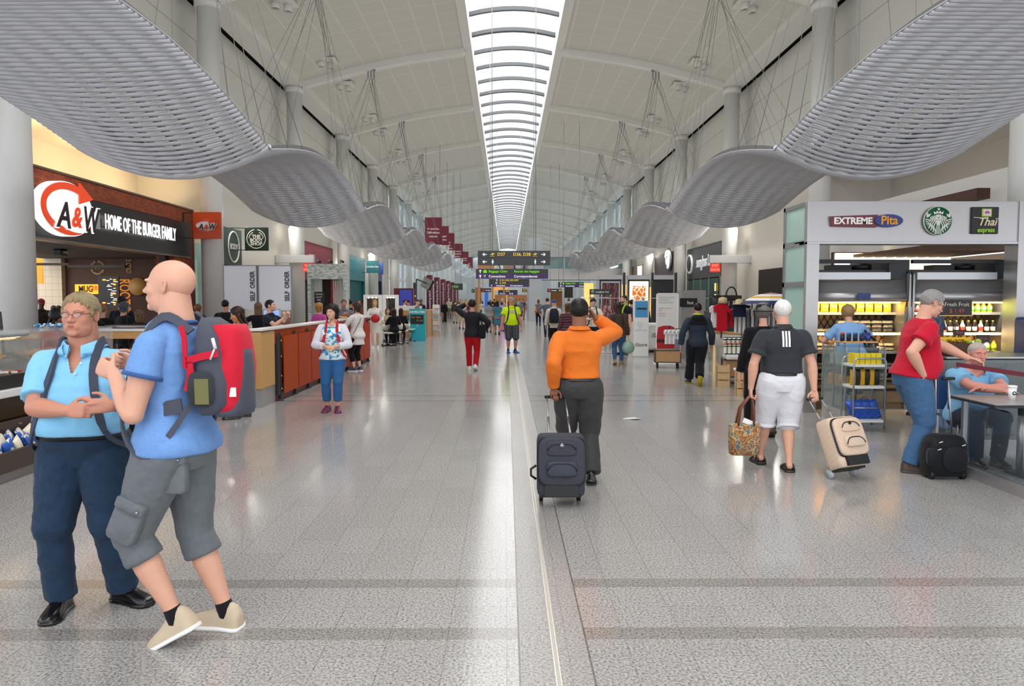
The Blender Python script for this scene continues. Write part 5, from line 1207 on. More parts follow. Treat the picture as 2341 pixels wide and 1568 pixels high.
mb = MB(); text(mb,'Thaï',c + V(.02,-.022,-.025),AXC,AYC,.17,0,.01,bold=.002,shear=.35,sx=.95); mb.tube([c + V(-.18,-.022,.045),c + V(-.05,-.022,.035),c + V(.04,-.022,.045)],.007,5); part('lettering',mb,mat('thai_cream','ecdcb8',.4),t)
mb = MB(); text(mb,'express',c + V(.01,-.022,-.145),AXC,AYC,.095,0,.01,bold=.003,sx=.88); part('lettering',mb,mat('thai_lime','9ac81e',.4),t)
# --- two open refrigerated cases
m_lat = mat('lattice_brown','5a3c20',.6); m_shelf = mat('shelf_steel','b8b8b4',.3,.7); m_warmback = mat('case_warm','c8a878',.6)
def fridge(label,x0,x1,which):
 y0 = 11.95; y1 = 12.75; t = thing('refrigerated_case',label,'refrigerator',((x0 + x1) / 2,y0,0)); w = x1 - x0
 pr = [(0,0),(0,.45),(.12,.6),(.06,1.6),(0,1.75),(0,2.12),(.8,2.12),(.8,0)]
 for x in (x0,x1 - .05): part('side_panel',MB().prism(pr,(x,y0,0),(0,1,0),(0,0,1),(.05,0,0)),m_steelp,t)
 part('back_panel',Bx(x0 + .05,x1 - .05,y1 - .04,y1,.4,1.7),m_warmback,t)
 cn = MB(); n = 10; rg = []
 for x in (x0 + .05,x1 - .05):
  r = [Vector((x,y0 - .02 + .07 * (1 - math.cos(q)),1.69 + .09 * (1 + math.sin(q - math.pi / 2)))) for q in np.linspace(0,math.pi / 2,n)]; rg.append([Vector((x,y0 + .08,1.68))] + [Vector((x,y0 + .04 - .05 * math.sin(q),1.76 - .08 * math.cos(q))) for q in np.linspace(0,math.pi,n)] + [Vector((x,y0 + .06,2.02)),Vector((x,y0 + .1,2.02)),Vector((x,y0 + .12,1.70))])
 cn.loft(rg,0,True); part('canopy',cn,m_steel,t); part('light_housing',Bx(x0 + .08,x0 + w * .8,y0 + .0,y0 + .2,2.03,2.14),mat('alu_white','d0d4d8',.35,.3),t)
 tp = MB(); tp.box(x0,x1,y0 + .1,y1,2.14,2.18); tp.box(x0 + w * .8,x1,y0 + .05,y1,2.04,2.34); tp.box(x0 + .02,x0 + w * .85,y0 + .02,y0 + .1,2.28,2.34); part('machine_box',tp,m_char,t)
 ml = MB(); ml.cyl((x0 + w * .62,y0 + .4,2.18),(x0 + w * .62,y0 + .4,2.30),.16,n=16); ml.box(x0 + w * .3,x0 + w * .5,y0 + .3,y0 + .6,2.18,2.27); part('compressor',ml,m_black,t)
 part('lamp_tube',MB().cyl((x0 + .1,y0 + .10,1.67),(x1 - .1,y0 + .10,1.67),.014,n=8),mat('warm_tube','ffcf8a',.4,emit=2.5),t)
 zs = (1.50,1.18,.885,.64)
 for i,z in enumerate(zs):
  d = .42 - .0 * i; s_ = MB(); s_.box(x0 + .05,x1 - .05,y1 - .04 - d - .12 * (i > 0) - .06 * (i > 1),y1 - .04,z - .015,z); s_.box(x0 + .05,x1 - .05,y1 - .05 - d - .12 * (i > 0) - .06 * (i > 1),y1 - .03 - d - .12 * (i > 0) - .06 * (i > 1),z - .03,z + .012); o = part('shelf',s_,m_shelf,t)
 bs = MB(); bs.box(x0 + .05,x1 - .05,y0 + .05,y1,.36,.46); bs.box(x0 + .05,x1 - .05,y0,y0 + .06,.1,.36); bs.box(x0 + .05,x1 - .05,y0 + .04,y0 + .1,0,.1); part('base',bs,mat('case_base','9a8468',.4,.3),t)
 rl = MB(); rl.box(x0 + .05,x1 - .05,y0 - .01,y0 + .02,.28,.32); rl.box(x0 + .05,x1 - .05,y0 - .01,y0 + .02,.42,.46); part('bumper',rl,m_dbrown,t)
 la = MB(); yb = y1 - .055; nn_ = 15
 for i in range(-8,nn_ + 1):
  for s in (-1,1):
   xa = x0 + .1 + i * w / nn_; pts = []
   for (z0_,z1_) in ((.5,1.66),):
    H_ = z1_ - z0_; dx = H_ * .62 * s; p0 = Vector((xa if s > 0 else xa + .72,yb,z0_)); p1 = p0 + Vector((dx,0,H_))
    for p_,q_ in ((p0,p1),):
     ta,tb = 0.0,1.0
     d_ = q_.x - p_.x; lo,hi = x0 + .06,x1 - .06; t0,t1 = sorted(((lo - p_.x) / d_,(hi - p_.x) / d_)); ta,tb = max(0,t0),min(1,t1)
     if tb > ta + .02: A_ = p_.lerp(q_,ta); B_ = p_.lerp(q_,tb); n_ = Vector((B_.z - A_.z,0,A_.x - B_.x)).normalized() * .007; la.add([A_ - n_,A_ + n_,B_ + n_,B_ - n_,A_ - n_ + V(0,-.008,0),A_ + n_ + V(0,-.008,0),B_ + n_ + V(0,-.008,0),B_ - n_ + V(0,-.008,0)],[(0,1,2,3),(7,6,5,4),(0,4,5,1),(1,5,6,2),(2,6,7,3),(3,7,4,0)])
 part('lattice_back',la,m_lat,t)
 for x in (x0 + .02,x1 - .02):
  part('corner_rail',MB().tube([(x,y0 - .02,.1),(x,y0 - .02,2.1),(x,y0 + .03,2.16)],.022,8),m_steelp,t)
 area_light('case_lamp',((x0 + x1) / 2,y0 + .25,1.66),(R_(25),0,0),w * .9,.1,20 if which == 0 else 17,(1.0,.70,.30) if which == 0 else (1.0,.84,.6))
 area_light('case_shelf_lamp',((x0 + x1) / 2,y0 + .12,1.15),(R_(60),0,0),w * .9,.05,8,(1.0,.68,.3)); return t
fa = at(1848,700,Y=11.95).x; fb = at(2082,700,Y=11.95).x; fc = at(2326,700,Y=11.95).x
fridge('left open refrigerated food case with warm lights and yellow packs',fa,fb - .01,0); fridge('right open refrigerated drinks case with green bottles',fb + .01,fc,1)
for i,px in enumerate((1967,1983)): a = at(px,677,Y=11.88); single('blue_card',MB().cbox(a,(.095,.01,.10)),mat('card_blue','1f3f7c',.4),'small blue card stuck on the steel canopy, %s of the pair' % ('left','right')[i],'card','blue cards',loc=a)
rr = random.Random(21); SH = 12.75
m_pk = [ramp_mat('pack_yellow',[(0,'e0a01c'),(.4,'f0b828'),(.55,'f6dc8a'),(.65,'c87814')],'NOISE',10,.25),ramp_mat('pack_amber',[(0,'d08818'),(.45,'e8a820'),(.58,'f4e0a0')],'NOISE',12,.25)]
for i in range(10): x = fa + .14 + i * .145; single('snack_pack',bag_mb(.13,.15 + .02 * (i % 2),.07,Matrix.Translation((x,SH - .38,1.585)) @ Matrix.Rotation(rr.uniform(-.08,.08),4,'Y'),i),m_pk[i % 2],'yellow food pack on the top shelf of the left case','food pack','yellow packs in the left case',loc=(x,SH - .38,1.50))
def clam(x,y,z,cols,lab,grp):
 t = thing('food_tray',lab,'food tray',(x,y,z),group=grp); a = MB().cbox((x,y,z + .012),(.17,.12,.024)); part('tray_base',a,m_black,t); a = MB(); r = random.Random(int(x * 100 + z * 77))
 for k_ in range(9): a.ball((x + r.uniform(-.06,.06),y + r.uniform(-.04,.04),z + .03),(r.uniform(.015,.03),.02,.014),6,k_ % 3)
 part('filling',a,cols,t); a = MB(); a.prism([(-.08,0),(.08,0),(.065,.04),(-.065,.04)],(x,y - .055,z + .022),AXC,AYC,(0,.11,0)); part('lid',a,glassy('clear_lid','f4f4f0',.22,.05,.05),t)
m_veg = [mat('leaf_green','5c8c2c',.6),mat('tomato_red','c0402c',.5),mat('corn_yellow','e0b844',.5)]; m_sw = [mat('bread_side','dcb878',.7),mat('ham2','d08870',.6),mat('lettuce','8cb048',.6)]
for row,(z,nst) in enumerate(((1.18,3),(.885,2),(.64,1))):
 for i in range(8):
  x = fa + .16 + i * .18
  if row == 0 and i < 3: nst_ = 1
  else: nst_ = nst
  for s in range(nst_): clam(x,SH - .42 - .05 * row,z + s * .066,(m_veg if (i + s) % 3 else m_sw),'clear lidded food tray on a shelf of the left refrigerated case','clear lidded food trays')
for i in range(7):
 x = fa + .18 + i * .2; t = thing('food_bowl','white bowl of food on the lowest shelf of the left case','bowl',(x,SH - .5,.46),group='white bowls in the left case'); part('bowl',MB().lathe([(.05,.46),(.085,.53),(.08,.53),(.04,.47)],(x,SH - .45,0),14),m_offw,t); part('food',MB().ball((x,SH - .45,.525),(.07,.07,.02),10),m_veg[2] if i % 2 else m_sw[1],t)
def bottle(x,y,z,h_,r_,mb_,mc,lab,grp,ml=None):
 t = thing('drink_bottle',lab,'bottle',(x,y,z),group=grp); part('bottle_body',MB().lathe([(r_ * .9,z),(r_,z + .01),(r_,z + h_ * .62),(r_ * .45,z + h_ * .82),(r_ * .4,z + h_ * .92)],(x,y,0),10),mb_,t)
 part('cap',MB().cyl((x,y,z + h_ * .91),(x,y,z + h_),r_ * .45,n=8),mc,t)
 if ml: part('label_band',MB().lathe([(r_ * 1.03,z + h_ * .18),(r_ * 1.03,z + h_ * .5)],(x,y,0),10),ml,t)
cg,cy_,cl_,cdk,cw,cr2 = [mat('drink_' + n_,c_,.2) for n_,c_ in (('green','4fae3a'),('yellow','d8c020'),('lime','9ccc3c'),('dark','2a2018'),('white','e8e8e4'),('red','a03028'))]
for i in range(15):
 x = fb + .12 + i * .098; col,lb = ((cdk,cr2) if i < 4 else (cg,cw) if i < 8 else (cl_,cy_) if i < 11 else (cy_,cg)); nm_ = 'dark' if i < 4 else 'green' if i < 8 else 'lime' if i < 11 else 'yellow'
 bottle(x,SH - .4,1.50,.165,.04,col,cw,nm_ + ' drink bottle on the top shelf of the right case',nm_ + ' bottles on the top shelf',lb)
for i in range(15):
 x = fb + .12 + i * .098; col,lb = (cdk,cw) if i % 3 else (cw,cr2); bottle(x,SH - .5,1.18,.20,.035,col,cy_,('dark' if i % 3 else 'white') + ' bottle on the second shelf of the right case',('dark' if i % 3 else 'white') + ' bottles on the second shelf',lb)
for i in range(13):
 x = fb + .14 + i * .112; bottle(x,SH - .55,.885,.18,.042,cw if i % 2 else cy_,cr2,('white' if i % 2 else 'yellow') + ' bottle on the third shelf of the right case',('white' if i % 2 else 'yellow') + ' bottles on the third shelf',cl_)
for i in range(9): x = fb + .2 + i * .155; single('drink_carton',Bx(x - .05,x + .05,SH - .62,SH - .52,.64,.80),(cw,cr2,cg)[i % 3],('white','red','green')[i % 3] + ' carton on the lowest shelf of the right case','carton',('white','red','green')[i % 3] + ' cartons in the right case',loc=(x,SH - .57,.64))
# --- glass vitrine, tray of bottles
t = thing('glass_vitrine','low glass display cabinet on a steel base beside the cart','display case',(4.9,10.9,0)); x0,x1,y0,y1 = 4.62,5.15,10.35,11.12
part('base',Bx(x0,x1,y0,y1,0,.20),m_steel,t); g = MB()
for q in ((x0,x0 + .008,y0,y1,.2,1.06),(x0,x1,y0,y0 + .008,.2,1.06),(x0,x1,y0,y1,1.06,1.068),(x0,x1,y1 - .008,y1,.2,1.06)): g.box(*q)
part('glass',g,glassy('vitrine_glass','cfe4e0',.06,.03,.2),t); fr = MB()
for x,y in ((x0,y0),(x1,y0),(x0,y1),(x1,y1),(x0,(y0 + y1) / 2)): fr.box(x - .008,x + .008,y - .008,y + .008,.2,1.07)
part('corner_rods',fr,m_steelp,t)
for z in (.5,.80): part('glass_shelf',Bx(x0 + .02,x1 - .02,y0 + .02,y1 - .02,z,z + .01),glassy('shelf_glass','bcdcd4',.4,.05,.4),t)
for i in range(6): bottle(4.72 + .02 * (i % 2),10.45 + i * .11,.21,.22,.033,glassy('water','d4e8f0',.35,.05,.3),mat('cap_blue','2458a8',.4),'clear water bottle at the bottom of the glass vitrine','water bottles in the vitrine')
for i in range(5): single('snack_bag',bag_mb(.12,.17,.05,Matrix.Translation((4.95,10.5 + i * .13,.3)) @ Matrix.Rotation(.4,4,'Z'),i),(cr2,cy_)[i % 2],('red','yellow')[i % 2] + ' snack bag inside the glass vitrine','snack bag',('red','yellow')[i % 2] + ' snack bags in the vitrine',loc=(4.95,10.5 + i * .13,.21))
for i in range(4): single('drink_box',Bx(4.68,4.78,10.42 + i * .16,10.54 + i * .16,.81,.95),mat('box_pale',('c8d4dc','d8dce0')[i % 2],.4),'pale drink box on the upper vitrine shelf','box','pale boxes in the vitrine',loc=(4.73,10.5 + i * .16,.81))
for i in range(4): single('yellow_sachet',Bx(4.68,4.78,10.42 + i * .18,10.52 + i * .18,.51,.66),m_pk[i % 2],'yellow sachet on the middle vitrine shelf','sachet','yellow sachets in the vitrine',loc=(4.73,10.5 + i * .18,.51))
t = thing('bottle_tray','wooden tray standing on the glass vitrine','tray',(4.82,10.6,1.07)); part('tray_board',Bx(4.62,5.1,10.45,10.75,1.12,1.14),m_wood,t); q = MB(); [q.cyl((x,y,1.065),(x,y,1.12),.01,n=6) for x in (4.66,5.06) for y in (10.5,10.7)]; part('tray_feet',q,m_steelp,t)
for i in range(10):
 col = (mat('can_orange','c84a1c',.3) if i < 2 else mat('can_blue','2a7ab8',.3) if i < 7 else mat('can_navy','283890',.3)); nm_ = 'orange' if i < 2 else 'blue' if i < 7 else 'navy'; x = 4.65 + i * .045
 t = thing('drink_can',nm_ + ' capped slim can on the wooden tray','can',(x,10.6,1.14),group=nm_ + ' slim cans'); part('can_body',MB().cyl((x,10.58 + .05 * (i % 2),1.14),(x,10.58 + .05 * (i % 2),1.23),.019,n=10),m_black if i < 7 else col,t); part('can_cap',MB().cyl((x,10.58 + .05 * (i % 2),1.23),(x,10.58 + .05 * (i % 2),1.26),.018,n=10),col,t)
# --- steel cart
t = thing('steel_cart','three tier chrome serving cart stacked with yellow and blue packs','cart',(4.68,10.0,0)); x0,x1,y0,y1 = 4.47,4.88,9.78,10.12
for y in (y0,y1): part('tube_frame',MB().tube([(x0,y,.04),(x0,y,.92),(x0 + .03,y,.96),(x1 - .03,y,.96),(x1,y,.92),(x1,y,.04)],.012,8),m_steelp,t)
for z in (.16,.60,.88): part('shelf',Bx(x0,x1,y0,y1,z - .03,z),m_offw,t)
part('guard_rail',MB().cyl((x0,y0,.32),(x1,y0,.32),.007,n=6),m_steelp,t)
for x in (x0 + .17,x0 + .24): part('wheel',MB().cyl((x - .012,y1 + .02,.055),(x + .012,y1 + .02,.055),.055,n=16),m_black,t)
for i in range(6): x = x0 + .06 + (i % 5) * .072; single('yellow_pack',Bx(x - .032,x + .032,y0 + .06 + .1 * (i // 5),y0 + .14 + .1 * (i // 5),.88,1.02),mat('pack_lemon','e4cc1c',.4),'yellow box on the top shelf of the cart','box','yellow boxes on the cart',loc=(x,y0 + .1,.88))
for i in range(6): x = x0 + .05 + i * .062; single('food_bag',bag_mb(.075,.22,.06,Matrix.Translation((x,y0 + .14,.70)),i),(mat('bag_gold','c89a10',.35),m_black)[i % 2],('golden','black')[i % 2] + ' bag on the middle shelf of the cart','bag',('golden','black')[i % 2] + ' bags on the cart',loc=(x,y0 + .14,.60))
for i in range(4): x = x0 + .06 + i * .09; single('blue_bag',bag_mb(.14,.26,.09,Matrix.Translation((x,y0 + .13,.28)) @ Matrix.Rotation(-.35,4,'Y'),i),ramp_mat('bag_blue',[(0,'1a4aa8'),(.5,'2458c0'),(.6,'d8d8e0'),(.66,'1f50b0')],'NOISE',7,.3),'blue crisp bag leaning on the bottom shelf of the cart','bag','blue bags on the cart',loc=(x,y0 + .13,.16))
# --- fruit stand, basket, boards
t = thing('fruit_stand','dark fruit stand behind the seated man','stand',(6.1,9.7,0)); part('stand_body',Bx(5.55,7.4,9.55,10.2,0,.98),mat('stand_dark','3a3430',.5),t); part('stand_top',Bx(5.5,7.45,9.5,10.25,.98,1.0),m_steelp,t); part('blue_front',Bx(5.4,5.9,9.49,9.53,.1,.72),mat('front_blue','3f5c8c',.4),t)
a = at(2185,800,Y=9.7); t = thing('wicker_basket','wicker basket under the bananas','basket',(a.x,9.75,1.0)); part('basket',MB().lathe([(.20,1.0),(.25,1.17),(.235,1.17),(.19,1.03)],(a.x,9.75,0),24),ramp_mat('wicker',[(0,'4a3424'),(.5,'6a4c34')],'Z',40,.7,bump=.004),t)
m_ban = mat('banana_yellow','dcb422',.5)
for i in range(9):
 ang = rr.uniform(-.5,.5); pts = [Vector((a.x - .2 + .045 * i + .09 * math.cos(q) * .6,9.70 + .03 * (i % 2) + .09 * math.sin(ang) * math.cos(q),1.15 + .07 * math.sin(q))) for q in np.linspace(.3,2.6,8)]
 single('banana',MB().tube(pts,[.006,.014,.018,.02,.02,.018,.014,.007],7),m_ban,'yellow banana lying in the wicker basket','banana','bananas in the basket',loc=tuple(pts[0]))
for i,px in enumerate((2214,2236)): a = at(px,781,Y=9.7); single('green_apple',MB().ball(a,.04,12),mat('apple_green','a4c040',.35),'green apple beside the banana basket, %s one' % ('left','right')[i],'apple',loc=a)
for i,(px,py,w_,h_,lab) in enumerate(((2186,703,.42,.2,'black Fresh Fruit 1.49 price board held up before the drinks case'),(2247,774,.17,.10,'small rounded black price board above the green apples'),(2192,760,.15,.07,'small black price tag over the bananas'))):
 Y = 9.75 if i else 10.2; a = at(px,py,Y=Y); t = thing('price_board',lab,'sign',(a.x,Y,1.0)); part('board',MB().cbox(a,(w_,.015,h_)),m_black,t,bevel=.004); part('stand_rod',MB().cyl((a.x,Y + .01,1.0),(a.x,Y + .01,a.z),.006,n=6),m_dbrown,t)
 mb = MB()
 if i == 0: text(mb,'Fresh Fruit',a + V(0,-.012,.04),AXC,AYC,.075,0,.004); text(mb,'$ 1.49',a + V(0,-.012,-.045),AXC,AYC,.08,1,.004); part('board_frame',MB().box(a.x - w_ / 2 - .01,a.x + w_ / 2 + .01,Y - .012,Y + .01,a.z - h_ / 2 - .015,a.z - h_ / 2),m_wood,t)
 else: text(mb,'Fruit',a + V(0,-.012,0),AXC,AYC,.045,1,.004)
 part('writing',mb,[mat('chalk_white','c8c8b8',.6),mat('chalk_red','b85a4a',.6)],t)
# --- table, cup, barrier, chairs
t = thing('cafe_table','grey laminate cafe table where the man in light blue sits','table',(5.2,7.35,0)); part('table_top',Bx(4.52,6.0,7.0,7.72,.725,.75),mat('laminate','a09a98',.25),t,bevel=.006); part('table_edge',Bx(4.51,6.01,6.99,7.73,.715,.74),m_char,t)
for x in (5.0,5.75): part('leg',MB().cyl((x,7.35,0.02),(x,7.35,.715),.03),m_steelp,t)
part('foot_bar',MB().box(4.95,5.8,7.2,7.5,0,.03),m_char,t)
a = at(2330,905,Y=7.35); t = thing('coffee_cup','white paper coffee cup with lid and green round mark','cup',(4.87,7.3,.75)); part('cup',MB().lathe([(.028,.75),(.040,.875),(.038,.875)],(4.87,7.3,0),24),m_wht,t); part('lid',MB().lathe([(.043,.872),(.042,.885),(.036,.892),(.01,.892)],(4.87,7.3,0),24),m_wht,t); part('mark',MB().cyl((4.868,7.3 - .039,.82),(4.868,7.3 - .034,.82),.019,n=20),m_grn,t); part('mark_figure',MB().cyl((4.868,7.3 - .0405,.82),(4.868,7.3 - .038,.82),.009,n=12),m_wht,t)
t = thing('glass_barrier','low glass barrier on a steel kerb at the lower right edge','barrier',(4.5,6.6,0)); k = MB(); k.box(4.46,4.54,5.0,7.45,0,.10); part('kerb',k,m_steel,t); part('glass_panel',Bx(4.495,4.505,5.0,7.45,.10,.70),glassy('barrier_glass','b0bcc4',.06,.03,.25),t); k = MB(); k.box(4.48,4.52,7.42,7.46,0,.72); part('end_post',k,m_steelp,t)
t = thing('glass_screen','clear upright glass screen with steel edge behind the striding belt','screen',(5.4,8.75,0)); part('glass_panel',Bx(4.98,6.3,8.745,8.755,.1,1.02),glassy('screen_glass','b8ccd0',.10,.03,.3),t); k = MB(); k.box(4.96,4.985,8.73,8.77,0,1.02); k.box(4.96,6.3,8.73,8.77,0,.1); part('steel_edge',k,m_steelp,t)
t = thing('belt_strap','dark red retractable belt stretched over the cafe table','belt',(4.6,7.7,1.0)); a = at(2186,833,Y=7.62); b2 = at(2345,857,Y=7.2); k = MB(); d_ = (b2 - a); k.add([a + V(0,0,-.022),a + V(0,0,.022),b2 + d_ * .5 + V(0,0,.022),b2 + d_ * .5 + V(0,0,-.022),a + V(.002,.006,-.022),a + V(.002,.006,.022),b2 + d_ * .5 + V(.002,.006,.022),b2 + d_ * .5 + V(.002,.006,-.022)],[(0,1,2,3),(7,6,5,4),(1,5,6,2),(0,3,7,4),(0,4,5,1),(3,2,6,7)]); part('belt',k,mat('belt_red','6a2030',.6),t)
pe = b2 + d_ * .5; part('post',MB().cyl((pe.x,pe.y,0),(pe.x,pe.y,pe.z + .04),.03),m_char,t)
m_chb = mat('chair_blue','2f4f80',.4)
def cafe_chair(lab,x,y,rz):
 t = thing('cafe_chair',lab,'chair',(x,y,0),rz,'blue and steel cafe chairs'); part('seat',MB().box(-.21,.21,-.21,.21,.43,.46),m_chb,t,False,bevel=.01); bk = MB(); bk.box(-.21,.21,.20,.225,.50,.88); part('backrest',bk,m_chb,t,False,bevel=.01)
 for sx_ in (-1,1):
  part('leg',MB().tube([(sx_ * .23,.24,0),(sx_ * .22,.21,.46),(sx_ * .22,.23,.92)],.013,8),m_steelp,t,False); part('leg',MB().tube([(sx_ * .23,-.24,0),(sx_ * .21,-.2,.44)],.013,8),m_steelp,t,False)
cafe_chair('blue cafe chair the seated man sits on',5.0,8.22,0); cafe_chair('blue cafe chair right of the seated man',5.95,7.9,.2); cafe_chair('empty blue cafe chair on the near side of the table',5.35,6.55,math.pi)
single('blue_bin',Bx(7.45,8.3,10.6,11.2,0,1.46),mat('bin_blue','2c4c88',.4),'blue rounded box beside the drinks case and steel post','box',loc=(7.8,10.9,0),bevel=.04)
# --- cosy shop fascia and wooden beam above, right wall shops
t = thing('storefront','white boxed fascia of the coffee shop above the steel kiosk','shop front',(9.9,18,2.9)); part('fascia',Bx(9.9,10.4,13.2,23.9,2.95,4.33),m_white,t); part('post',Bx(9.9,10.3,23.5,23.9,0,2.95),m_white,t)
t = thing('wooden_beam','dark brown wooden beam fixed to the white fascia','beam',(9.5,17,3.8)); part('beam',Bx(9.35,9.62,15.3,21.0,3.72,3.93),mat('walnut','4c2c20',.5,0,0,8,.15),t); k = MB()
for y in (16,18,20): k.box(9.6,9.92,y - .03,y + .03,3.93,3.97)
part('brackets',k,m_steelp,t)
t = thing('wood_canopy','brown slatted timber canopy over the lit band behind the kiosk','canopy',(10.2,19,2.9)); k = MB()
for i in range(9): k.box(9.0 + i * .28,9.14 + i * .28,16.5,19.9,2.80,2.88)
part('slats',k,mat('canopy_brown','5a4030',.6),t); part('front_beam',Bx(8.9,11.5,16.4,16.5,2.76,2.92),mat('canopy_brown','5a4030'),t)
t = thing('lit_band','bright warm panel standing in for the lit shop ceiling behind the drinks cases','light box',(10.2,20,2.4)); part('ceiling_glow',Bx(8.6,11.6,20.0,20.1,2.5,2.92),mat('warm_lit','ffe2b0',.5,emit=2.2),t)  # upright glowing panel stands in for the lit shop ceiling
part('glow_backing',Bx(8.55,11.65,20.1,20.2,2.45,2.95),m_dbrown,t)
struct('wall_back',Bx(9.9,14,23.6,23.9,0,3.0),mat('shop_beige','a8917c',.7)); struct('wall_right',Bx(13.8,14,10,23.6,0,3.0),mat('shop_beige'  ,'a8917c'))
single('dark_opening',Bx(9.80,9.885,26.6,29.8,0.02,2.85),mat('opening_black','15120f',.7),'dark open shop doorway in the beige wall on the right','doorway',loc=(9.85,28,0))
t = shopfront('dark grey eyewear shop front with lit letters on the right wall',34.5,41.0,2.75,4.35,mat('sg_fascia','3c3e40',.4),m_dop,side=1,jamb=m_steelp)
part('shop_glass',Bx(9.6,9.62,34.75,40.75,.05,2.7),glassy('sg_glass','5f7f7a',.6,.05,.6),t); k = MB()
for y in (36.3,37.8,39.3): k.box(9.57,9.62,y - .04,y + .04,0,2.75)
part('mullion',k,m_steelp,t); mb = MB(); text(mb,'sunglass hut',(9.58,37.2,3.55),(0,-1,0),(0,0,1),.8,0,.04,bold=.0,sx=.78); part('lettering',mb,mat('sg_letters','e4e8ee',.4,emit=.15),t); part('round_mark',MB().cyl((9.63,40.1,3.55),(9.52,40.1,3.55),.5,n=32),mat('sg_letters','e4e8ee'),t); part('round_mark_core',MB().cyl((9.53,40.0,3.55),(9.50,40.0,3.55),.40,n=32),mat('sg_fascia','3c3e40'),t)
q = MB()
for i in range(4): q.box(9.54,9.56,35.0,35.12,.6 + i * .5,.95 + i * .5)
part('display_lights',q,mat('amber_lit','ffca6a',.4,emit=2),t)
t = shopfront('mauve coffee shop front with round lit emblem on the right wall',44.0,50.0,2.8,4.5,mat('mauve','4e4348',.5),m_dop,side=1); c = Vector((9.58,45.2,4.05)); part('emblem_disc',MB().cyl(c,c + V(-.1,0,0),.68,n=32),m_grey,t); q = MB(); q.tube([c + V(-.12,.5 * math.cos(a_),.5 * math.sin(a_)) for a_ in np.linspace(.3,4.4,20)],.07,6); q.tube([c + V(-.12,.28 * math.cos(a_) - .1,.28 * math.sin(a_)) for a_ in np.linspace(2,6.6,16)],.07,6); q.ball(c + V(-.12,.1,-.12),(.04,.13,.2),8); part('emblem_lines',q,mat('emblem_lit','f4f6ff',.4,emit=1.2),t)
t = shopfront('tan panelled shop front with lit window strips on the right wall',54,59,0.05,4.2,mat('tan_panel','7c6a58',.6),m_dop,side=1); q = MB()
for y in (54.6,55.6): q.box(9.55,9.62,y,y + .4,2.9,4.1)
part('lit_strips',q,m_lit,t)
# --- poster light boxes in steel frames
m_gir = ramp_mat('giraffe',[(0,'f6ead0'),(.055,'f6ead0'),(.06,'c8641c'),(.4,'a84a14')],'VEDGE',4.2,.5,(1.6,1,1.2)); m_gir.node_tree.nodes['Principled BSDF'].inputs['Emission Strength'].default_value = .7
_n = m_gir.node_tree; _n.links.new([x for x in _n.nodes if x.type == 'VALTORGB'][0].outputs[0],_n.nodes['Principled BSDF'].inputs['Emission Color'])
m_choc = ramp_mat('choc_art',[(0,'4a1e1c'),(.42,'6a2c26'),(.55,'8a4a40'),(.66,'c8c4d8'),(.74,'5a2420')],'X',1.6,.4,(1,1,2),9)
for i,(xa,xb,lab) in enumerate(((1368,1422,'framed dark red patterned poster under a steel header'),(1433,1487,'backlit poster with orange cracked tile pattern'),(1492,1540,'dark empty poster panel with steel header behind the collection sign'))):
 Y = 30.0; a,b_ = at(xa,700,Y=Y),at(xb,629,Y=Y); t = thing('poster_stand',lab,'poster',((a.x + b_.x) / 2,Y,0)); zt = b_.z
 part('header',Bx(a.x,b_.x,Y - .15,Y + .1,zt - .17,zt),m_steel,t); part('back_panel',Bx(a.x + .04,b_.x - .04,Y - .05,Y + .05,0,zt - .17),mat('panel_ink','14161a',.35),t); part('side_post',Bx(b_.x + .05,b_.x + .12,Y - .1,Y + .1,0,zt + .1),m_char,t)
 if i < 2:
  part('poster_border',Bx(a.x + .09,b_.x - .09,Y - .08,Y - .05,.6,zt - .24),mat('border%d' % i,('c8ccd8','ffe9bc')[i],.4,emit=(0,1.1)[i]),t); part('poster_art',Bx(a.x + (.13 if i == 0 else .20),b_.x - (.13 if i == 0 else .20),Y - .085,Y - .08,.7,zt - (.30 if i == 0 else .42)),(m_choc,m_gir)[i],t)
for px,w_,z0_,z1_ in ((1346,.35,0,2.35),(1427,.16,0,2.3),(1489.5,.12,0,2.2)):
 a = at(px,680,Y=30.3); single('lit_shelf',Bx(a.x - w_ / 2,a.x + w_ / 2,30.2,30.4,z0_,z1_),mat('shelf_lit','e8b460',.5,emit=.9),'narrow warm lit shelf column by the poster stands at %s' % ('the eyewear kiosk','the middle','the dark panel')[(1346,1427,1489.5).index(px)],'shelf',loc=(a.x,30.3,z0_))
# eyewear kiosk
Y = 27; a,b_ = at(1348,673,Y=Y),at(1397,661,Y=Y); t = thing('eyewear_kiosk','small eyewear kiosk with dark sunglass hut sign','kiosk',((a.x + b_.x) / 2,Y,0)); part('sign_panel',Bx(a.x,b_.x,Y - .05,Y + .05,a.z,b_.z),m_char,t); mb = MB(); text(mb,'sunglass hut',((a.x + b_.x) / 2 + .06,Y - .055,(a.z + b_.z) / 2),AXC,AYC,.115,0,.004,bold=.001,sx=.85); part('lettering',mb,m_offw,t); part('round_mark',MB().cyl((a.x + .1,Y - .05,(a.z + b_.z) / 2),(a.x + .1,Y - .06,(a.z + b_.z) / 2),.06,n=20),mat('mark_sea','7ca09a',.4),t)
k = MB(); [k.box(x - .02,x + .02,Y - .02,Y + .02,0,a.z) for x in (a.x + .02,b_.x - .02)]; k.box(a.x,b_.x,Y - .02,Y + .02,a.z - .12,a.z - .09); part('steel_posts',k,m_steelp,t); k = MB(); k.box(a.x,b_.x + .9,Y,Y + .6,0,.95); part('counter',k,m_offw,t); k = MB(); k.box(a.x - .1,b_.x + 3.4,Y - .3,Y - .27,a.z - .02 - .12,a.z - .12); part('top_rail',k,m_ltgrey,t)
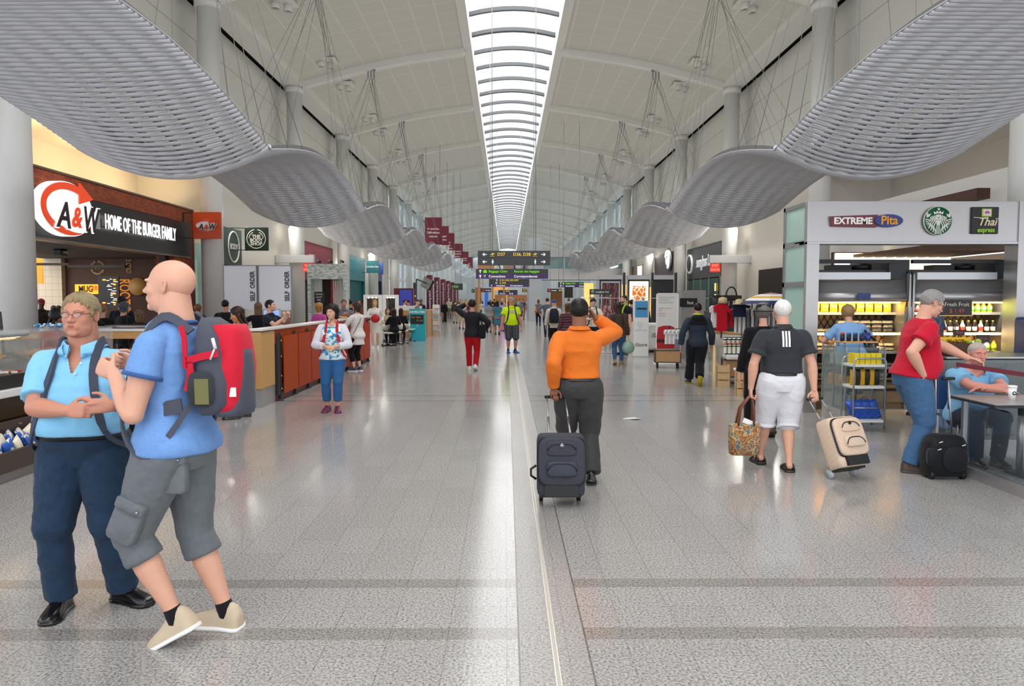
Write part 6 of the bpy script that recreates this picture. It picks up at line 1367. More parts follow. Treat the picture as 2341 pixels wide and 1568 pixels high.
a = at(1385,715,Y=24.5); t = thing('advert_board','colourful poster of people on a red footed easel','sign',(a.x,24.5,0)); part('poster',MB().cbox(a,(.36,.03,.52)),ramp_mat('people_art',[(0,'8aa8dc'),(.38,'8aa8dc'),(.44,'c87850'),(.52,'6a3a30'),(.6,'8a50b0'),(.68,'5aa090')],'NOISE',7,.5),t); part('red_base',MB().box(a.x - .2,a.x + .2,24.45,24.55,a.z - .34,a.z - .28),mat('base_red','b02020',.4),t); part('stem',MB().cyl((a.x,24.5,0),(a.x,24.5,a.z - .3),.03).cyl((a.x,24.5,0),(a.x,24.5,.03),.22),m_ltgrey,t)
# --- store pylon and collection sign
Y = gnd(1463,815).y; a,b_ = at(1447,815,Y=Y),at(1482,686,Y=Y); t = thing('pylon_sign','white iStore pylon sign with blue picture panel','sign',((a.x + b_.x) / 2,Y,0)); part('pylon',Bx(a.x,b_.x,Y - .12,Y + .12,0,b_.z),m_wht,t,bevel=.008)
part('blue_panel',Bx(a.x + .03,b_.x - .03,Y - .125,Y - .12,1.18,b_.z - .03),mat('panel_blue','4d9ad0',.4),t); q = MB(); q.prism([(-.16,-.02),(.13,-.03),(.18,.02),(-.12,.03)],((a.x + b_.x) / 2,Y - .126,1.44),AXC,AYC,(0,-.006,0)); part('tablet_picture',q,m_char,t); mb = MB(); text(mb,'iStore',((a.x + b_.x) / 2,Y - .125,.36),AXC,AYC,.15,0,.004); part('lettering',mb,m_char,t)
mb = MB()
for i,s_ in enumerate(('pour','votre','vie','numérique')): text(mb,s_,((a.x + b_.x) / 2 - .05 + .03 * (i % 2),Y - .125,1.03 - .075 * i),AXC,AYC,.08,0,.003)
part('slogan',mb,mat('pale_txt','c4c8d0',.5),t); part('foot',Bx(a.x - .02,b_.x + .02,Y - .14,Y + .14,0,.03),m_ltgrey,t)
Y = gnd(1520,832).y; a,b_ = at(1499,832,Y=Y),at(1551,670,Y=Y); cx_ = (a.x + b_.x) / 2; t = thing('collection_sign',"tall white HUDSON'S BAY COMPANY COLLECTION sign with red coat picture",'sign',(cx_,Y,0)); part('panel',Bx(a.x + .02,b_.x - .02,Y - .02,Y + .02,.40,b_.z - .02),m_offw,t); k = MB(); k.box(a.x,a.x + .02,Y - .03,Y + .03,0.02,b_.z); k.box(b_.x - .02,b_.x,Y - .03,Y + .03,.02,b_.z); k.box(a.x,b_.x,Y - .03,Y + .03,b_.z - .02,b_.z); k.box(a.x - .03,b_.x + .03,Y - .2,Y + .2,0,.02); part('frame',k,m_wht,t)
mb = MB()
for i,s_ in enumerate(("HUDSON'S BAY",'COMPANY','COLLECTION')): text(mb,s_,(a.x + .06,Y - .022,b_.z - .12 - .065 * i),AXC,AYC,.062,0,.003,align='LEFT')
part('lettering',mb,m_grey,t); mb = MB()
for i,s_ in enumerate(('SAVE $50 on every wool','blanket','SAVE $20 on a','cotton throw')): text(mb,s_,(a.x + .06,Y - .022,b_.z - .40 - .055 * i - .03 * (i > 1)),AXC,AYC,.034,0,.003,align='LEFT')
part('small_print',mb,mat('print_red','b05058',.5),t)
q = MB(); z0 = .42; q.prism([(-.27,0),(.20,0),(.22,.35),(.18,.56),(.08,.60),(-.10,.60),(-.24,.56),(-.28,.3)],(cx_ - .0,Y - .021,z0),AXC,AYC,(0,-.012,0)); part('coat_picture',q,mat('coat_red','b01c24',.6),t); q = MB(); q.prism([(-.28,.16),(.21,.16),(.21,.24),(-.28,.24)],(cx_,Y - .034,z0),AXC,AYC,(0,-.004,0)); q.prism([(-.03,.25),(.0,.25),(.08,.6),(.06,.6)],(cx_,Y - .034,z0),AXC,AYC,(0,-.004,0)); part('coat_belt',q,mat('coat_dark','3a1420',.6),t)
a = gnd(1505,805); t = thing('store_desk','white rounded store counter between the two signs','counter',(a.x + .3,24.6,0)); part('desk_body',Bx(a.x - .5,a.x + 1.6,24.6,25.3,.08,.95),m_offw,t,bevel=.08); mb = MB(); text(mb,'iStore',(a.x - .02,24.595,.55),AXC,AYC,.2,0,.006); part('lettering',mb,m_char,t); part('desk_base',Bx(a.x - .3,a.x + 1.4,24.7,25.2,0,.08),m_dbrown,t)
# --- merchandise stand
m_crate = mat('crate_pine','c8a878',.7,0,0,10,.12)
def wood_cart(lab,x,y,w,d,h_,rz=0):
 t = thing('rolling_cart',lab,'cart',(x,y,0),rz); part('box_panel',MB().box(-w / 2,w / 2,-d / 2,d / 2,.16,h_),m_ply,t,False); k = MB(); e = .025
 for sx_ in (-1,1):
  for sy_ in (-1,1): k.cbox((sx_ * w / 2,sy_ * d / 2,(h_ + .14) / 2 + .0),(e,e,h_ - .14))
 for z in (.15,h_): k.box(-w / 2 - .012,w / 2 + .012,-d / 2 - .012,-d / 2 + .012,z - .012,z + .012); k.box(-w / 2 - .012,w / 2 + .012,d / 2 - .012,d / 2 + .012,z - .012,z + .012); k.box(-w / 2 - .012,-w / 2 + .012,-d / 2,d / 2,z - .012,z + .012); k.box(w / 2 - .012,w / 2 + .012,-d / 2,d / 2,z - .012,z + .012)
 part('iron_frame',k,m_char,t,False)
 for sx_ in (-1,1):
  for sy_ in (-1,1): part('wheel',MB().cyl((sx_ * (w / 2 - .06) - .02,sy_ * (d / 2 - .05),.065),(sx_ * (w / 2 - .06) + .02,sy_ * (d / 2 - .05),.065),.065,n=14),m_black,t,False)
 return t
wood_cart('wooden rolling cart under the white baby clothes left of the boy',4.05,19.2,.62,.5,.45,-.15); wood_cart('wooden rolling cart stacked with striped blankets',4.85,15.6,.85,.6,.50,-.25)
a = at(1550,780,Y=19.0); t = thing('clothes_rail','low rail of small white baby clothes left of the boy in the hooded top','clothes rail',(a.x,19.15,.45)); part('rail',MB().cyl((a.x - .3,19.15,.98),(a.x + .25,19.15,.98),.01,n=6).cyl((a.x,19.15,.45),(a.x,19.15,.98),.012,n=6),m_char,t)
def garment(mb,x,y,z,w,h_,ang=0.0,m=0):
 pr = [(-w * .5,-h_ * .1),(-w * .22,0),(w * .22,0),(w * .5,-h_ * .1),(w * .46,-h_ * .32),(w * .28,-h_ * .26),(w * .30,-h_),(-w * .30,-h_),(-w * .28,-h_ * .26),(-w * .46,-h_ * .32)]
 c_,s_ = math.cos(ang),math.sin(ang); mb.prism(pr,(x,y,z),(c_,s_,0),(0,0,1),(-s_ * .05,c_ * .05,0),m); return mb
m_garw = cloth('garment_white','e4e4e6'); m_garr = cloth('garment_red','c01828'); m_garg = cloth('garment_grey','7a7e86'); m_garn = cloth('garment_navy','1c2438')
for i in range(5): single('baby_garment',garment(MB(),a.x - .22 + .1 * i,19.13,.96,.24,.36,.7),m_garw,'small white baby garment hanging on the low rail','garment','white baby clothes on the low rail',loc=(a.x - .22 + .1 * i,19.13,.6))
single('grey_tub',Bx(a.x - .05,a.x + .25,18.95,19.1,.46,.72),m_garg,'grey folded fabric stack on the left rolling cart','fabric stack',loc=(a.x + .1,19,.46))
# canoe shaped table
t = thing('canoe_table','white canoe shaped display table with wooden rim on dark legs','table',(5.5,17.6,0)); rg = []; L_ = 3.2; xs0 = 4.55
for i in range(16):
 u = i / 15; x = xs0 + u * L_; hw = .38 * math.sin(math.pi * min(1,.12 + .76 * u + .06)) ** .7; zb = .52 + .34 * (1 - min(1,u / .22)) ** 2; zt_ = .93 - .06 * math.sin(math.pi * u) + .04
 rg.append([Vector((x,17.6 + hw * .98 * math.cos(q),zt_ - (zt_ - zb) * math.sin(q) ** .8 if math.sin(q) > 0 else zt_)) for q in np.linspace(0,math.pi,13)])
hull = MB(); hull.loft(rg,0,True,(False,False),True); part('hull',hull,mat('hull_white','d8d4cc',.3),t); r_ = MB()
for s in (0,-1): r_.tube([g[s] + Vector((0,0,.01)) for g in rg],.022,8)
part('rim',r_,m_wood,t); part('deck',Bx(xs0 + .4,xs0 + L_ - .4,17.5,17.7,.86,.88),m_dbrown,t)
for x in (5.15,6.1,7.2):
 for y in (17.38,17.8): part('leg',Bx(x - .05,x + .05,y - .04,y + .04,.08,.56),m_char,t);
for x in (5.15,7.2): part('castor',MB().cyl((x - .02,17.38,.05),(x + .02,17.38,.05),.05,n=10),m_black,t)
part('cross_bar',Bx(5.1,7.25,17.36,17.4,.2,.24),m_steelp,t)
# garment rail above
t = thing('garment_rack','dark steel garment rack of hanging white and red shirts','clothes rail',(5.6,17.6,.84)); k = MB(); k.cyl((4.95,17.6,1.70),(6.9,17.6,1.70),.015,n=8).cyl((5.65,17.6,.84),(5.65,17.6,1.72),.018,n=8).cyl((6.88,17.6,.84),(6.88,17.6,1.7),.018,n=8).cyl((4.97,17.6,.84),(4.97,17.6,1.7),.018,n=8); part('rack_frame',k,m_char,t)
cols = [m_garr,m_garr,m_garr,m_garw,m_garw,m_garw,m_garg,m_garw,m_garg,m_garw,m_garw,m_garw,m_garw,m_garr,m_garw,m_garw,m_garr,m_garw]
for i in range(18):
 x = 5.02 + i * .098; c_ = cols[i]; nm_ = 'red' if c_ is m_garr else 'white' if c_ is m_garw else 'grey'; tt = thing('hanging_shirt',nm_ + ' shirt on a white hanger on the dark rack','shirt',(x,17.6,1.2),group=nm_ + ' shirts on the rack')
 part('fabric',garment(MB(),x,17.58,1.50,.44,.55 if i > 2 else .42,1.1),c_,tt); part('hanger',MB().tube([(x - .05,17.5,1.49),(x,17.6,1.58),(x,17.6,1.69)],.006,5).tube([(x + .05,17.7,1.49),(x,17.6,1.58)],.006,5),m_wht,tt)
a = at(1651,735,Y=17.2); t = thing('display_bust','red and white shirt shown on a bust form with straw hat','display form',(a.x,17.25,.9)); part('red_shirt',garment(MB(),a.x,17.2,1.62,.4,.62,.2),m_garr,t); part('white_side',garment(MB(),a.x - .16,17.26,1.58,.22,.5,.2),m_garw,t); part('hat_crown',MB().lathe([(.11,1.63),(.09,1.75),(.02,1.77)],(a.x + .02,17.25,0),14),mat('straw','c8b488',.8),t); part('stand_pole',MB().cyl((a.x,17.26,.84),(a.x,17.26,1.6),.015),m_char,t)
single('straw_hat',MB().lathe([(.15,1.60),(.16,1.61),(.09,1.63),(.085,1.71),(.02,1.73)],(5.25,17.25,0),16),mat('straw','c8b488'),'straw hat on a dark cape next to the red display shirt','hat',loc=(5.25,17.25,1.6))
single('navy_cape',garment(MB(),5.25,17.22,1.60,.5,.28,0),m_garn,'dark navy cape under the second straw hat','garment',loc=(5.25,17.22,1.3))
t = thing('black_handbag','black handbag with looped handle above the red shirt','bag',(5.1,17.6,1.71)); part('bag_body',MB().box(4.95,5.4,17.54,17.66,1.71,1.81),m_black,t,bevel=.02); part('handle',MB().tube([(5.05 + .12 * (1 - math.cos(q)),17.6,1.80 + .20 * math.sin(q)) for q in np.linspace(0,math.pi,12)],.018,8),m_black,t)
t = thing('striped_umbrella','open white umbrella with yellow, navy and red stripes on the rack','umbrella',(6.2,17.3,1.7)); Yu = 16.9; cx_ = at(1762,690,Y=Yu).x; n = 8
def um(r0,r1,z0_,z1_): k = MB(); k.loft([[Vector((cx_ + r0 * math.cos(q + .4),Yu + r0 * math.sin(q + .4),z0_)) for q in [2 * math.pi * i / n for i in range(n)]],[Vector((cx_ + r1 * math.cos(q + .4),Yu + r1 * math.sin(q + .4),z1_)) for q in [2 * math.pi * i / n for i in range(n)]]],0,False,(False,False)); return k
bands = [(.66,.56,1.62,1.69,'stripe_navy','1f3260'),(.56,.46,1.69,1.745,'stripe_white','f0f0f0'),(.46,.38,1.745,1.785,'stripe_yellow','e4b418'),(.38,.24,1.785,1.83,'stripe_white','f0f0f0'),(.24,.14,1.83,1.85,'stripe_red','b02030'),(.14,.02,1.85,1.86,'stripe_white','f0f0f0')]
for r0,r1,z0_,z1_,nm_,cc in bands: part('canopy_stripe',um(r0,r1,z0_,z1_),mat(nm_,cc,.6),t)
part('shaft',MB().cyl((cx_,Yu,.84),(cx_,Yu,1.9),.01),m_char,t)
m_str = ramp_mat('blanket_stripes',[(0,'e8e4d8'),(.12,'1f6a44'),(.2,'e8e4d8'),(.34,'a81c28'),(.44,'e8e4d8'),(.56,'e0a81c'),(.66,'e8e4d8'),(.80,'1f2c58'),(.9,'e8e4d8')],'Z',.55,.8,None,0)
a = at(1698,815,Y=15.3)
for i in range(7): single('striped_garment',garment(MB(),a.x - .30 + .09 * i,15.35,.94,.28,.32,1.0),m_str,'small multicolour striped garment hanging over the right cart','garment','striped garments',loc=(a.x - .3 + .09 * i,15.35,.7))
t = thing('small_rail','short dark rail holding the striped garments','clothes rail',(a.x,15.4,.5)); part('rail',MB().cyl((a.x - .35,15.4,.95),(a.x + .35,15.4,.95),.01,n=6).cyl((a.x,15.4,.5),(a.x,15.4,1.1),.012,n=6),m_char,t)
m_nst = ramp_mat('navy_stripes',[(0,'ece8e0'),(.5,'1f2c58')],'Z',8,.8,None,0)
for i,(dx,mm_,lab) in enumerate(((-.22,m_offw,'folded off white blanket on the right cart'),(.05,m_nst,'folded navy striped blanket on the right cart'),(.28,m_nst,'second folded navy striped blanket at the cart edge'))): single('folded_blanket',MB().cbox((a.x + dx,15.35,.56),(.26,.3,.10)),mm_,lab,'blanket',loc=(a.x + dx,15.35,.51),bevel=.03)
def crate(lab,x,y,w,n):
 t = thing('wooden_crate',lab,'crate',(x,y,0),-.2,'pine crates'); h_ = .12
 for i in range(n):
  z = i * (h_ + .025); k = MB(); k.box(-w / 2,w / 2,-w / 2,-w / 2 + .015,z,z + h_); k.box(-w / 2,w / 2,w / 2 - .015,w / 2,z,z + h_); k.box(-w / 2,-w / 2 + .015,-w / 2,w / 2,z,z + h_); k.box(w / 2 - .015,w / 2,-w / 2,w / 2,z,z + h_); part('slat_ring',k,m_crate,t,False)
 k = MB(); [k.cbox((sx_ * (w / 2 - .03),sy_ * (w / 2 - .03),n * .0725),(.03,.03,n * .145)) for sx_ in (-1,1) for sy_ in (-1,1)]; part('corner_post',k,m_crate,t,False)
g_ = gnd(1656,884); crate('slatted pine crate left of the blanket cart',g_.x,g_.y + .1,.26,3); g_ = gnd(1705,905); crate('slatted pine crate with a plush toy in front of the blanket cart',g_.x,g_.y + .12,.30,3)
t = thing('plush_toy','white headed plush toy with navy body sitting on the front crate','toy',(g_.x,g_.y,.43)); part('toy_body',MB().ball((g_.x,g_.y + .1,.47),(.17,.07,.05),12),m_garn,t); part('toy_head',MB().ball((g_.x - .02,g_.y + .08,.57),.075,12),m_garw,t); part('toy_paws',MB().ball((g_.x - .18,g_.y + .08,.47),.03,8).ball((g_.x + .18,g_.y + .08,.46),.04,8),m_garw,t)
single('orange_ribbon',MB().tube([(g_.x - .02,g_.y - .05,.50),(g_.x - .10,g_.y - .1,.2),(g_.x - .08,g_.y - .15,.02),(g_.x + .1,g_.y - .25,.01)],.008,5),mat('ribbon_orange','c0602c',.6),'orange ribbon trailing from the plush toy to the floor','ribbon',loc=(g_.x,g_.y,0))
t = thing('till_desk','dark till counter with black bag behind the boy','counter',(6.0,20.5,0)); part('desk',Bx(5.4,7.0,20.3,20.9,.85,1.40),m_char,t); part('desk_base',Bx(5.9,6.9,20.4,20.8,0,.85),m_offw,t); part('black_bag',bag_mb(.7,.42,.25,Matrix.Translation((5.75,20.5,1.62)),3),m_black,t)
t = thing('stone_pillar_box','grey speckled box pillar with black hut plate right of the collection sign','pillar',(5.4,22.3,0)); part('pillar',Bx(5.05,5.75,22.1,22.7,0,1.98),ramp_mat('speckle',[(0,'7c7a78'),(.5,'a09e9c')],'NOISE',60,.7),t); part('plate',Bx(5.0,5.5,22.07,22.1,1.50,1.75),m_black,t); mb = MB(); text(mb,'hut',(5.3,22.065,1.62),AXC,AYC,.14,0,.004); part('lettering',mb,m_txtw,t)
g_ = gnd(1443,958); pp = MB(); pp.loft([[V(g_.x - .13,g_.y,.004),V(g_.x - .05,g_.y - .06,.006),V(g_.x + .08,g_.y - .08,.02),V(g_.x + .15,g_.y - .01,.004),V(g_.x + .06,g_.y + .06,.01),V(g_.x - .03,g_.y + .09,.005)],[V(g_.x - .12,g_.y,.01),V(g_.x - .05,g_.y - .05,.012),V(g_.x + .07,g_.y - .07,.03),V(g_.x + .14,g_.y - .01,.01),V(g_.x + .06,g_.y + .05,.018),V(g_.x - .03,g_.y + .08,.011)]],0,False); single('paper_scrap',pp,m_offw,'scrap of cream paper lying on the open floor','litter',loc=tuple(g_))
# ================================================================ overhead signs, banners, far end
m_sgn = mat('sign_charcoal','33373b',.4); m_pur = mat('sign_purple','3d2668',.35); m_yel = mat('sign_letter_yellow','e8c41c',.4,emit=.35); m_gre = mat('sign_letter_green','6fd41c',.4,emit=.35); m_wl = mat('sign_letter_white','f4f2fa',.4,emit=.3)
def arrow(mb,c,d,s):
 c = Vector(c); d = Vector((d[0],0,d[1])); n_ = Vector((-d.z,0,d.x)); w_ = s * .09
 def q(a_,b_): return a_ * 1.0,b_
 P2 = lambda u,v: ((d * u + n_ * v).x,(d * u + n_ * v).z)
 mb.prism([P2(-s * .5,-w_),P2(s * .42,-w_),P2(s * .42,w_),P2(-s * .5,w_)],c,AXC,AYC,(0,-.006,0))
 for g in (1,-1): mb.prism([P2(s * .5,0),P2(s * .5 - s * .38,g * s * .38),P2(s * .5 - s * .50,g * s * .28),P2(s * .5 - s * .22,0)],c,AXC,AYC,(0,-.006,0))
def plane_icon(mb,c,s):
 mb.prism([(-.5 * s,.0),(-.42 * s,.12 * s),(-.30 * s,.02 * s),(.0,.12 * s),(-.2 * s,.35 * s),(-.08 * s,.37 * s),(.2 * s,.2 * s),(.45 * s,.32 * s),(.52 * s,.24 * s),(.25 * s,.05 * s),(.1 * s,-.2 * s),(.0,-.18 * s),(.05 * s,-.02 * s),(-.3 * s,-.12 * s)],c,AXC,AYC,(0,-.006,0)); mb.prism([(-.5 * s,-.42 * s),(.5 * s,-.42 * s),(.5 * s,-.36 * s),(-.5 * s,-.36 * s)],c,AXC,AYC,(0,-.006,0))
def person_icon(mb,c,s,skirt=False):
 mb.cyl(Vector(c) + V(0,0,.42 * s),Vector(c) + V(0,-.006,.42 * s),.11 * s,n=12); w_ = .24 if skirt else .2
 mb.prism([(-.1 * s,.28 * s),(-w_ * s,0 if not skirt else -.05 * s),(-w_ * s * (.8 if not skirt else 1),-.12 * s),(-.09 * s,-.12 * s),(-.09 * s,-.5 * s),(.09 * s,-.5 * s),(.09 * s,-.12 * s),(w_ * s * (.8 if not skirt else 1),-.12 * s),(w_ * s,0 if not skirt else -.05 * s),(.1 * s,.28 * s)],c,AXC,AYC,(0,-.006,0))
def hsign(label,px0,px1,py0,py1,Y,rows,cab=True):
 """hanging wayfinding sign; rows = [(material, [(kind, px, value, letter material, size px)])] from the top"""
 Y = Y0 + BAY / 4 * round((Y - Y0) / (BAY / 4)); a,b_ = at(px0,py1,Y=Y),at(px1,py0,Y=Y); t = thing('hanging_sign',label,'sign',((a.x + b_.x) / 2,Y,a.z)); H_ = (b_.z - a.z) / len(rows); k = Y / F_PX
 for i,(m_,items) in enumerate(rows):
  z1_ = b_.z - i * H_; z0_ = z1_ - H_; part('sign_row',Bx(a.x,b_.x,Y - .07,Y + .07,z0_ + .006,z1_),m_,t); zc = (z0_ + z1_) / 2
  for kind,px,val,lm,s in items:
   x = at(px,600,Y=Y).x; c = Vector((x,Y - .07,zc)); mb = MB()
   if kind == 't': text(mb,val,c + V(0,-.003,0),AXC,AYC,s * k,0,.006,bold=.002 * k * 50,align='LEFT')
   elif kind == 'a': arrow(mb,c,val,s * k)
   elif kind == 'p': plane_icon(mb,c,s * k)
   elif kind == 'w': person_icon(mb,c,s * k,val)
   elif kind == 'b': mb.cbox(c + V(0,-.004,-.01),(s * k,.008,s * k * .7)); mb.cbox(c + V(0,-.004,s * k * .38),(s * k * .4,.008,s * k * .16))
   elif kind == 'r': mb.cyl(c,c + V(0,-.006,0),s * k / 2,n=16)
   part({'t': 'lettering','a': 'arrow','p': 'plane_symbol','w': 'person_symbol','b': 'bag_symbol','r': 'round_symbol'}[kind],mb,lm,t)
 if cab:
  for x in (a.x + (b_.x - a.x) * .2,b_.x - (b_.x - a.x) * .2): part('hanger_rod',MB().cyl((x,Y,b_.z),(x,Y,12.36 + .22 * (1 - ((x - MIDX) / 1.69) ** 2) if abs(x - MIDX) < 1.6 else 11.55),.012,n=6),m_grey,t)
 return t
hsign('dark hanging sign with yellow D37 and D36, D38 and white arrows',1092.5,1257.5,573.5,607,24.0,[(m_sgn,[('a',1108,(-1,0),m_wl,10),('p',1126,0,m_yel,10),('t',1137,'D37',m_yel,10),('t',1173,'D36, D38',m_yel,10),('p',1223,0,m_yel,10),('a',1242,(1,0),m_wl,10)]),(m_sgn,[('a',1108,(-1,0),m_wl,10),('w',1126.5,True,m_wl,11),('w',1223.5,False,m_wl,11),('a',1242,(1,0),m_wl,10)])])
hsign('dark and purple hanging sign reading Baggage Claim and Connections',1088,1253,615,637.5,33.0,[(m_sgn,[('a',1098,(0,1),m_wl,8),('b',1109,0,m_gre,8),('t',1117,'Baggage Claim',m_gre,7.4),('t',1175,'Retrait des bagages',m_gre,7.4)]),(m_pur,[('a',1098,(0,1),m_wl,8),('t',1106,'Y',m_wl,8),('t',1117,'Connections',m_wl,7.4),('t',1175,'Correspondances',m_wl,7.4)])])
hsign('third hanging sign with yellow gate numbers above a purple strip',1118,1210,637.8,656,50.0,[(m_sgn,[('a',1136,(0,1),m_wl,5),('p',1144,0,m_yel,5),('t',1148,'D1-D34, D51-D57',m_yel,4.8)]),(m_sgn,[('a',1135,(-1,0),m_wl,5),('p',1144,0,m_yel,5),('t',1148,'D35',m_yel,4.8)]),(m_pur,[('a',1124,(0,1),m_wl,4),('t',1134,'Connections',m_wl,4),('t',1166,'Correspondances',m_wl,4)])])
hsign('small hanging sign over the right aisle, green and purple rows',1276,1335,644.5,657,42.0,[(m_sgn,[('a',1282,(0,1),m_wl,4.5),('b',1288,0,m_gre,4),('t',1293,'Baggage Claim',m_gre,4),('t',1324,'Retrait',m_gre,4)]),(m_pur,[('a',1282,(0,1),m_wl,4.5),('t',1286,'Y',m_wl,4),('t',1293,'Connections',m_wl,4),('t',1324,'Corres',m_wl,4)])])
m_nored = mat('sign_red','c02828',.4,emit=.3)
hsign('dark no entry sign with gate number 34 on the right',1251,1284,660,668,56.0,[(m_sgn,[('r',1256,0,m_nored,5),('t',1261,'No entry',m_wl,3),('t',1277,'34',m_yel,6)])]); hsign('dark no entry sign over the far left passage',1099,1123,659,668,62.0,[(m_sgn,[('r',1105,0,m_nored,5),('t',1110,'No entry',m_wl,3)])])
hsign('long far sign with yellow symbols left of centre',1139,1183,663,674,78.0,[(m_sgn,[('p',1152,0,m_yel,3),('t',1156,'D40-D45',m_yel,2.6)]),(m_pur,[('t',1142,'Connections',m_wl,2.6),('r',1166,0,m_wl,3),('r',1171,0,m_wl,3)])])
hsign('far yellow topped sign with round symbols',1194,1218,659,668,66.0,[(m_sgn,[('t',1196,'GATES',m_yel,4)]),(m_sgn,[('r',1198,0,m_yel,2.4),('r',1202,0,m_yel,2.4),('r',1206,0,m_wl,2.4),('r',1210,0,m_wl,2.4)])]); hsign('dark gate sign with green digits beside the maroon columns',1035,1058,648,663,58.0,[(m_sgn,[('t',1037,'D33',m_gre,6)])])
hsign('small dark gate sign far left of centre',1078,1085,661,669,75.0,[(m_sgn,[('t',1079,'D',m_gre,4)])])
# --- maroon banners hung in a row and maroon wrapped columns
m_ban1 = mat('banner_maroon','6e1c30',.6); m_banw = ramp_mat('banner_photo',[(0,'c4d2da'),(.5,'dfe6ea'),(.62,'b8a488'),(.72,'d8dee2')],'NOISE',1.6,.7)
for i,(px,py,Yb) in enumerate(((1010,497,49.0),(1026,517,55.0),(1039,533,61.0),(1058,557,72.6),(1071,575,83.0),(1081,588,94.0))):
 b_ = at(px,py,Y=Yb); w_ = 1.08; hm_ = 1.72 if i == 0 else 1.35; t = thing('hanging_banner','%s maroon banner with white picture below, hung from the left vault' % ORD[i],'banner',(b_.x - w_ / 2,Yb,b_.z - 3),group=None)
 part('maroon_panel',Bx(b_.x - w_,b_.x,Yb - .01,Yb + .01,b_.z - hm_,b_.z),m_ban1,t); part('picture_panel',Bx(b_.x - w_,b_.x,Yb - .01,Yb + .01,b_.z - hm_ - (.4 if i < 2 else 1.1),b_.z - hm_),m_banw,t); mb = MB()
 for j,s_ in enumerate(('41 countries.','7,500 athletes.','And you.') if i % 3 == 0 else ('We are glad','you are here.') if i % 3 == 1 else ('See you','at CIBC','Pan Am Park.')): text(mb,s_,(b_.x - w_ / 2,Yb - .012,b_.z - .72 - .24 * j),AXC,AYC,.17,0,.006,bold=.002,sx=.85)
 part('lettering',mb,m_txtw,t)
 for dx in (.1,w_ - .1): part('hanger',MB().cyl((b_.x - dx,Yb,b_.z),(b_.x - dx,Yb,11.42),.01,n=5),m_cable,t)
for k in range(8,14):
 y = colY(k); x = MIDX - 8.9; t = thing('column_wrap','%s maroon advertising wrap with vertical white words on a left column' % ORD[k - 8],'advert',(x,y,0),group='maroon column wraps'); part('sleeve',MB().cyl((x,y,.02),(x,y,4.4),.37,n=24),m_ban1,t); mb = MB(); text(mb,'something that fits your life',(x + .05,y - .385,2.3),(0,0,1),(-1,0,0),.33,0,.01,bold=.004,sx=.9); part('lettering',mb,m_txtw,t)
# --- bridge, clad wall and far shops
struct('wall_back',Bx(1.75,2.75,60,66,0,6.5),ramp_mat('clad_metal',[(0,'a4aab0'),(.5,'bcc2c6')],'X',5,.4,None,0,const=False,metal=.3))
t = thing('glazed_bridge','grey enclosed footbridge crossing the right half of the far hall','bridge',(6.3,60,3.3)); part('lower_beam',Bx(2.75,9.8,59.8,63,3.25,4.1),m_ltgrey,t); part('upper_beam',Bx(2.75,9.8,59.8,60.2,5.0,5.5),m_ltgrey,t); part('bridge_glass',Bx(2.8,9.8,59.95,60.0,4.1,5.0),glassy('bridge_glass','8fb4b4',.5,.05,.5),t); k = MB()
for x in np.arange(2.8,9.9,1.7): k.box(x - .06,x + .06,59.85,60.1,4.1,5.0)
part('mullion',k,m_ltgrey,t)
struct('wall_back',Bx(-8,2,118,119,4.2,5.8),mat('far_band','c8ccc8',.6)); single('tan_pillar',Bx(3.6,4.5,62,62.6,.0,2.4),mat('tan_col','a06c3c',.6),'tan square pillar behind the blue capped traveller','pillar',loc=(4,62,0))
for i,(xa,xb,ya,yb,Y,c_,lab) in enumerate(((1086,1100,657,700,100,'a07850','brown far shop block on the left of the crowd'),(1108,1116,668,700,90,'2a58a8','blue lit far panel above the crowd'),(1128,1160,655,664,100,'d89a50','warm lit far canopy'),(1125,1205,674,700,130,'b87848','wide brown far shop front behind the crowd'),(1092,1128,606,616,60,'c09064','tan far wall piece behind the signs'),(1150,1230,606,615,66,'b49478','tan far shop fascia with round marks'))):
 a,b_ = at(xa,yb,Y=Y),at(xb,ya,Y=Y); hang = ya < 650 or i == 2; fs = Bx(a.x,b_.x,Y,Y + 1,a.z if hang else 0,b_.z); hang and fs.box(a.x,a.x + .15,Y + .5,Y + .6,0,a.z).box(b_.x - .15,b_.x,Y + .5,Y + .6,0,a.z); single('far_shop',fs,mat('far%d' % i,c_,.6,emit=.5 if i in (1,2) else 0),lab,'shop',loc=((a.x + b_.x) / 2,Y,0))
a = at(1135,613,Y=66); t = thing('round_shop_mark','green rimmed round mark on the far shop fascia','sign',a); part('disc',MB().cyl(a,a + V(0,-.1,0),.35,n=20),m_signw,t); part('rim',MB().tube([a + V(.33 * math.cos(q),-.1,.33 * math.sin(q)) for q in np.linspace(0,6.28,20)[:-1]],.05,6,0,True),m_grn,t)
a = at(1187,609,Y=66); t = thing('round_shop_mark','blue rimmed round mark on the far shop fascia','sign',a); part('disc',MB().cyl(a,a + V(0,-.1,0),.45,n=20),m_signw,t); part('rim',MB().tube([a + V(.42 * math.cos(q),-.1,.42 * math.sin(q)) for q in np.linspace(0,6.28,20)[:-1]],.07,6,0,True),mat('mark_blue','1c4a9c',.4),t)
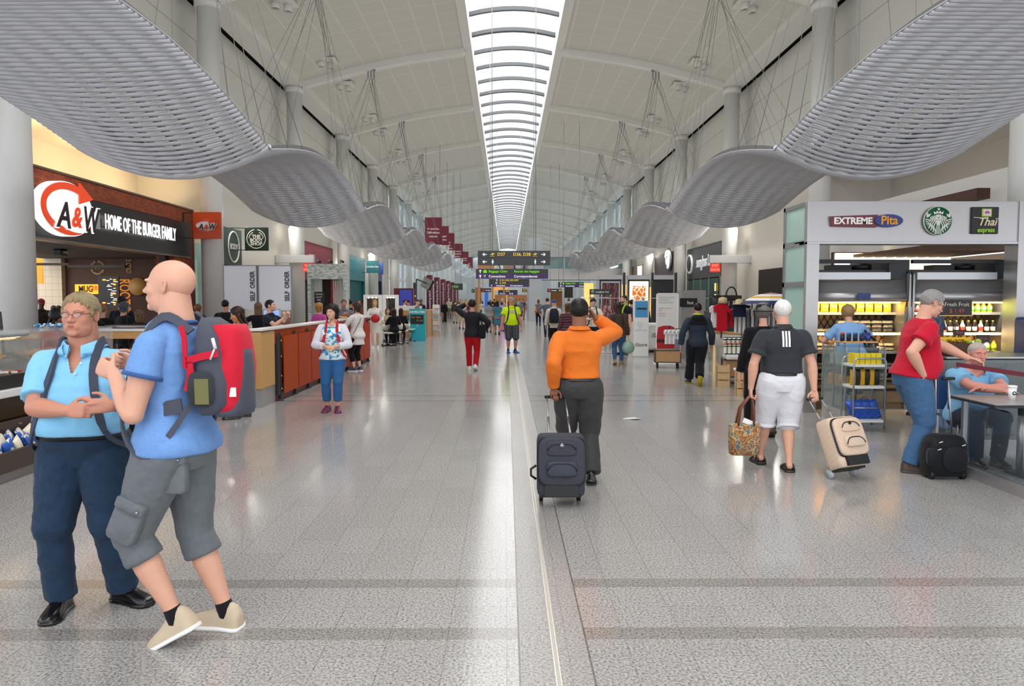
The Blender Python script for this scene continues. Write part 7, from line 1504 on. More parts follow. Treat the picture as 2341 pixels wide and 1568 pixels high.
for i,(px,py,Y,s) in enumerate(((1300,668,55,.45),(1203,715,70,.25))):
 a = at(px,py,Y=Y)
 if i == 0: single('monitor',MB().box(a.x - .3,a.x + .3,Y - .05,Y + .05,a.z - .4,a.z + .4,0).box(a.x - .03,a.x + .03,Y,Y + .05,0,a.z),m_black,'black monitor tilted under the bridge on the right','screen',loc=a)
 else: t = thing('walkway_post','steel moving walkway post with pale lamp near the clad wall','post',(a.x,Y,0)); part('post',MB().cyl((a.x + .3,Y,0),(a.x + .3,Y,1.3),.2,n=14),m_steelp,t); part('lamp_head',MB().ball((a.x + .3,Y,1.35),.2,12),m_offw,t)
# ================================================================ travellers
def G(px,py,dx=0,dy=0): g = gnd(px,py); return (g.x + dx,g.y + dy,0)
def WK(s=1,a=.18,b=.20,lift=.05,w=.085): # walking feet, s=+1 left foot forward
 f = (s * w,-a,0,s * 5,0); k = (-s * w,b,lift,-s * 5,32); return (f,k) if s > 0 else (k,f)
ST = ((.10,0,0,12,0),(-.10,0,0,-12,0))
def SIT(d=.40,hz=.47,w=.11): return ((w,-d,0,5,0),(-w,-d,0,-5,0))
def local(P,x,y,z): return P.root.matrix_world @ Vector((x,y,z))
def RM(P): return Matrix.Translation(P.root.location) @ Matrix.Rotation(P.root.rotation_euler.z,4,'Z')
def extra(P,name,mb,mats,label=None): return part(name,mb,mats,P.root,False,label)
def glasses(P,m=None,w=1.0):
 mb = MB(); HM = P.HM
 for s in (-1,1):
  mb.tube([HM @ Vector((s * .135 + .088 * math.cos(q),-.43 - .012 * math.cos(q) * s,.02 + .055 * math.copysign(abs(math.sin(q)) ** .8,math.sin(q)))) for q in np.linspace(0,2 * math.pi,22)[:-1]],.0008,5,0,True)
  mb.tube([HM @ Vector((s * .225,-.42,.045)),HM @ Vector((s * .30,-.30,.05)),HM @ Vector((s * .345,.02,.05))],.0018,5)
 mb.tube([HM @ Vector((-.05,-.44,.03)),HM @ Vector((0,-.475,.045)),HM @ Vector((.05,-.44,.03))],.0016,5); o = extra(P,'glasses',mb,m or mat('glasses_metal','5c4a40',.3,.8))
 l = MB()
 for s in (-1,1): l.prism([(.08 * math.cos(q),.05 * math.sin(q)) for q in np.linspace(0,2 * math.pi,16)[:-1]],HM @ Vector((s * .135,-.425,.02)),(HM.to_3x3() @ Vector((1,0,0))),(HM.to_3x3() @ Vector((0,0,1))),(HM.to_3x3() @ Vector((0,.008,0))))
 part('lens',l,glassy('spectacle_lens','f0f4f8',.05,.02,.05),o,False)
def backpack(P,label,m,m2=None,w=.30,h_=.48,d=.20,z=.60,strap=None,y=.0,seed=0,detail=False,group=None):
 """rucksack worn on the figure's back; its own thing standing at the figure's place"""
 h = P.h; M = RM(P); t = thing('backpack',label,'backpack',P.root.location,P.root.rotation_euler.z,group); zc = z * h + h_ / 2; c,x,yy,up = P.spine(.16 * h); bd = .062 * h * (1 + (P.g - 1)) + d / 2 + .035 + y
 K = Matrix.Translation(P.hip) @ Matrix.Rotation(P.lean * .8,4,'X') @ Matrix.Rotation(P.turn * .6,4,'Z') @ Matrix.Translation(-P.hip)
 mb = MB(); rg = []
 for u,ww,dd in ((0,.70,.45),(.03,.88,.75),(.12,1,1),(.35,1.03,1.08),(.6,.98,.98),(.8,.88,.78),(.93,.70,.50),(1,.45,.25)):
  rg.append(ring(K @ Vector((0,bd - (1 - dd) * d * .35,zc - h_ / 2 + u * h_)),w / 2 * ww,d / 2 * dd,Vector((1,0,0)),Vector((0,1,0)),24,3.0))
 mb.loft(rg,0); o = part('pack_body',mb,m,t,False)
 mb = MB(); rg = []
 for u,ww,dd in ((.04,.5,.5),(.1,.9,.9),(.3,1,1),(.48,.9,.8),(.55,.5,.4)): rg.append(ring(K @ Vector((0,bd + d * .40,zc - h_ / 2 + u * h_)),w * .38 * ww,d * .25 * dd,Vector((1,0,0)),Vector((0,1,0)),20,3.0))
 mb.loft(rg,0); part('front_pocket',mb,m2 or m,t,False)
 ms = strap or m2 or m
 for s in (1,-1):
  sh = P.sh[s]; n = 14; pts = []; ga = 1 + (P.g - 1)
  top = K @ Vector((s * .055 * h,bd - d / 2,zc + h_ * .36)); over = P.nb + (P.sh[s] - P.nb) * .52 + Vector((0,0,.046 * h)); fr = (sh + P.nb) / 2 + Vector((s * .004 * h,-(.050 * h * ga + .052),-.055 * h)); low = Vector((s * .088 * h * ga,-.062 * h * ga - .042 - P.belly * .30,sh.z - .20 * h)); sd_ = Vector((s * (.100 * h * ga + .032 + P.belly * .2),.0,sh.z - .27 * h)); bk = K @ Vector((s * w * .42,bd - d * .4,zc - h_ * .32))
  cps = [top,over,fr,low,sd_,bk]; mb = MB(); rg = []
  for i in range(len(cps) - 1):
   for j in range(5):
    u = j / 5; a0 = cps[max(0,i - 1)]; a1 = cps[i]; a2 = cps[i + 1]; a3 = cps[min(len(cps) - 1,i + 2)]
    pts.append(.5 * ((2 * a1) + (a2 - a0) * u + (2 * a0 - 5 * a1 + 4 * a2 - a3) * u * u + (3 * a1 - a0 - 3 * a2 + a3) * u ** 3))
  pts.append(cps[-1])
  for i,p in enumerate(pts):
   dr = (pts[min(i + 1,len(pts) - 1)] - pts[max(i - 1,0)]).normalized(); out = (p - Vector((P.nb.x * .3,.0,p.z - .03))).normalized(); sx_ = dr.cross(out).normalized(); wd = .021 if i < 15 else .013; nn_ = sx_.cross(dr) * .007
   rg.append([p - sx_ * wd - nn_,p + sx_ * wd - nn_,p + sx_ * wd + nn_,p - sx_ * wd + nn_])
  mb.loft(rg,0,False); part('shoulder_strap',mb,ms,t,False)
 return t,K,bd,zc
BLK = cloth('cloth_black','141418'); NVY = cloth('cloth_navy','1b2338'); JN = cloth('denim_blue','35587f',.9,.005,.18); JD = cloth('denim_dark','24384f',.9,.008,.28); WH = cloth('cloth_white','e2e1de'); GRY = cloth('cloth_grey','6c7078'); KHK = cloth('cloth_khaki','a89c84'); SHB = mat('shoe_black','0e0e10',.22); SHW = mat('shoe_white','d8d8d4',.5); BELT = mat('belt_black','0c0c0d',.35)
# 1 man in the sky blue polo
P1 = pose(1.765,g=1.16,lean=.02,feet=((.16,.05,0,62,0),(-.13,-.06,0,4,0)),hands=({'at': (.27,-.31,1.17),'pole': (1,.2,-.9),'dir': (-1,-.25,.05),'palm': (-.2,.9,-.2),'curls': (.5,.9,1.1,1.2),'thumb': .6},{'at': (.05,-.33,1.15),'pole': (-1,.1,-.75),'dir': (1,-.25,.05),'palm': (.2,.9,-.2),'curls': (.35,.8,1.0,1.1),'thumb': .6}))
P1.tside = {}
P1 = person('middle aged man with glasses in a sky blue polo shirt and dark jeans',G(208,1385),6,P1,'tan',('short','8c7c5c'),(-4,0,0),{'fat': .035,'jaw': 1.15,'nose': 1.15,'squint': .12},dict(m=cloth('polo_sky','84c4ea',.8,.007),sleeve=.80,sflare=.018,sadd=.010,hem=.041,add=.016,vneck=(.125,.42),name='polo_shirt',wr=.009),dict(m=JD,belt=BELT,waist=.042,hemr=.078,add=.016,ta=.014,wr=.011),dict(m=SHB),0,.10,collar=cloth('polo_sky',''),eye='5a6672',brow='8a7a60',hvol=1.15,neckk=1.18)
glasses(P1); q = MB()
pl_o = P1.spine(.235 * P1.h)[0]; zz = lambda t: P1.spine(t * P1.h)
for i,t_ in enumerate((.255,.225)): c,x,y,up = zz(t_); q.ball(c + Vector((.045 - .022 * i,-.128 - .018 * i,0)),.006,8)
extra(P1,'button',q,m_wht)
backpack(P1,'black backpack with dark straps worn by the man in sky blue',BLK,BLK,.36,.52,.20,.50,mat('strap_slate','3a4252',.7))
q = MB(); M_ = P1.hip
for s in (-1,1):
 pts = [P1.hip + Vector((s * (.075 + .06 * u),-.150 + .045 * u * u - .0,.045 - .035 * u - .02 * math.sin(u * 3))) for u in np.linspace(0,1,8)]; q.tube(pts,.0022,5)
extra(P1,'pocket_seam',q,mat('seam_tan','6a5a44',.8))
# 2 bald man with the red and grey backpack
P2 = pose(1.93,g=1.04,lean=.02,feet=((.07,.02,.055,-6,30),(-.16,.16,0,-4,0)),hands=({'at': (.13,-.24,1.36),'pole': (.5,.45,-1),'dir': (-.25,-.9,.35),'palm': (-.9,.2,-.1),'curl': 1.35,'thumb': .9},{'at': (-.10,-.25,1.37),'pole': (-.6,.3,-1),'dir': (.2,-.9,.4),'palm': (.9,.2,-.1),'curl': 1.3,'thumb': .9}))
m_tee = ramp_mat('tee_heather',[(0,'5d88c4'),(.5,'6c97d2'),(1,'7ba3da')],'NOISE',60,.85,(1,1,5),2,False)
P2 = person('tall bald man in a heather blue T-shirt and grey cargo shorts',G(416,1462),-98,P2,'fair',('bald','b0907c'),(4,-2,0),{'jaw': 1.1,'fat': .01},dict(m=m_tee,sleeve=.46,hem=-.020,flare=.024,cover=.146,sadd=.010,sflare=.006,wr=.010,name='t_shirt'),dict(kind='trousers',m=cloth('cargo_grey','6a7074',.9,.010,.14),waist=.0,end=.64,hemr=.088,add=.014,ta=.008,wr=.012),dict(m=cloth('canvas_beige','c6b59c'),sole=m_wht,sock=BLK,sockh=.13),0,.015,neckk=1.2,brow='7a5a44')
for s in (1,-1):   # darker sleeve cuffs
 q = MB(); a_,b2 = P2.sh[s],P2.el[s]; x,y = frame(b2 - a_); rr_ = .0345 * 1.93 * 1.03 + .014
 q.loft([[a_.lerp(b2,u) + x * ((rr_ + e) * math.cos(g_)) + y * ((rr_ + e) * math.sin(g_)) for g_ in [2 * math.pi * i / 24 for i in range(24)]] for u,e in ((.415,0),(.415,.006),(.475,.008),(.475,0))],0); extra(P2,'sleeve_cuff',q,cloth('cuff_blue','3c5c94'))
q = MB(); q.tube([P2.nb + P2.nu * (.012 - .03 * max(0,-math.sin(g_)) ** 2) + P2.nx * (.084 * math.cos(g_)) + P2.ny * (.088 * math.sin(g_)) for g_ in np.linspace(0,2 * math.pi,30)[:-1]],.012,8,0,True); extra(P2,'neck_band',q,cloth('cuff_blue',''))
m_cg = cloth('cargo_grey','');
def patch(P,name,p0,right,up,w,h_,th,m,r=.0): mb = MB(); right = Vector(right).normalized(); up = Vector(up).normalized(); n = right.cross(up); mb.loft([ring(Vector(p0) + n * z,w / 2 * k,h_ / 2 * k,right,up,20,6) for z,k in ((-.03,1),(th * .7,1),(th,.92))],0); return extra(P,name,mb,m)
hp,kn = P2.hj[1],P2.kn[1]; th_d = (kn - hp).normalized(); fw = Vector((0,-1,0)); fw = (fw - th_d * fw.dot(th_d)).normalized(); side_n = th_d.cross(fw); side_n = side_n if side_n.x > 0 else -side_n; c_ = hp.lerp(kn,.80) + side_n * .098; rt = (th_d * -1).cross(side_n) * -1
rt = fw * -1
o = patch(P2,'cargo_pocket',c_,rt,-th_d,.15,.19,.022,m_cg); o = patch(P2,'pocket_flap',c_ - th_d * .095 + side_n * .006,rt,-th_d,.155,.06,.028,m_cg); bt = MB(); bt.ball(c_ - th_d * .09 + side_n * .038 - rt * -.05,.008,8); extra(P2,'stud',bt,m_steelp)
c2 = P2.hip + Vector((.150,.06,-.14)); patch(P2,'hip_pocket',c2,(0,1,0),(0,0,1),.15,.17,.016,m_cg); patch(P2,'pocket_flap',c2 + Vector((.002,0,.085)),(0,1,0),(0,0,1),.155,.055,.022,m_cg); bt = MB(); bt.ball(c2 + Vector((.028,.05,.085)),.008,8); bt.ball(c2 + Vector((.028,-.05,.085)),.008,8); extra(P2,'stud',bt,m_steelp)
m_pg = cloth('pack_slate','4b4f5b',.75,.004); m_pr = cloth('pack_red','c81c34',.7,.003)
t,K,bd,zc = backpack(P2,'large slate and red hiking backpack on the bald man',m_pg,m_pg,.31,.47,.19,.60,m_pg,y=.0)
K2 = K; c = Vector((0,bd,zc)); D = .30; Hh = .60
for lab,y0,w0,z0,z1,s_ in (('red_panel',.5,.30,-.26,.22,1),):
 mb = MB(); rg = []
 for u in np.linspace(0,1,12):
  z = lerp(-.22,.20,u); dd = np.interp(z,[-.3,-.22,0,.15,.27],[.08,.12,.13,.12,.07]); rg.append(ring(K @ Vector((0,bd + dd * .48,zc + z)),.135 * np.interp(z,[-.3,0,.27],[.8,1,.62]),dd * .62,Vector((1,0,0)),Vector((0,1,0)),22,3))
 mb.loft(rg,0); part('red_panel',mb,m_pr,t,False)
 mb = MB(); rg = []
 for u in np.linspace(0,1,12):
  z = lerp(-.24,.08,u); dd = np.interp(z,[-.3,-.22,0,.15,.27],[.08,.12,.13,.12,.07]); rg.append(ring(K @ Vector((0,bd + dd * .53,zc + z)),.085 * np.interp(z,[-.3,0,.12],[1.5,1.0,.7]),dd * .625,Vector((1,0,0)),Vector((0,1,0)),22,3))
 mb.loft(rg,0); part('grey_panel',mb,m_pg,t,False)
def bandp(name,pts,w,m,th=.004):
 mb = MB(); rg = []; pts = [Vector(p) for p in pts]
 for i,p in enumerate(pts):
  d = (pts[min(i + 1,len(pts) - 1)] - pts[max(0,i - 1)]).normalized(); n = Vector((1,0,0)); n = (n - d * n.dot(d)).normalized(); s = d.cross(n); rg.append([p - s * w - n * th,p + s * w - n * th,p + s * w + n * th,p - s * w + n * th])
 mb.loft(rg,0,False); return part(name,mb,m,t,False)
xs_ = .166; B = lambda y,z: K @ Vector((xs_,bd + y,zc + z))
bandp('compression_strap',[B(-.09,.035),B(-.01,.055),B(.07,.07)],.017,m_pr); bandp('hanging_strap',[B(-.075,.03),B(-.07,-.04),B(-.09,-.11)],.018,m_pr); bandp('red_piping',[B(-.11,.20),B(-.095,.14),B(-.095,.0)],.012,m_pr)
mb = MB(); mb.tube([B(.05,.14) + Vector((.006,0,0)),B(.065,.09) + Vector((.01,0,0))],.009,6); mb.tube([B(.06,.09) + Vector((.01,0,0)),B(.035,.04) + Vector((.006,0,0))],.005,6); part('clip',mb,mat('clip_white','dcd8d8',.4),t,False)
mb = MB(); mb.loft([ring(K @ Vector((xs_ - .02 + dx,bd - .02,zc - .10)),.065,.085,Vector((0,1,0)),Vector((0,0,1)),16,3) for dx in (0,.025,.030)],0); part('mesh_pocket',mb,cloth('mesh_dark','363a40',.9),t,False)
mb = MB(); mb.box(0,.004,-.035,.035,-.07,.05); sub(mb,K @ Matrix.Translation((xs_ + .012,bd - .01,zc - .10))); part('pocket_card',mb,mat('card_olive','6a6a3a',.5),t,False)
mb = MB(); mb.box(-.0,.006,-.022,.022,-.022,.022); sub(mb,K @ Matrix.Translation((.112,bd + .105,zc - .12))); part('brand_patch',mb,m_wht,t,False)
bandp('hip_belt',[K @ Vector((.15,bd - .13,zc - .18)),P2.hip + Vector((.175,.05,.19)),P2.hip + Vector((.165,-.03,.17))],.035,m_pg,.01); bandp('webbing',[P2.hip + Vector((.17,.02,.18)),P2.hip + Vector((.175,.07,.07)),P2.hip + Vector((.165,.12,-.01))],.016,cloth('web_grey','4a4e58'))
# 3 man in orange, seen from behind
P3 = pose(1.735,g=1.07,sw=.95,feet=((.11,-.20,0,6,0),(-.11,.12,.02,-6,14)),hands=({'at': (.24,.08,.90),'pole': (.25,1,0),'dir': (.0,.1,-1),'palm': (-.1,1,0),'curl': 1.15,'thumb': .8},{'at': (-.17,-.13,1.545),'pole': (-1,-.25,-.85),'dir': (.45,-.1,.55),'palm': (.55,.1,-.2),'curl': .9,'thumb': .7}))
P3 = person('man in a bright orange shirt seen from behind, phone at his ear',G(1322,1100),180,P3,'brown',('short','17130f'),(-6,2,0),{'fat': .02},dict(m=cloth('shirt_orange','dd7222',.65,.008),sleeve=1.93,sflare=.004,sadd=.017,hem=.044,add=.018,wr=.011),dict(m=cloth('trouser_charcoal','3b3a3a',.55,.008),belt=BELT,waist=.045,hemr=.085,add=.018,ta=.018,wr=.012),dict(m=SHB),0,.03,collar=cloth('shirt_orange',''),neckk=1.1)
q = MB(); bp = P3.HM @ Vector((.02,.30,.40)); q.ball(bp,(.045,.040,.022),14);
q = MB(); q.tube([P3.wr[1] + Vector((.026 * math.cos(g_),.024 * math.sin(g_),.045)) for g_ in np.linspace(0,6.28,18)[:-1]],.005,6,0,True); q.cyl(P3.wr[1] + Vector((.0,.026,.045)),P3.wr[1] + Vector((.0,.034,.045)),.015,n=14); extra(P3,'wrist_watch',q,m_steelp)
M = RM(P3); ph = M @ (P3.wr[-1] + Vector((.115,.0,.03))); single('phone',MB().cbox((0,0,0),(.012,.07,.14),M=Matrix.Translation(ph) @ Matrix.Rotation(.25,4,'Y')),m_black,'phone held to the ear of the man in orange','phone',loc=ph)
# 4 elderly man with white shorts
P4 = pose(1.73,g=1.06,lean=.04,feet=((.14,-.24,0,8,0),(-.06,.10,0,-4,0)),hands=({'at': (.30,-.02,.82),'pole': (.7,.7,0),'dir': (0,0,-1),'palm': (-1,0,0),'curl': 1.1,'thumb': .8},{'at': (-.29,.10,.82),'pole': (-.7,.6,0),'dir': (0,.15,-1),'palm': (.2,1,0),'curl': 1.1,'thumb': .8}))
P4 = person('elderly white haired man in charcoal polo and white shorts seen from behind',G(1783,1072),176,P4,'fair',('crew','e4e0dc'),(-4,0,0),{'fat': .015},dict(m=cloth('polo_charcoal','33363b',.8,.007),sleeve=.66,sflare=.028,sadd=.02,hem=.044,add=.02,wr=.010),dict(kind='trousers',m=cloth('shorts_white','dcdce2',.85,.007),belt=BELT,waist=.045,end=.57,hemr=.115,add=.02,ta=.022,wr=.010),dict(m=mat('sandal_brown','2c211c',.5),kind='sandal'),0,.05,collar=cloth('polo_charcoal',''))
q = MB()
for dx in (-.030,0,.030):
 rg = []
 for tt in np.linspace(.195,.285,8):
  c,x,y,up = P4.spine(tt * 1.73); r = torso_rings(P4,tt,tt + .0001,.024,.05,96)[0]; best = min(r,key=lambda p_: abs((p_ - c).dot(x) - dx) + (0 if (p_ - c).dot(y) > 0 else 9)); off = (best - c).dot(y) + .010; rg.append([c + x * (dx - .009) + y * (off - .006),c + x * (dx + .009) + y * (off - .006),c + x * (dx + .009) + y * off,c + x * (dx - .009) + y * off])
 q.loft(rg,0,False)
extra(P4,'white_stripes',q,m_wht); q = MB(); q.tube([P4.wr[1] + Vector((.024 * math.cos(g_),.024 * math.sin(g_),.04)) for g_ in np.linspace(0,6.28,18)[:-1]],.005,6,0,True); extra(P4,'bracelet',q,mat('bracelet_gold','a89868',.3,.8))
# 5 man in red T-shirt leaning over the belt
P5 = pose(1.84,g=1.12,lean=.30,turn=.05,feet=((.12,-.16,0,10,0),(-.12,.04,0,-8,0)),hands=({'at': (.05,-.60,1.10),'pole': (.5,.2,-1),'dir': (-.2,-1,-.25),'palm': (-.3,.1,-1),'curl': .7,'thumb': .6},{'at': (-.235,-.02,.985),'pole': (-.5,1,.0),'dir': (.35,-.45,-.9),'palm': (.9,.2,0),'curl': .3}))
P5 = person('grey haired man with glasses in a red T-shirt holding the belt',G(2078,1074),82,P5,'fair',('short','8f8c88'),(4,24,0),{'nose': 1.15,'fat': .02},dict(m=cloth('tee_red','c01230',.75,.008),sleeve=.55,sflare=.022,sadd=.018,hem=-.005,add=.020,wr=.010),dict(m=cloth('denim_mid','44688e',.9,.006,.2),waist=.035,hemr=.078,add=.016,ta=.014,wr=.012),dict(m=mat('shoe_taupe','4a3c32',.5)),0,.10,brow='6a6660')
glasses(P5,m_black); q = MB(); q.tube([P5.wr[-1] + (P5.el[-1] - P5.wr[-1]).normalized() * .05 + Vector((.028 * math.cos(g_),.024 * math.sin(g_),0)) for g_ in np.linspace(0,6.28,18)[:-1]],.007,6,0,True); extra(P5,'wrist_watch',q,m_char)
# 6 seated man in light blue
P6 = pose(1.74,g=1.15,lean=.28,sit=True,hipz=.47,feet=SIT(.38),hands=({'at': (-.06,-.42,.815),'pole': (1,.1,-.15),'dir': (-1,-.15,-.05),'palm': (0,-.2,-1),'curl': .25},{'at': (.06,-.50,.80),'pole': (-1,.1,-.15),'dir': (1,.1,-.05),'palm': (0,.2,-1),'curl': .2}))
P6 = person('seated man with cropped grey hair in a light blue T-shirt, arms folded on the table',(4.98,8.18,0),-3,P6,'pink',('crew','b0a89c'),(0,2,4),{'fat': .03,'jaw': 1.1,'squint': .1},dict(m=cloth('tee_aqua','7db6dc',.8,.007),vneck=(.06,1.4),sleeve=.60,sflare=.02,sadd=.018,hem=-.03,add=.018,wr=.009),dict(m=NVY,waist=.04,hemr=.07),dict(m=SHB),0,.07,neckk=1.15)
# ---- luggage
def suitcase(label,base,rz,tilt,w,h_,d,m,m2,trim,handle_to,wheel=m_black,kind=0,logo=True):
 """upright roller case tilted back about its wheels; handle_to = world point the pull handle reaches"""
 t = thing('suitcase',label,'suitcase',base,rz); K = Matrix.Translation((0,0,.05)) @ Matrix.Rotation(tilt,4,'X') @ Matrix.Translation((0,0,.0))
 def P_(mb): return sub(mb,K)
 mb = MB(); rg = []
 for z,k in ((.02,.90),(.035,.97),(.07,1),(h_ - .06,1),(h_ - .02,.96),(h_,.86)): rg.append(ring(Vector((0,-d / 2,z)),w / 2 * k,d / 2 * k,Vector((1,0,0)),Vector((0,1,0)),32,5))
 mb.loft(rg,0); part('case_body',P_(mb),m,t,False)
 def pad(z0,z1,wd,y,th,nm,mm,n=24):
  mb = MB(); c = Vector((0,y,(z0 + z1) / 2)); mb.loft([ring(c + Vector((0,-q_,0)),wd / 2 * k,(z1 - z0) / 2 * k,Vector((1,0,0)),Vector((0,0,1)),n,5) for q_,k in ((-.02,1.0),(th * .6,1.0),(th * .9,.96),(th,.88))],0); return part(nm,P_(mb),mm,t,False)
 pad(.11,h_ - .02,w * .97,-d,.035,'front_panel',m); pad(.19,h_ * .60,w * .62,-d - .035,.028,'lower_pocket',m2); pad(h_ * .68,h_ * .90,w * .62,-d - .035,.014,'upper_pocket',m)
 mb = MB(); mb.tube([K @ Vector((w / 2 * .99 * math.copysign(abs(math.cos(q)) ** .35,math.cos(q)),-d + .005,(h_ + .09) / 2 + (h_ - .13) / 2 * math.copysign(abs(math.sin(q)) ** .35,math.sin(q)))) for q in np.linspace(0,2 * math.pi,48)[:-1]],.009,6,0,True); part('piping',mb,trim,t,False)
 mb = MB(); z_ = h_ * .60 - .02; mb.tube([K @ Vector((w * .31 * u,-d - .062,z_ - .06 * abs(u) ** 4)) for u in np.linspace(-1,1,12)],.006,6); mb.tube([K @ Vector((w * .30 * u,-d - .052,h_ * .90 - .02 - .05 * abs(u) ** 4)) for u in np.linspace(-1,1,12)],.005,6); part('zip',mb,trim,t,False)
 mb = MB(); mb.cbox((0,-.08,.03),(w * .86,.14,.06)); mb.cbox((0,-d - .01,.07),(w * .7,.03,.09)); part('base_plate',P_(mb),trim,t,False)
 for s in (-1,1):
  mb = MB(); a_ = K @ Vector((s * w * .40,.0,.0)); mb.cyl(Vector((a_.x - .016,a_.y,.045)),Vector((a_.x + .016,a_.y,.045)),.045,n=18); part('wheel',mb,wheel,t,False)
 if logo: mb = MB(); mb.cyl(K @ Vector((0,-d - .048,h_ * .84)),K @ Vector((0,-d - .056,h_ * .84)),.018,n=16); part('badge',mb,m_steelp if kind == 0 else m_black,t,False)
 mb = MB(); mb.tube([K @ Vector((w / 2 + .005,-d * .5,h_ * .30)),K @ Vector((w / 2 + .045,-d * .5,h_ * .34)),K @ Vector((w / 2 + .045,-d * .5,h_ * .46)),K @ Vector((w / 2 + .005,-d * .5,h_ * .50))][::1] if kind != 0 else [K @ Vector((-w / 2 - .005,-d * .5,h_ * .28)),K @ Vector((-w / 2 - .05,-d * .5,h_ * .34)),K @ Vector((-w / 2 - .05,-d * .5,h_ * .44)),K @ Vector((-w / 2 - .005,-d * .5,h_ * .50))],.010,8); part('side_handle',mb,trim,t,False)
 Mi = (Matrix.Translation(base) @ Matrix.Rotation(rz,4,'Z')).inverted(); hp = Mi @ Vector(handle_to); hw = w * .23
 for s in (-1,1):
  mb = MB(); a_ = K @ Vector((s * hw,-.03,h_ - .02)); b_ = Vector((hp.x + s * hw * .92,hp.y,hp.z)); m_ = a_.lerp(b_,.45); mb.cyl(a_,m_,.010,n=8).cyl(m_,b_,.0075,n=8); part('pull_rod',mb,m_steelp,t,False)
 mb = MB(); mb.cyl(hp + Vector((-hw * 1.15,0,0)),hp + Vector((hw * 1.15,0,0)),.015,n=10); part('pull_grip',mb,m_black,t,False)
 return t
m_pin = ramp_mat('pinstripe',[(0,'2c2e38'),(.42,'34363f'),(.5,'8a8894'),(.58,'2c2e38')],'X',14,.8,None,0,False); m_pin2 = mat('case_slate','343a46',.7,0,.0015,160)
hand3 = RM(P3) @ (P3.wr[1] + Vector((0,.02,-.085))); b3 = gnd(1280,1146)
suitcase('dark pinstriped roller suitcase pulled by the man in orange',(b3.x,b3.y + .03,0),0,-.10,.40,.53,.24,m_pin,m_pin2,mat('case_trim','17181c',.5),hand3 + Vector((.02,.0,.0)))
m_crm = ramp_mat('case_cream',[(0,'d8bfa8'),(.5,'d2b8a0'),(.56,'c4a88e'),(.62,'dac2ac')],'DIAGONAL',9,.6,None,0,False)
hand4 = RM(P4) @ (P4.wr[-1] + Vector((0,.02,-.085))); b4 = gnd(1912,1092)
suitcase('cream roller suitcase tilted behind the elderly man',(b4.x + .06,b4.y + .02,0),.42,-.42,.38,.50,.22,m_crm,m_crm,m_black,hand4,mat('wheel_clear','a8b0b8',.2),1)
# black bag by the barrier
t = thing('suitcase','squat black wheeled bag with raised handle beside the red shirted man','suitcase',(4.16,7.2,0)); g_ = gnd(2172,1098); x,y = g_.x,g_.y + .12
mb = MB(); mb.loft([ring(Vector((x,y,z)),.20 * k,.12 * k,Vector((1,0,0)),Vector((0,1,0)),28,3.6) for z,k in ((.03,.9),(.06,.98),(.2,1.04),(.33,.98),(.40,.80),(.425,.5))],0); part('bag_body',mb,cloth('bag_black','131418',.6,.003),t)
mb = MB(); mb.loft([ring(Vector((x + .04,y - .115 - q_,.20)),.12 * k,.12 * k,Vector((1,0,0)),Vector((0,0,1)),24,2.4) for q_,k in ((-.02,1),(.018,1),(.026,.9))],0); part('round_pocket',mb,cloth('bag_black2','1b1c22',.6,.002),t)
mb = MB(); mb.loft([ring(Vector((x - .15,y - .09 - q_,.22)),.06 * k,.09 * k,Vector((1,0,0)),Vector((0,0,1)),20,3) for q_,k in ((-.02,1),(.018,1),(.026,.9))],0); part('side_pocket',mb,cloth('bag_black2',''),t)
for s in (-1,1): part('wheel',MB().cyl((x + s * .15 - .018,y - .06,.045),(x + s * .15 + .018,y - .06,.045),.045,n=18),m_black,t)
part('pull_rod',MB().cyl((x + .12,y + .08,.40),(x + .08,y + .1,.93),.010,n=8).cyl((x + .09,y + .1,.65),(x + .08,y + .1,.95),.0085,n=8),m_steelp,t); part('pull_grip',MB().cyl((x + .02,y + .1,.95),(x + .14,y + .1,.95),.015,n=10),m_black,t)
mb = MB(); [mb.tube([(x + dx,y - .125,z),(x + dx + .03,y - .135,z + .015)],.005,6) for dx,z in ((-.12,.36),(-.13,.29),(.10,.33))]; part('zip_pulls',mb,m_offw,t)
# tote bag
h4 = RM(P4) @ (P4.wr[1] + Vector((0,0,-.085))); m_tap = ramp_mat('tapestry',[(0,'4a5a30'),(.3,'a08048'),(.42,'8a4a34'),(.5,'b8a070'),(.58,'3c6a78'),(.68,'9a6a38'),(.8,'c8b890')],'NOISE',24,.85,None,3)
t = thing('tote_bag','floral tapestry tote bag with brown straps in the elderly man hand','bag',(h4.x - .08,h4.y,.17)); x,y,zt = h4.x - .06,h4.y,.46; mb = MB(); mb.loft([ring(Vector((x,y,z)),w_,d_,Vector((1,0,0)),Vector((0,1,0)),24,4) for z,w_,d_ in ((.14,.13,.06),(.15,.145,.075),(.3,.155,.075),(.45,.16,.05),(.46,.155,.02))],0); part('bag_body',mb,m_tap,t)
for dy in (-.045,.045): part('strap',MB().tube([(x - .075,y + dy,.44),(x - .045,y + dy * .7,.62),(h4.x - .012,h4.y + dy * .2,h4.z),(h4.x + .012,h4.y + dy * .2,h4.z),(x + .09,y + dy * .7,.60),(x + .085,y + dy,.44)],.012,8),mat('strap_brown','6e3c26',.5),t)
single('folded_paper',MB().cbox((0,0,0),(.13,.004,.05),M=Matrix.Translation((x + .04,y - .03,.475)) @ Matrix.Rotation(.4,4,'Y')),m_wht,'white folded paper sticking out of the tapestry tote','paper',loc=(x + .04,y - .03,.46))
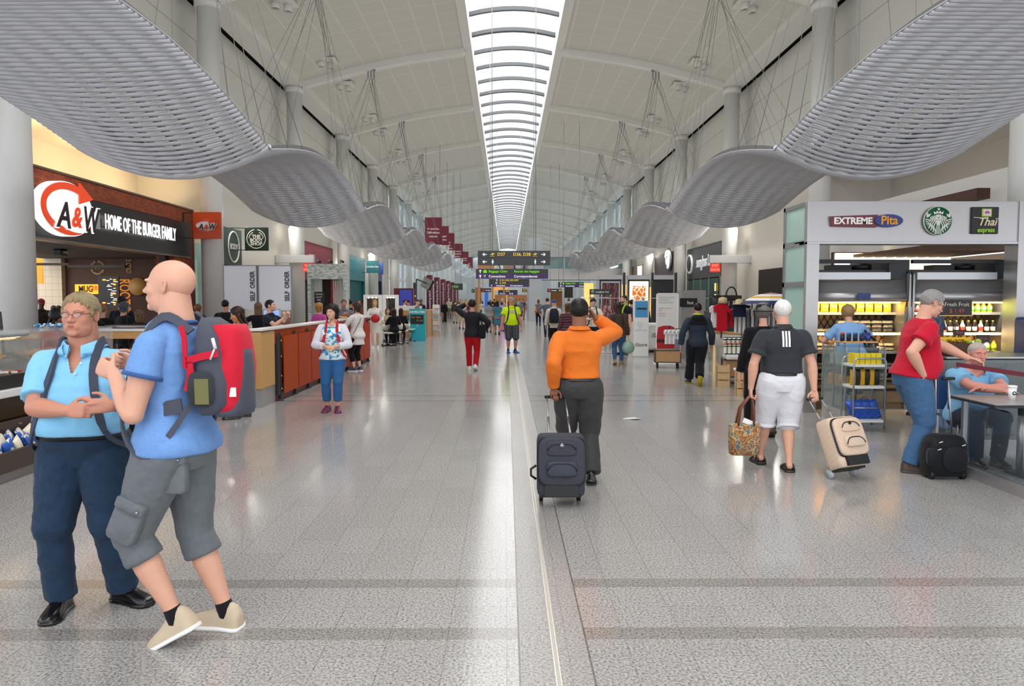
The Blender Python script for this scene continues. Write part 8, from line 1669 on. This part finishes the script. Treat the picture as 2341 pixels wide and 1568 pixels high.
# ================================================================ further travellers (middle distance and crowd)
def tp(c,sl=.5,**k): return dict(m=cloth('top_' + c,c),sleeve=sl,**k)
def bt(c,kind='trousers',**k): return dict(m=cloth('bot_' + c,c),kind=kind,**k)
def pp(label,loc,yaw,h,skn,hair,top,bot,shoe=None,lod=1,sex='m',g=1.0,pose_=None,belly=0,hd=(0,0,0),group=None,**k):
 pk = dict(feet=ST); pk.update(pose_ or {}); P = pose(h,sex=sex,g=g,**pk); return person(label,loc,yaw,P,skn,hair,hd,k.pop('fo',{} if sex == 'm' else {'jaw': .88}),top,bot,shoe or dict(m=SHB),lod,belly,group,**k)
F = 'f'
HC = lambda z=1.02,y=-.20: ({'at': (.06,y,z),'pole': (1,.5,-.4),'dir': (-1,-.2,0),'palm': (0,.7,-.6),'curl': .7},{'at': (-.06,y,z),'pole': (-1,.5,-.4),'dir': (1,-.2,0),'palm': (0,.7,-.6),'curl': .7})
def HP(z=1.15): return ({'at': (.10,-.28,z),'pole': (1,.5,-.5),'dir': (-.5,-.8,.3),'palm': (-.5,.2,.6),'curl': .8},{'at': (-.10,-.28,z),'pole': (-1,.5,-.5),'dir': (.5,-.8,.3),'palm': (.5,.2,.6),'curl': .8})
m_tie = ramp_mat('tie_dye',[(0,'2f8fc0'),(.4,'54b0d8'),(.47,'e6ecee'),(.55,'f0f2f2'),(.62,'7cc4de'),(.7,'3a78a8')],'NOISE',16,.8)
q = pp('woman in a blue tie dye blouse, white cardigan and cropped jeans with clasped hands',G(762,941),6,1.645,'asian',('bob','1c1412'),dict(m=cloth('cardigan_white','d6d6de'),sleeve=1.72,sadd=.016,hem=-.035,add=.014,vneck=(.09,.5),name='cardigan'),dict(m=cloth('denim_bright','2f5f92',.9),end=.86,hemr=.062,add=.012),dict(m=mat('flat_purple','6a2444',.5)),1,F,1.06,dict(feet=((.07,-.03,0,8,0),(-.09,.04,0,-10,0)),hands=HC(1.01,-.21)),hd=(-24,4,0),hvol=1.5,hlen=.06)
mb = MB(); rg = [[p + (p - q.spine(.1 * q.h)[0]).normalized() * 0 for p in r] for r in torso_rings(q,-.03,.268,.021,0,40)]
n0 = [i for i in range(40) if True]; fr = [[r[i % 40] + Vector((0,-.004,0)) for i in range(24,37)] for r in rg]; mb.loft(fr,0,True,(False,False),False); extra(q,'blouse',mb,m_tie)
backpack(q,'backpack with red straps on the tie dye woman',m_red,m_red,.28,.38,.14,.55,cloth('strap_red','c01c28'))
q = pp('young woman in a red T-shirt and jeans looking down at the eating bar',G(548,955),-68,1.62,'olive',('long','2c1a14'),tp('b8141c',.75,hem=-.05),bt('1f3554',end=.97,hemr=.05),dict(m=SHB,sock=WH),1,F,1.0,dict(feet=((.08,-.06,0,8,0),(-.09,.10,0,-10,0)),hands=HP(1.18)),hd=(0,22,0),hlen=.45)
pp('man with short black hair and dark T-shirt at the left self order board',(-6.55,17.9,0),180,1.72,'tan',('crew','101010'),tp('1c1e24'),bt('242830'),lod=1,pose_=dict(hands=HP(1.2)))
pp('long haired woman in a black T-shirt at the right self order board',(-5.72,17.7,0),185,1.66,'fair',('long','6a5034'),tp('14141a',.4),bt('20242c'),lod=1,sex=F,pose_=dict(hands=({'at': (.24,-.05,1.0),'pole': (1,.3,0)},{'at': (-.24,-.1,1.0),'pole': (-1,.3,0)})),hlen=.7)
pp('man in a navy T-shirt seated at the bar with his hand raised to his face',(-4.98,16.2,0),80,1.76,'fair',('short','15110f'),tp('16202e',.6),bt('2a3244'),lod=1,pose_=dict(sit=True,hipz=.88,feet=((.12,-.32,.28,0,0),(-.12,-.30,.28,0,0)),hands=({'at': (.12,-.36,1.34),'pole': (1,.1,-1),'dir': (-.3,-.1,1),'palm': (0,1,.2),'curl': 1.2},{'at': (-.08,-.34,1.33),'pole': (-1,.1,-1),'dir': (.1,-.2,1),'palm': (0,1,0),'curl': 1.2})),hd=(6,-4,0),eye='2a2018')
pp('woman in pink with reddish blonde hair seated at the bar',(-4.78,19.6,0),150,1.64,'pale',('bob','a8743c'),tp('c0509c',1.8),bt('3a3f58'),lod=1,sex=F,g=1.1,pose_=dict(sit=True,hipz=.86,feet=((.12,-.30,.28,0,0),(-.12,-.30,.28,0,0))),hlen=.15)
pp('grey haired man eating at the far end of the bar',(-4.62,21.8,0),20,1.74,'tan',('crew','5c5854'),tp('6a6e74',1.7),bt('2a2e38'),lod=1,pose_=dict(hands=HP(1.25)),hd=(0,20,0))
q = pp('woman in a long white top and black capris with a crossbody strap',G(817,848),-120,1.66,'pale',('bob','3c2a22'),dict(m=cloth('linen_white','dcdad8'),sleeve=1.75,hem=-.14,flare=.02,sadd=.014,name='tunic'),bt('121216',end=.80,hemr=.055),dict(m=mat('shoe_plimsoll','4a4e62',.5),sole=m_wht),1,F,1.1,dict(hands=HP(1.12)),hlen=.12)
mb = MB(); mb.tube([q.nb + Vector((-.07,.02,-.03)),q.nb + Vector((.02,.12,-.12)),q.hip + Vector((.15,.12,.18)),q.hip + Vector((.20,.04,.0))],.007,6); extra(q,'bag_strap',mb,mat('strap_tan','7a5238',.6)); h_ = RM(q) @ ((q.wr[1] + q.wr[-1]) / 2 + Vector((0,-.14,.02))); single('paper_bag',bag_mb(.18,.34,.10,Matrix.Translation(h_),3),mat('kraft','b8926a'),'brown paper bag held by the woman in the long white top','bag',loc=h_)
q = pp('strawberry blonde woman in a short white dress carrying a red item',G(858,797),12,1.72,'pale',('long','b8813c'),dict(m=cloth('dress_white','dedcd8'),sleeve=1.85,hem=-.03,name='jacket'),bt('dedcd8','skirt',end=.38,name='skirt'),dict(m=SHW),1,F,1.0,dict(feet=WK(-1,.10,.12,.02),hands=({'at': (.24,-.04,.92)},{'at': (-.10,-.30,1.12),'pole': (-1,.5,-.5),'dir': (.8,-.5,0),'palm': (.2,.3,-1),'curl': .8})),hlen=.35)
h_ = RM(q) @ (q.wr[-1] + Vector((.10,-.05,-.06))); single('red_bag',MB().ball(h_,(.16,.07,.15),14),mat('bag_red','c0141c',.5),'round red and grey item carried by the woman in white','bag',loc=h_)
for i,(px,py,c,hc,skn,yw,lab,lg) in enumerate(((878,790,'b0a484','6a4024','fair',30,'seated girl in beige with auburn hair at the make-up table',.25),(893,792,'4c2c78','8a5a3c','pink',-20,'seated woman in purple facing the make-up table',.3),(901,791,'131116','231410','tan',200,'seated woman in black with long dark hair, left of the pair',.6),(917,786,'151318','2a1812','tan',190,'seated woman in black with long dark hair, right of the pair',.7))):
 g_ = gnd(px,py); pp(lab,(g_.x,g_.y + .9 * (i < 2),0),yw,1.66,skn,('long',hc),tp(c,1.8),bt('1a1a20'),lod=1,sex=F,pose_=dict(sit=True,hipz=.60,feet=SIT(.32),hands=HC(.85,-.30)),hlen=lg)
q = pp('person in a black jacket and bright red trousers photographing with raised arms',G(1080,847),178,1.72,'tan',('short','121010'),dict(m=cloth('jacket_black','17191c',.7),sleeve=1.9,hem=-.05,sadd=.02,add=.02,name='jacket',wr=.010),dict(m=cloth('trouser_red','b00c1c'),hemr=.062,end=.97),dict(m=SHW),1,'m',.98,dict(feet=WK(1,.14,.10,.04),hands=({'at': (.16,-.20,1.60),'pole': (1,.1,-.4),'dir': (-.6,-.3,.6),'palm': (-.5,.3,-.3),'curl': .8},{'at': (-.30,.02,.95),'pole': (-1,.6,0)})),hvol=1.8)
h_ = RM(q) @ Vector((-.25,.10,.95)); t = thing('shoulder_bag','black shoulder bag on the hip of the person in red trousers','bag',h_); part('bag_body',MB().cbox(h_,(.16,.30,.34)),BLK,t,bevel=.04); part('strap',MB().tube([h_ + V(0,.05,.17),RM(q) @ (q.sh[-1] + Vector((.04,.02,.06))),h_ + V(0,-.05,.17)],.014,6),BLK,t)
m_plaid = ramp_mat('plaid',[(0,'23262f'),(.4,'6b6e78'),(.52,'2b2e3a'),(.7,'b4b4b8'),(.78,'262a36')],'X',3.6,.85,(1,1,1),1)
m_fs = cloth('tee_neon','c8e614',.7)
q = pp('man in a neon yellow T-shirt and plaid shorts with a cap',G(1169,807),10,1.80,'tan',('cap','8e9094'),dict(m=m_fs,sleeve=.55,hem=-.03,sflare=.02,sadd=.016,wr=.009,add=.018),dict(kind='trousers',m=m_plaid,end=.52,hemr=.10,add=.018,ta=.02),dict(m=mat('shoe_blue','1f4a96',.5),sock=NVY),1,'m',1.12,dict(feet=((.12,-.04,0,20,0),(-.10,.02,0,-4,0))),belly=.06,hd=(42,2,0))
mb = MB(); mb.loft([[p + Vector((0,-.006,0)) for p in torso_rings(q,tt,tt + .001,.026,.06,60)[0][41:50]] for tt in (.195,.215,.235)],0,True,(False,False),False); extra(q,'flag_print',mb,ramp_mat('flag_print',[(0,'8a98a8'),(.5,'c8b4a8')],'Z',9,.8,None,0)); backpack(q,'dark backpack with thin straps on the man in neon yellow',NVY,NVY,.26,.40,.15,.58,NVY)
m_turq = ramp_mat('dress_print',[(0,'0f6a7c'),(.42,'14808e'),(.52,'5c2468'),(.6,'128090'),(.7,'0a3c54')],'NOISE',9,.8)
pp('woman with long black hair in a turquoise and purple print dress',G(1137,765),182,1.66,'olive',('long','0e0c0e'),dict(m=m_turq,sleeve=.5,hem=.0,name='dress_top'),dict(kind='skirt',m=m_turq,end=.44,name='dress_skirt'),dict(m=SHB),1,F,1.15,dict(feet=WK(1,.10,.12)),hlen=.55)
pp('woman in a grey dress beside the turquoise one, black bag in hand',G(1118,760),184,1.62,'tan',('bob','14110f'),tp('85878c',.6,hem=0),bt('85878c','skirt',end=.6,name='skirt'),lod=1,sex=F,pose_=dict(feet=WK(-1,.08,.10)))
h_ = G(1122,758); single('black_bag',MB().ball((h_[0],h_[1],.62),(.24,.14,.24),12),BLK,'bulging black bag carried low beside the print dress','bag',loc=(h_[0],h_[1],.4))
g_ = gnd(1153,757); t = thing('suitcase','bright pink suitcase behind the neon yellow man','suitcase',(g_.x,g_.y,0)); part('case_body',Bx(g_.x - .22,g_.x + .2,g_.y - .12,g_.y + .12,.04,.72),mat('case_pink','cf7cd0',.4),t,bevel=.05); part('wheel',MB().cyl((g_.x - .18,g_.y,.03),(g_.x + .16,g_.y,.03),.03,n=8),m_black,t)
q = pp('person in a cream hooded top, blue cap and black leggings with a navy backpack',G(1266,796),178,1.70,'fair',('cap','1c3fa0'),dict(m=cloth('hoodie_cream','cfc6b8'),sleeve=1.9,hem=-.10,sadd=.022,add=.022,name='hooded_top'),bt('101014',hemr=.05),dict(m=SHW),1,'m',1.0,dict(feet=WK(-1,.14,.16,.05)))
mb = MB(); mb.ball(q.nb + Vector((0,.07,.0)),(.13,.07,.05),14); extra(q,'hood',mb,cloth('hoodie_cream','')); backpack(q,'large navy backpack on the blue capped traveller',cloth('pack_navy','1d2230'),None,.34,.52,.22,.52,NVY)
pp('man in a grey blue shirt and jeans walking away left of the blue cap',G(1251,770),176,1.80,'fair',('crew','3c2c20'),tp('566070',1.7),bt('20344e'),lod=1,pose_=dict(feet=WK(1,.16,.14),hands=({'at': (.32,.1,1.02),'pole': (1,.6,0)},None)))
pp('red haired woman in a grey sleeveless top with an orange bag',G(1231,744),184,1.72,'fair',('long','7a3c1c'),tp('6a6660',.3),bt('161a26'),lod=2,sex=F,pose_=dict(feet=WK(1,.14,.10)),hlen=.2); g_ = G(1227,744); single('orange_bag',MB().ball((g_[0],g_[1] + .0,.95),(.16,.12,.2),10),mat('bag_orange','d0581c',.5),'orange bag hanging at the side of the red haired woman','bag',loc=(g_[0],g_[1],.8))
q = pp('woman in a brown leather jacket and jeans with very long brown hair',G(1413,834),172,1.66,'fair',('long','33211a'),dict(m=cloth('leather_brown','43352b',.45,.006),sleeve=1.95,hem=-.04,sadd=.016,name='leather_jacket'),dict(m=JN,hemr=.045,end=.97,add=.008),dict(m=mat('shoe_tan','8a7050',.5)),1,F,1.02,dict(feet=WK(-1,.10,.10,.03)),hlen=1.1)
mb = MB(); mb.loft(torso_rings(q,-.085,.0,.02,0,24),0); extra(q,'patterned_top',mb,ramp_mat('leo',[(0,'2a2420'),(.5,'8a7c70')],'NOISE',60)); h_ = RM(q) @ (q.wr[-1] + Vector((0,0,-.1)))
t = thing('carrier_bag','pale green plastic carrier bag in the hand of the leather jacket woman','bag',(h_.x,h_.y,h_.z - .4)); mb = MB(); rg = []
for z,w_ in ((-.38,.05),(-.34,.13),(-.24,.17),(-.12,.14),(-.03,.06),(.0,.02)): rg.append([h_ + V(w_ * math.cos(a_) * (1 + .08 * math.sin(5 * a_)),w_ * .7 * math.sin(a_),z) for a_ in [2 * math.pi * i / 20 for i in range(20)]])
mb.loft(rg,0); part('bag_body',mb,mat('plastic_green','8fae9c',.35,0,.008,14),t); part('handles',MB().tube([h_ + V(-.03,0,-.05),h_ + V(0,0,.03),h_ + V(.03,0,-.05)],.008,6),mat('plastic_green',''),t)
q = pp('bearded man in a navy top with a lime backpack strap looking left',(3.62,23.6,0),-60,1.86,'fair',('crew','2c1f18'),tp('141a26',.6),bt('6a5c50'),lod=1,g=1.1,pose_=dict(hands=(None,None)),hd=(-10,0,0)); mb = MB(); HM = q.HM; mb.ball(HM @ Vector((0,-.22,-.36)),(.040,.05,.035),12); mb.loft([[HM @ Vector((x * (1 + e),-.14 - .20 * (1 - (x / .3) ** 2) - e * .1,z)) for x in np.linspace(-.27,.27,14)] for z,e in ((-.16,-.03),(-.28,.02),(-.42,-.08),(-.47,-.3))],0,True,(False,False),False); extra(q,'beard',mb,mat('hair_2c1f18','2c1f18')); backpack(q,'backpack with lime edges on the bearded man',NVY,cloth('lime_pack','a8d020'),.30,.46,.18,.55,cloth('lime_pack',''))
q = pp('young man in a cream printed T-shirt reading his phone',(2.62,23.2,0),4,1.76,'pale',('short','221a16'),dict(m=ramp_mat('print_tee',[(0,'d6d8c4'),(.58,'dcdcca'),(.64,'b87880'),(.7,'4a4a4a')],'NOISE',14,.8),sleeve=.6),bt('23262c'),lod=1,pose_=dict(hands=HP(1.12)),hd=(0,28,0)); backpack(q,'black backpack on the young man reading his phone',BLK,None,.28,.44,.16,.56,BLK); h_ = RM(q) @ ((q.wr[1] + q.wr[-1]) / 2 + Vector((0,-.08,.06))); single('phone',MB().cbox(h_,(.07,.012,.13)),m_black,'dark phone held by the young man in the cream T-shirt','phone',loc=h_)
pp('white haired person just behind the head of the man in orange',(2.5,25.2,0),180,1.80,'pale',('bob','d8d4cc'),tp('9a9488',1.7),bt('4a4640'),lod=1,hvol=.9)
pp('woman in a maroon and white striped sweater, back turned, left of the orange shoulder',(1.72,21.5,0),182,1.62,'fair',('long','4a3020'),dict(m=ramp_mat('sweater_stripe',[(0,'4a1c28'),(.42,'b8a8a4'),(.5,'521f2b'),(.75,'3a141e')],'Z',2.2,.85,None,2),sleeve=1.8,sadd=.02,add=.02,name='sweater'),bt('39463a'),lod=1,sex=F,hlen=.2)
pp('man in teal and red further back between pillar and sweater',(1.9,30.0,0),170,1.74,'tan',('crew','4a2c1c'),tp('14708a',.6),bt('2c3440'),lod=2)
q = pp('boy in a black and navy hooded jacket with lime collar walking away',G(1594,880,0,.05),176,1.66,'tan',('crew','12100f'),dict(m=cloth('jacket_navy','27303e',.7),sleeve=1.93,hem=-.06,sadd=.020,add=.022,name='jacket',wr=.010),dict(m=cloth('track_black','12151b'),hemr=.085,add=.02,ta=.014,end=.96,wr=.012),dict(m=mat('shoe_dark','1c1e20',.5),sole=mat('sole_yellow','b09a18',.6)),1,'m',1.02,dict(feet=((.12,-.22,0,4,0),(.0,.30,.10,0,62)),hands=({'at': (.33,.02,.80),'pole': (.8,.6,0)},{'at': (-.30,-.06,.80),'pole': (-.6,.7,0)})))
mb = MB(); mb.ball(q.nb + Vector((0,.07,-.02)),(.14,.075,.075),16); extra(q,'hood',mb,BLK); mb = MB(); mb.tube([q.nb + q.nx * (.075 * math.cos(a_)) + q.ny * (.085 * math.sin(a_)) + Vector((0,.01,.045)) for a_ in np.linspace(0,6.28,24)[:-1]],.022,8,0,True); extra(q,'lime_collar',mb,cloth('lime_col','a4cc28')); mb = MB(); mb.loft(torso_rings(q,.205,.285,.032,0,30),0); extra(q,'black_yoke',mb,BLK)
q = pp('woman in a black brimmed hat and long black clothes ahead of the elderly man',(3.22,9.6,0),178,1.68,'fair',('bob','6c6864'),tp('0f0f12',1.9,hem=-.05,add=.02),bt('0c0c0f',hemr=.09,add=.02),dict(m=mat('shoe_olive','3a3026',.5)),1,F,1.1,dict(feet=WK(1,.10,.16,.04)),belly=.0); mb = MB(); mb.lathe([(.60,.155),(.62,.165),(.42,.20),(.41,.42),(.34,.55),(.04,.58)],(0,.09,-.08),28); sub(mb,q.HM); extra(q,'hat',mb,BLK)
q = pp('woman in a light blue T-shirt and black skirt bending to the food case',(5.13,11.35,0),178,1.66,'fair',('bob','9a7c54'),tp('86aede',.7,hem=-.05,add=.024,sflare=.02),bt('101014','skirt',end=.62,name='skirt'),dict(m=mat('shoe_nude','8a6a54',.5)),1,F,1.22,dict(lean=.28,hands=({'at': (.20,-.35,1.05),'pole': (1,.5,-.3)},{'at': (-.20,-.35,1.1),'pole': (-1,.5,-.3)})),belly=.04); M = RM(q); h_ = M @ Vector((-.30,-.02,.98)); t = thing('shoulder_bag','black leather shoulder bag on the woman in light blue','bag',h_); part('bag_body',MB().ball(h_,(.11,.16,.20),14),mat('leather_black','101012',.35),t); part('strap',MB().tube([h_ + V(0,.05,.15),M @ (q.sh[-1] + Vector((.06,.0,.07))),h_ + V(0,-.08,.15)],.016,6),mat('leather_black',''),t)
m_camo = ramp_mat('camo_blue',[(0,'2e3e52'),(.42,'3d4f66'),(.5,'5b6e86'),(.6,'232f40')],'NOISE',14,.8)
pp('man in a blue camouflage T-shirt behind the fruit stand',(6.2,11.2,0),-150,1.86,'brown',('short','15110f'),dict(m=m_camo,sleeve=.6,sflare=.02),bt('22242a'),lod=1,g=1.1)
# people at the restaurant on the left
q = pp('woman with long black hair and earphones in a red top holding a phone',(-6.75,11.35,0),105,1.66,'brown',('long','0c0b0c'),tp('a80c18',.8),bt('16161c'),lod=1,sex=F,pose_=dict(sit=True,hipz=.80,lean=.22,feet=((.12,-.32,.25,0,0),(-.12,-.30,.25,0,0)),hands=({'at': (.10,-.42,1.16),'pole': (1,.3,-1),'dir': (0,-.5,.8),'palm': (-.8,.3,0),'curl': .9},{'at': (-.12,-.34,1.26),'pole': (-1,.3,-1),'dir': (0,-.2,1),'palm': (.8,.3,0),'curl': .9})),hd=(0,20,0),hlen=.75,hvol=2.0)
stool(6,-6.75,11.38,'red metal bar stool under the woman with long black hair'); h_ = RM(q) @ Vector((.06,-.50,1.22)); single('phone',MB().cbox((0,0,0),(.075,.012,.14),M=Matrix.Translation(h_) @ Matrix.Rotation(1.2,4,'Z') @ Matrix.Rotation(-.7,4,'X')),mat('phone_screen','9ab4d8',.2,emit=.4),'lit phone held by the woman with long black hair','phone',loc=h_)
mb = MB(); mb.ball(q.HM @ Vector((-.37,-.02,-.04)),.012,8); mb.tube([q.HM @ Vector((-.37,-.03,-.05)),q.HM @ Vector((-.33,-.12,-.5)),q.HM @ Vector((-.2,-.2,-1.0))],.003,5); extra(q,'earphone',mb,m_wht)
m_purp = ramp_mat('print_purple',[(0,'6a1c78'),(.4,'8a2a8c'),(.5,'c0508c'),(.56,'2c4890'),(.65,'7a2486')],'NOISE',22,.8)
pp('large person in a purple patterned top seated behind the bar',(-7.15,13.2,0),160,1.66,'pink',('bob','2a2624'),dict(m=m_purp,sleeve=.8,add=.02),bt('2a2a34'),lod=1,sex=F,g=1.35,pose_=dict(sit=True,hipz=.76,feet=((.12,-.32,.22,0,0),(-.12,-.30,.22,0,0)))); stool(7,-7.15,13.25,'red metal bar stool under the person in purple')
pp('restaurant worker in a dark red cap and black clothes',(-12.45,20.6,0),40,1.74,'dark',('cap','5c0f1c'),tp('151214',1.7),bt('151214'),lod=1,hd=(0,18,0))
for i,(x,y,yw,h_,skn,hr,c,lab,k) in enumerate(((-8.35,15.9,185,1.62,'fair',('short','8a6a44'),'14161a','blond child in black seen from behind by the menu screen',{}),(-8.6,17.2,180,1.80,'tan',('short','17120f'),'12161f','dark haired man in navy by the menu screen',{}),(-7.75,15.6,150,1.68,'fair',('hood','4c535a'),'151a1e','person with a grey hood up and green piping by the restaurant rail',{}),(-7.35,15.4,170,1.52,'fair',('long','6a5438'),'2a211c','girl with straight light brown hair sitting by the restaurant rail',{'hlen': .3}),(-8.75,21.0,-95,1.72,'tan',('short','18120e'),'3a3e48','dark haired man in profile by the green glass wall',{}),(-7.95,19.8,175,1.60,'fair',('bob','7a5430'),'2c2c34','auburn haired woman by the green glass wall',{}),(-7.9,14.2,178,1.66,'brown',('short','15110f'),'12161e','person in dark clothes raising a phone over the bar',{}))):
 ps = dict(hands=({'at': (.12,-.26,1.42),'pole': (1,.2,-1),'dir': (-.3,0,1),'palm': (-.2,.8,0),'curl': .8},{'at': (-.10,-.26,1.42),'pole': (-1,.2,-1),'dir': (.3,0,1),'palm': (.2,.8,0),'curl': .8})) if i == 6 else {}
 pp(lab,(x,y,0),yw,h_,skn,hr,tp(c,1.8),bt('1c1e26'),lod=1,sex='f' if hr[0] in ('long','bob') else 'm',pose_=ps,**k)
t = thing('steel_rail','brushed steel guard rail before the restaurant queue','rail',(-7.4,14.6,0)); part('rail',MB().cyl((-8.6,14.5,1.2),(-5.6,14.5,1.2),.035,n=10),m_steelp,t); [part('post',MB().cyl((x,14.5,0),(x,14.5,1.2),.03,n=10),m_steelp,t) for x in (-8.4,-7.0,-5.7)]
t = thing('green_glass_wall','pale green glass wall strip between brick front and column','glass wall',(-9.1,23.3,0)); part('glass_sheet',Bx(-9.35,-9.30,22.75,24.3,0,3.4),m_teg,t); part('dark_post',Bx(-9.4,-9.25,24.25,24.45,0,4.0),m_black,t)
# crowd down the hall
CR = [ # px, py feet, height px top, yaw, skin, hair, top colour, sleeve, bottom colour, kind, label, sex
(1016,737,0,'brown',('hood','0c0c0e'),'0c0c0e',1.95,'0c0c0e','skirtlong','woman in a full black robe and headscarf','f',1.62),
(1027,728,8,'fair',('short','b8b4ac'),'b4b09c',.6,'6a6458','trousers','grey haired man in a pale vest behind the black robe','m',1.82),
(1041,739,176,'fair',('short','3a2a20'),'3f3228',1.7,'a09880','trousers','person with a large brown backpack and beige trousers','m',1.66),
(1055,752,12,'pink',('short','7a5a3c'),'d8d8d8',.6,'b0a488','shorts','man in a white T-shirt and beige shorts left of the red trousers','m',1.74),
(1033,722,0,'brown',('cap','8a1420'),'3a3430',1.7,'2a2a30','trousers','man in a dark red cap in the crowd','m',1.74),
(1100,731,4,'asian',('long','14100f'),'c8c4c0',1.7,'3a506c','trousers','woman with long black hair in a pale top walking forward','f',1.64),
(1107,735,8,'pale',('cap','e8408c'),'9fd0c4',1.6,'8a7aa0','trousers','small child in a bright pink hat and mint jacket','f',1.16),
(1129,730,180,'tan',('crew','14110f'),'1c2230',1.7,'1c1e26','trousers','man in dark clothes far left of the turquoise dress','m',1.78),
(1099,716,178,'tan',('short','4a4a4c'),'23262e',1.7,'2a2e36','trousers','capped man in black deep in the crowd','m',1.84),
(1148,741,182,'fair',('crew','b0aca8'),'9a9cb4',.6,'4a4c58','trousers','grey haired man in a lilac shirt behind the dress','m',1.80),
(1147,752,178,'fair',('bob','3a2820'),'b8a8a4',.6,'26222a','trousers','woman in a pale top beside the pink suitcase','f',1.58),
(1189,738,178,'fair',('long','9a7c50'),'6c7078',.6,'3c3c44','shorts','blonde woman with a grey backpack right of the neon shirt','f',1.66),
(1195,731,178,'fair',('crew','7a6a5c'),'5a5f68',.6,'8a846c','trousers','man with a black backpack right of the neon shirt','m',1.82),
(1188,718,180,'fair',('short','5a4638'),'a8c4d4',.6,'4a5260','trousers','man in pale blue deep in the crowd','m',1.76),
(1065,715,2,'tan',('short','2a1e18'),'c8a020',.6,'2c3040','trousers','person in mustard yellow deep in the crowd','m',1.72),
(1072,718,0,'fair',('short','6a5040'),'c84c4c',.6,'3a3c48','trousers','person in coral red deep in the crowd','m',1.70),
(1083,712,180,'tan',('short','18130f'),'d0d2d4',.6,'2e3848','trousers','person in white seen from behind deep in the crowd','m',1.74),
(1091,709,0,'brown',('short','18130f'),'2c58a0',1.7,'22262e','trousers','person in bright blue deep in the crowd','m',1.74),
(1121,712,180,'fair',('long','2a1c14'),'7a2c3c',1.7,'26262e','trousers','woman in wine red deep in the crowd','f',1.66),
(1112,708,0,'tan',('crew','2a2420'),'e07030',.6,'2a3440','trousers','person in an orange top deep in the crowd','m',1.76),
(1160,712,180,'fair',('crew','4a3a30'),'3f4650',1.7,'2a2e36','trousers','man in slate grey deep in the crowd','m',1.76),
(1207,714,0,'fair',('short','8a7050'),'c8ccd0',.6,'5a6474','trousers','person in light grey near the clad wall','m',1.74),
(1180,708,180,'tan',('short','1c1612'),'5c8a5c',.6,'30343c','trousers','person in soft green deep in the crowd','m',1.70),
(1170,705,0,'fair',('short','5a4030'),'b0b4bc',1.7,'3a3e48','trousers','small distant figure in grey','m',1.74),
(1140,706,0,'fair',('bob','5a3a28'),'9c4c6c',1.7,'2c2c34','trousers','small distant figure in plum','f',1.66),
(1048,712,180,'fair',('short','3a2c20'),'70705c',1.7,'3a3a34','trousers','person in olive deep in the crowd left','m',1.76),
(1126,746,182,'tan',('bob','100e0e'),'1a1a20',1.7,'181820','trousers','dark haired person in black left of the turquoise dress','f',1.60),
(1300,742,176,'fair',('short','4a3a2c'),'5c7a6a',.6,'2c3440','trousers','person in sage green between pillar and orange shoulder','m',1.78),
]
for i,(px,py,yw,skn,hr,tc,sl,bc,kd,lab,sx_,h_) in enumerate(CR):
 g_ = gnd(px,py); rob = kd == 'skirtlong'; k = 'skirt' if rob else kd
 pp(lab,(g_.x,g_.y,0),yw,h_,skn,hr,tp(tc,sl,add=.02 if rob else .013),bt(bc,'skirt',end=.90) if rob else bt(bc,'trousers',end=.52,hemr=.09) if kd == 'shorts' else bt(bc),lod=2,sex=sx_,pose_=dict(feet=WK(1 if i % 2 else -1,.12,.14,.03)),hlen=.25 if hr[0] == 'long' else 0)
for i,(px,py,yw,skn,hr,tc,lab,x,y) in enumerate(((915,0,90,'tan',('crew','14110f'),'d0d0d0','person in white and black bent over behind the timber kiosk',-5.1,38.5),(938,0,200,'tan',('crew','1a1613'),'2c333a','man in a grey T-shirt behind the timber kiosk',-5.15,40.2),(957,0,90,'fair',('cap','3a2a4a'),'6a6a72','capped person standing before the timber kiosk recess',-3.95,34.0),(895,0,180,'dark',('cap','1c1c24'),'7a4c44','person in brown reflected behind the mirror stations',-5.9,31.5),(900,0,10,'tan',('crew','14110f'),'8a8278','dark capped person near the second mirror station',-6.5,34),(845,0,180,'olive',('short','18120f'),'1c1c22','dark haired person between kiosk arch and mirror station',-5.6,27.5),(975,0,10,'brown',('short','201612'),'1f2634','person in navy leaning on the far timber counter',-4.9,44),(1462,0,185,'tan',('short','14110f'),'3a4a60','dark haired person behind the white pylon sign, left one',4.6,28.2),(1478,0,185,'tan',('bob','14110f'),'2c2c34','dark haired person behind the white pylon sign, right one',4.85,27.2))):
 pp(lab,(x,y,0),yw,1.72,skn,hr,tp(tc,1.7),bt('262a34'),lod=2,sex='f' if hr[0] == 'bob' else 'm')
bpy.data.scenes.remove(TMP)
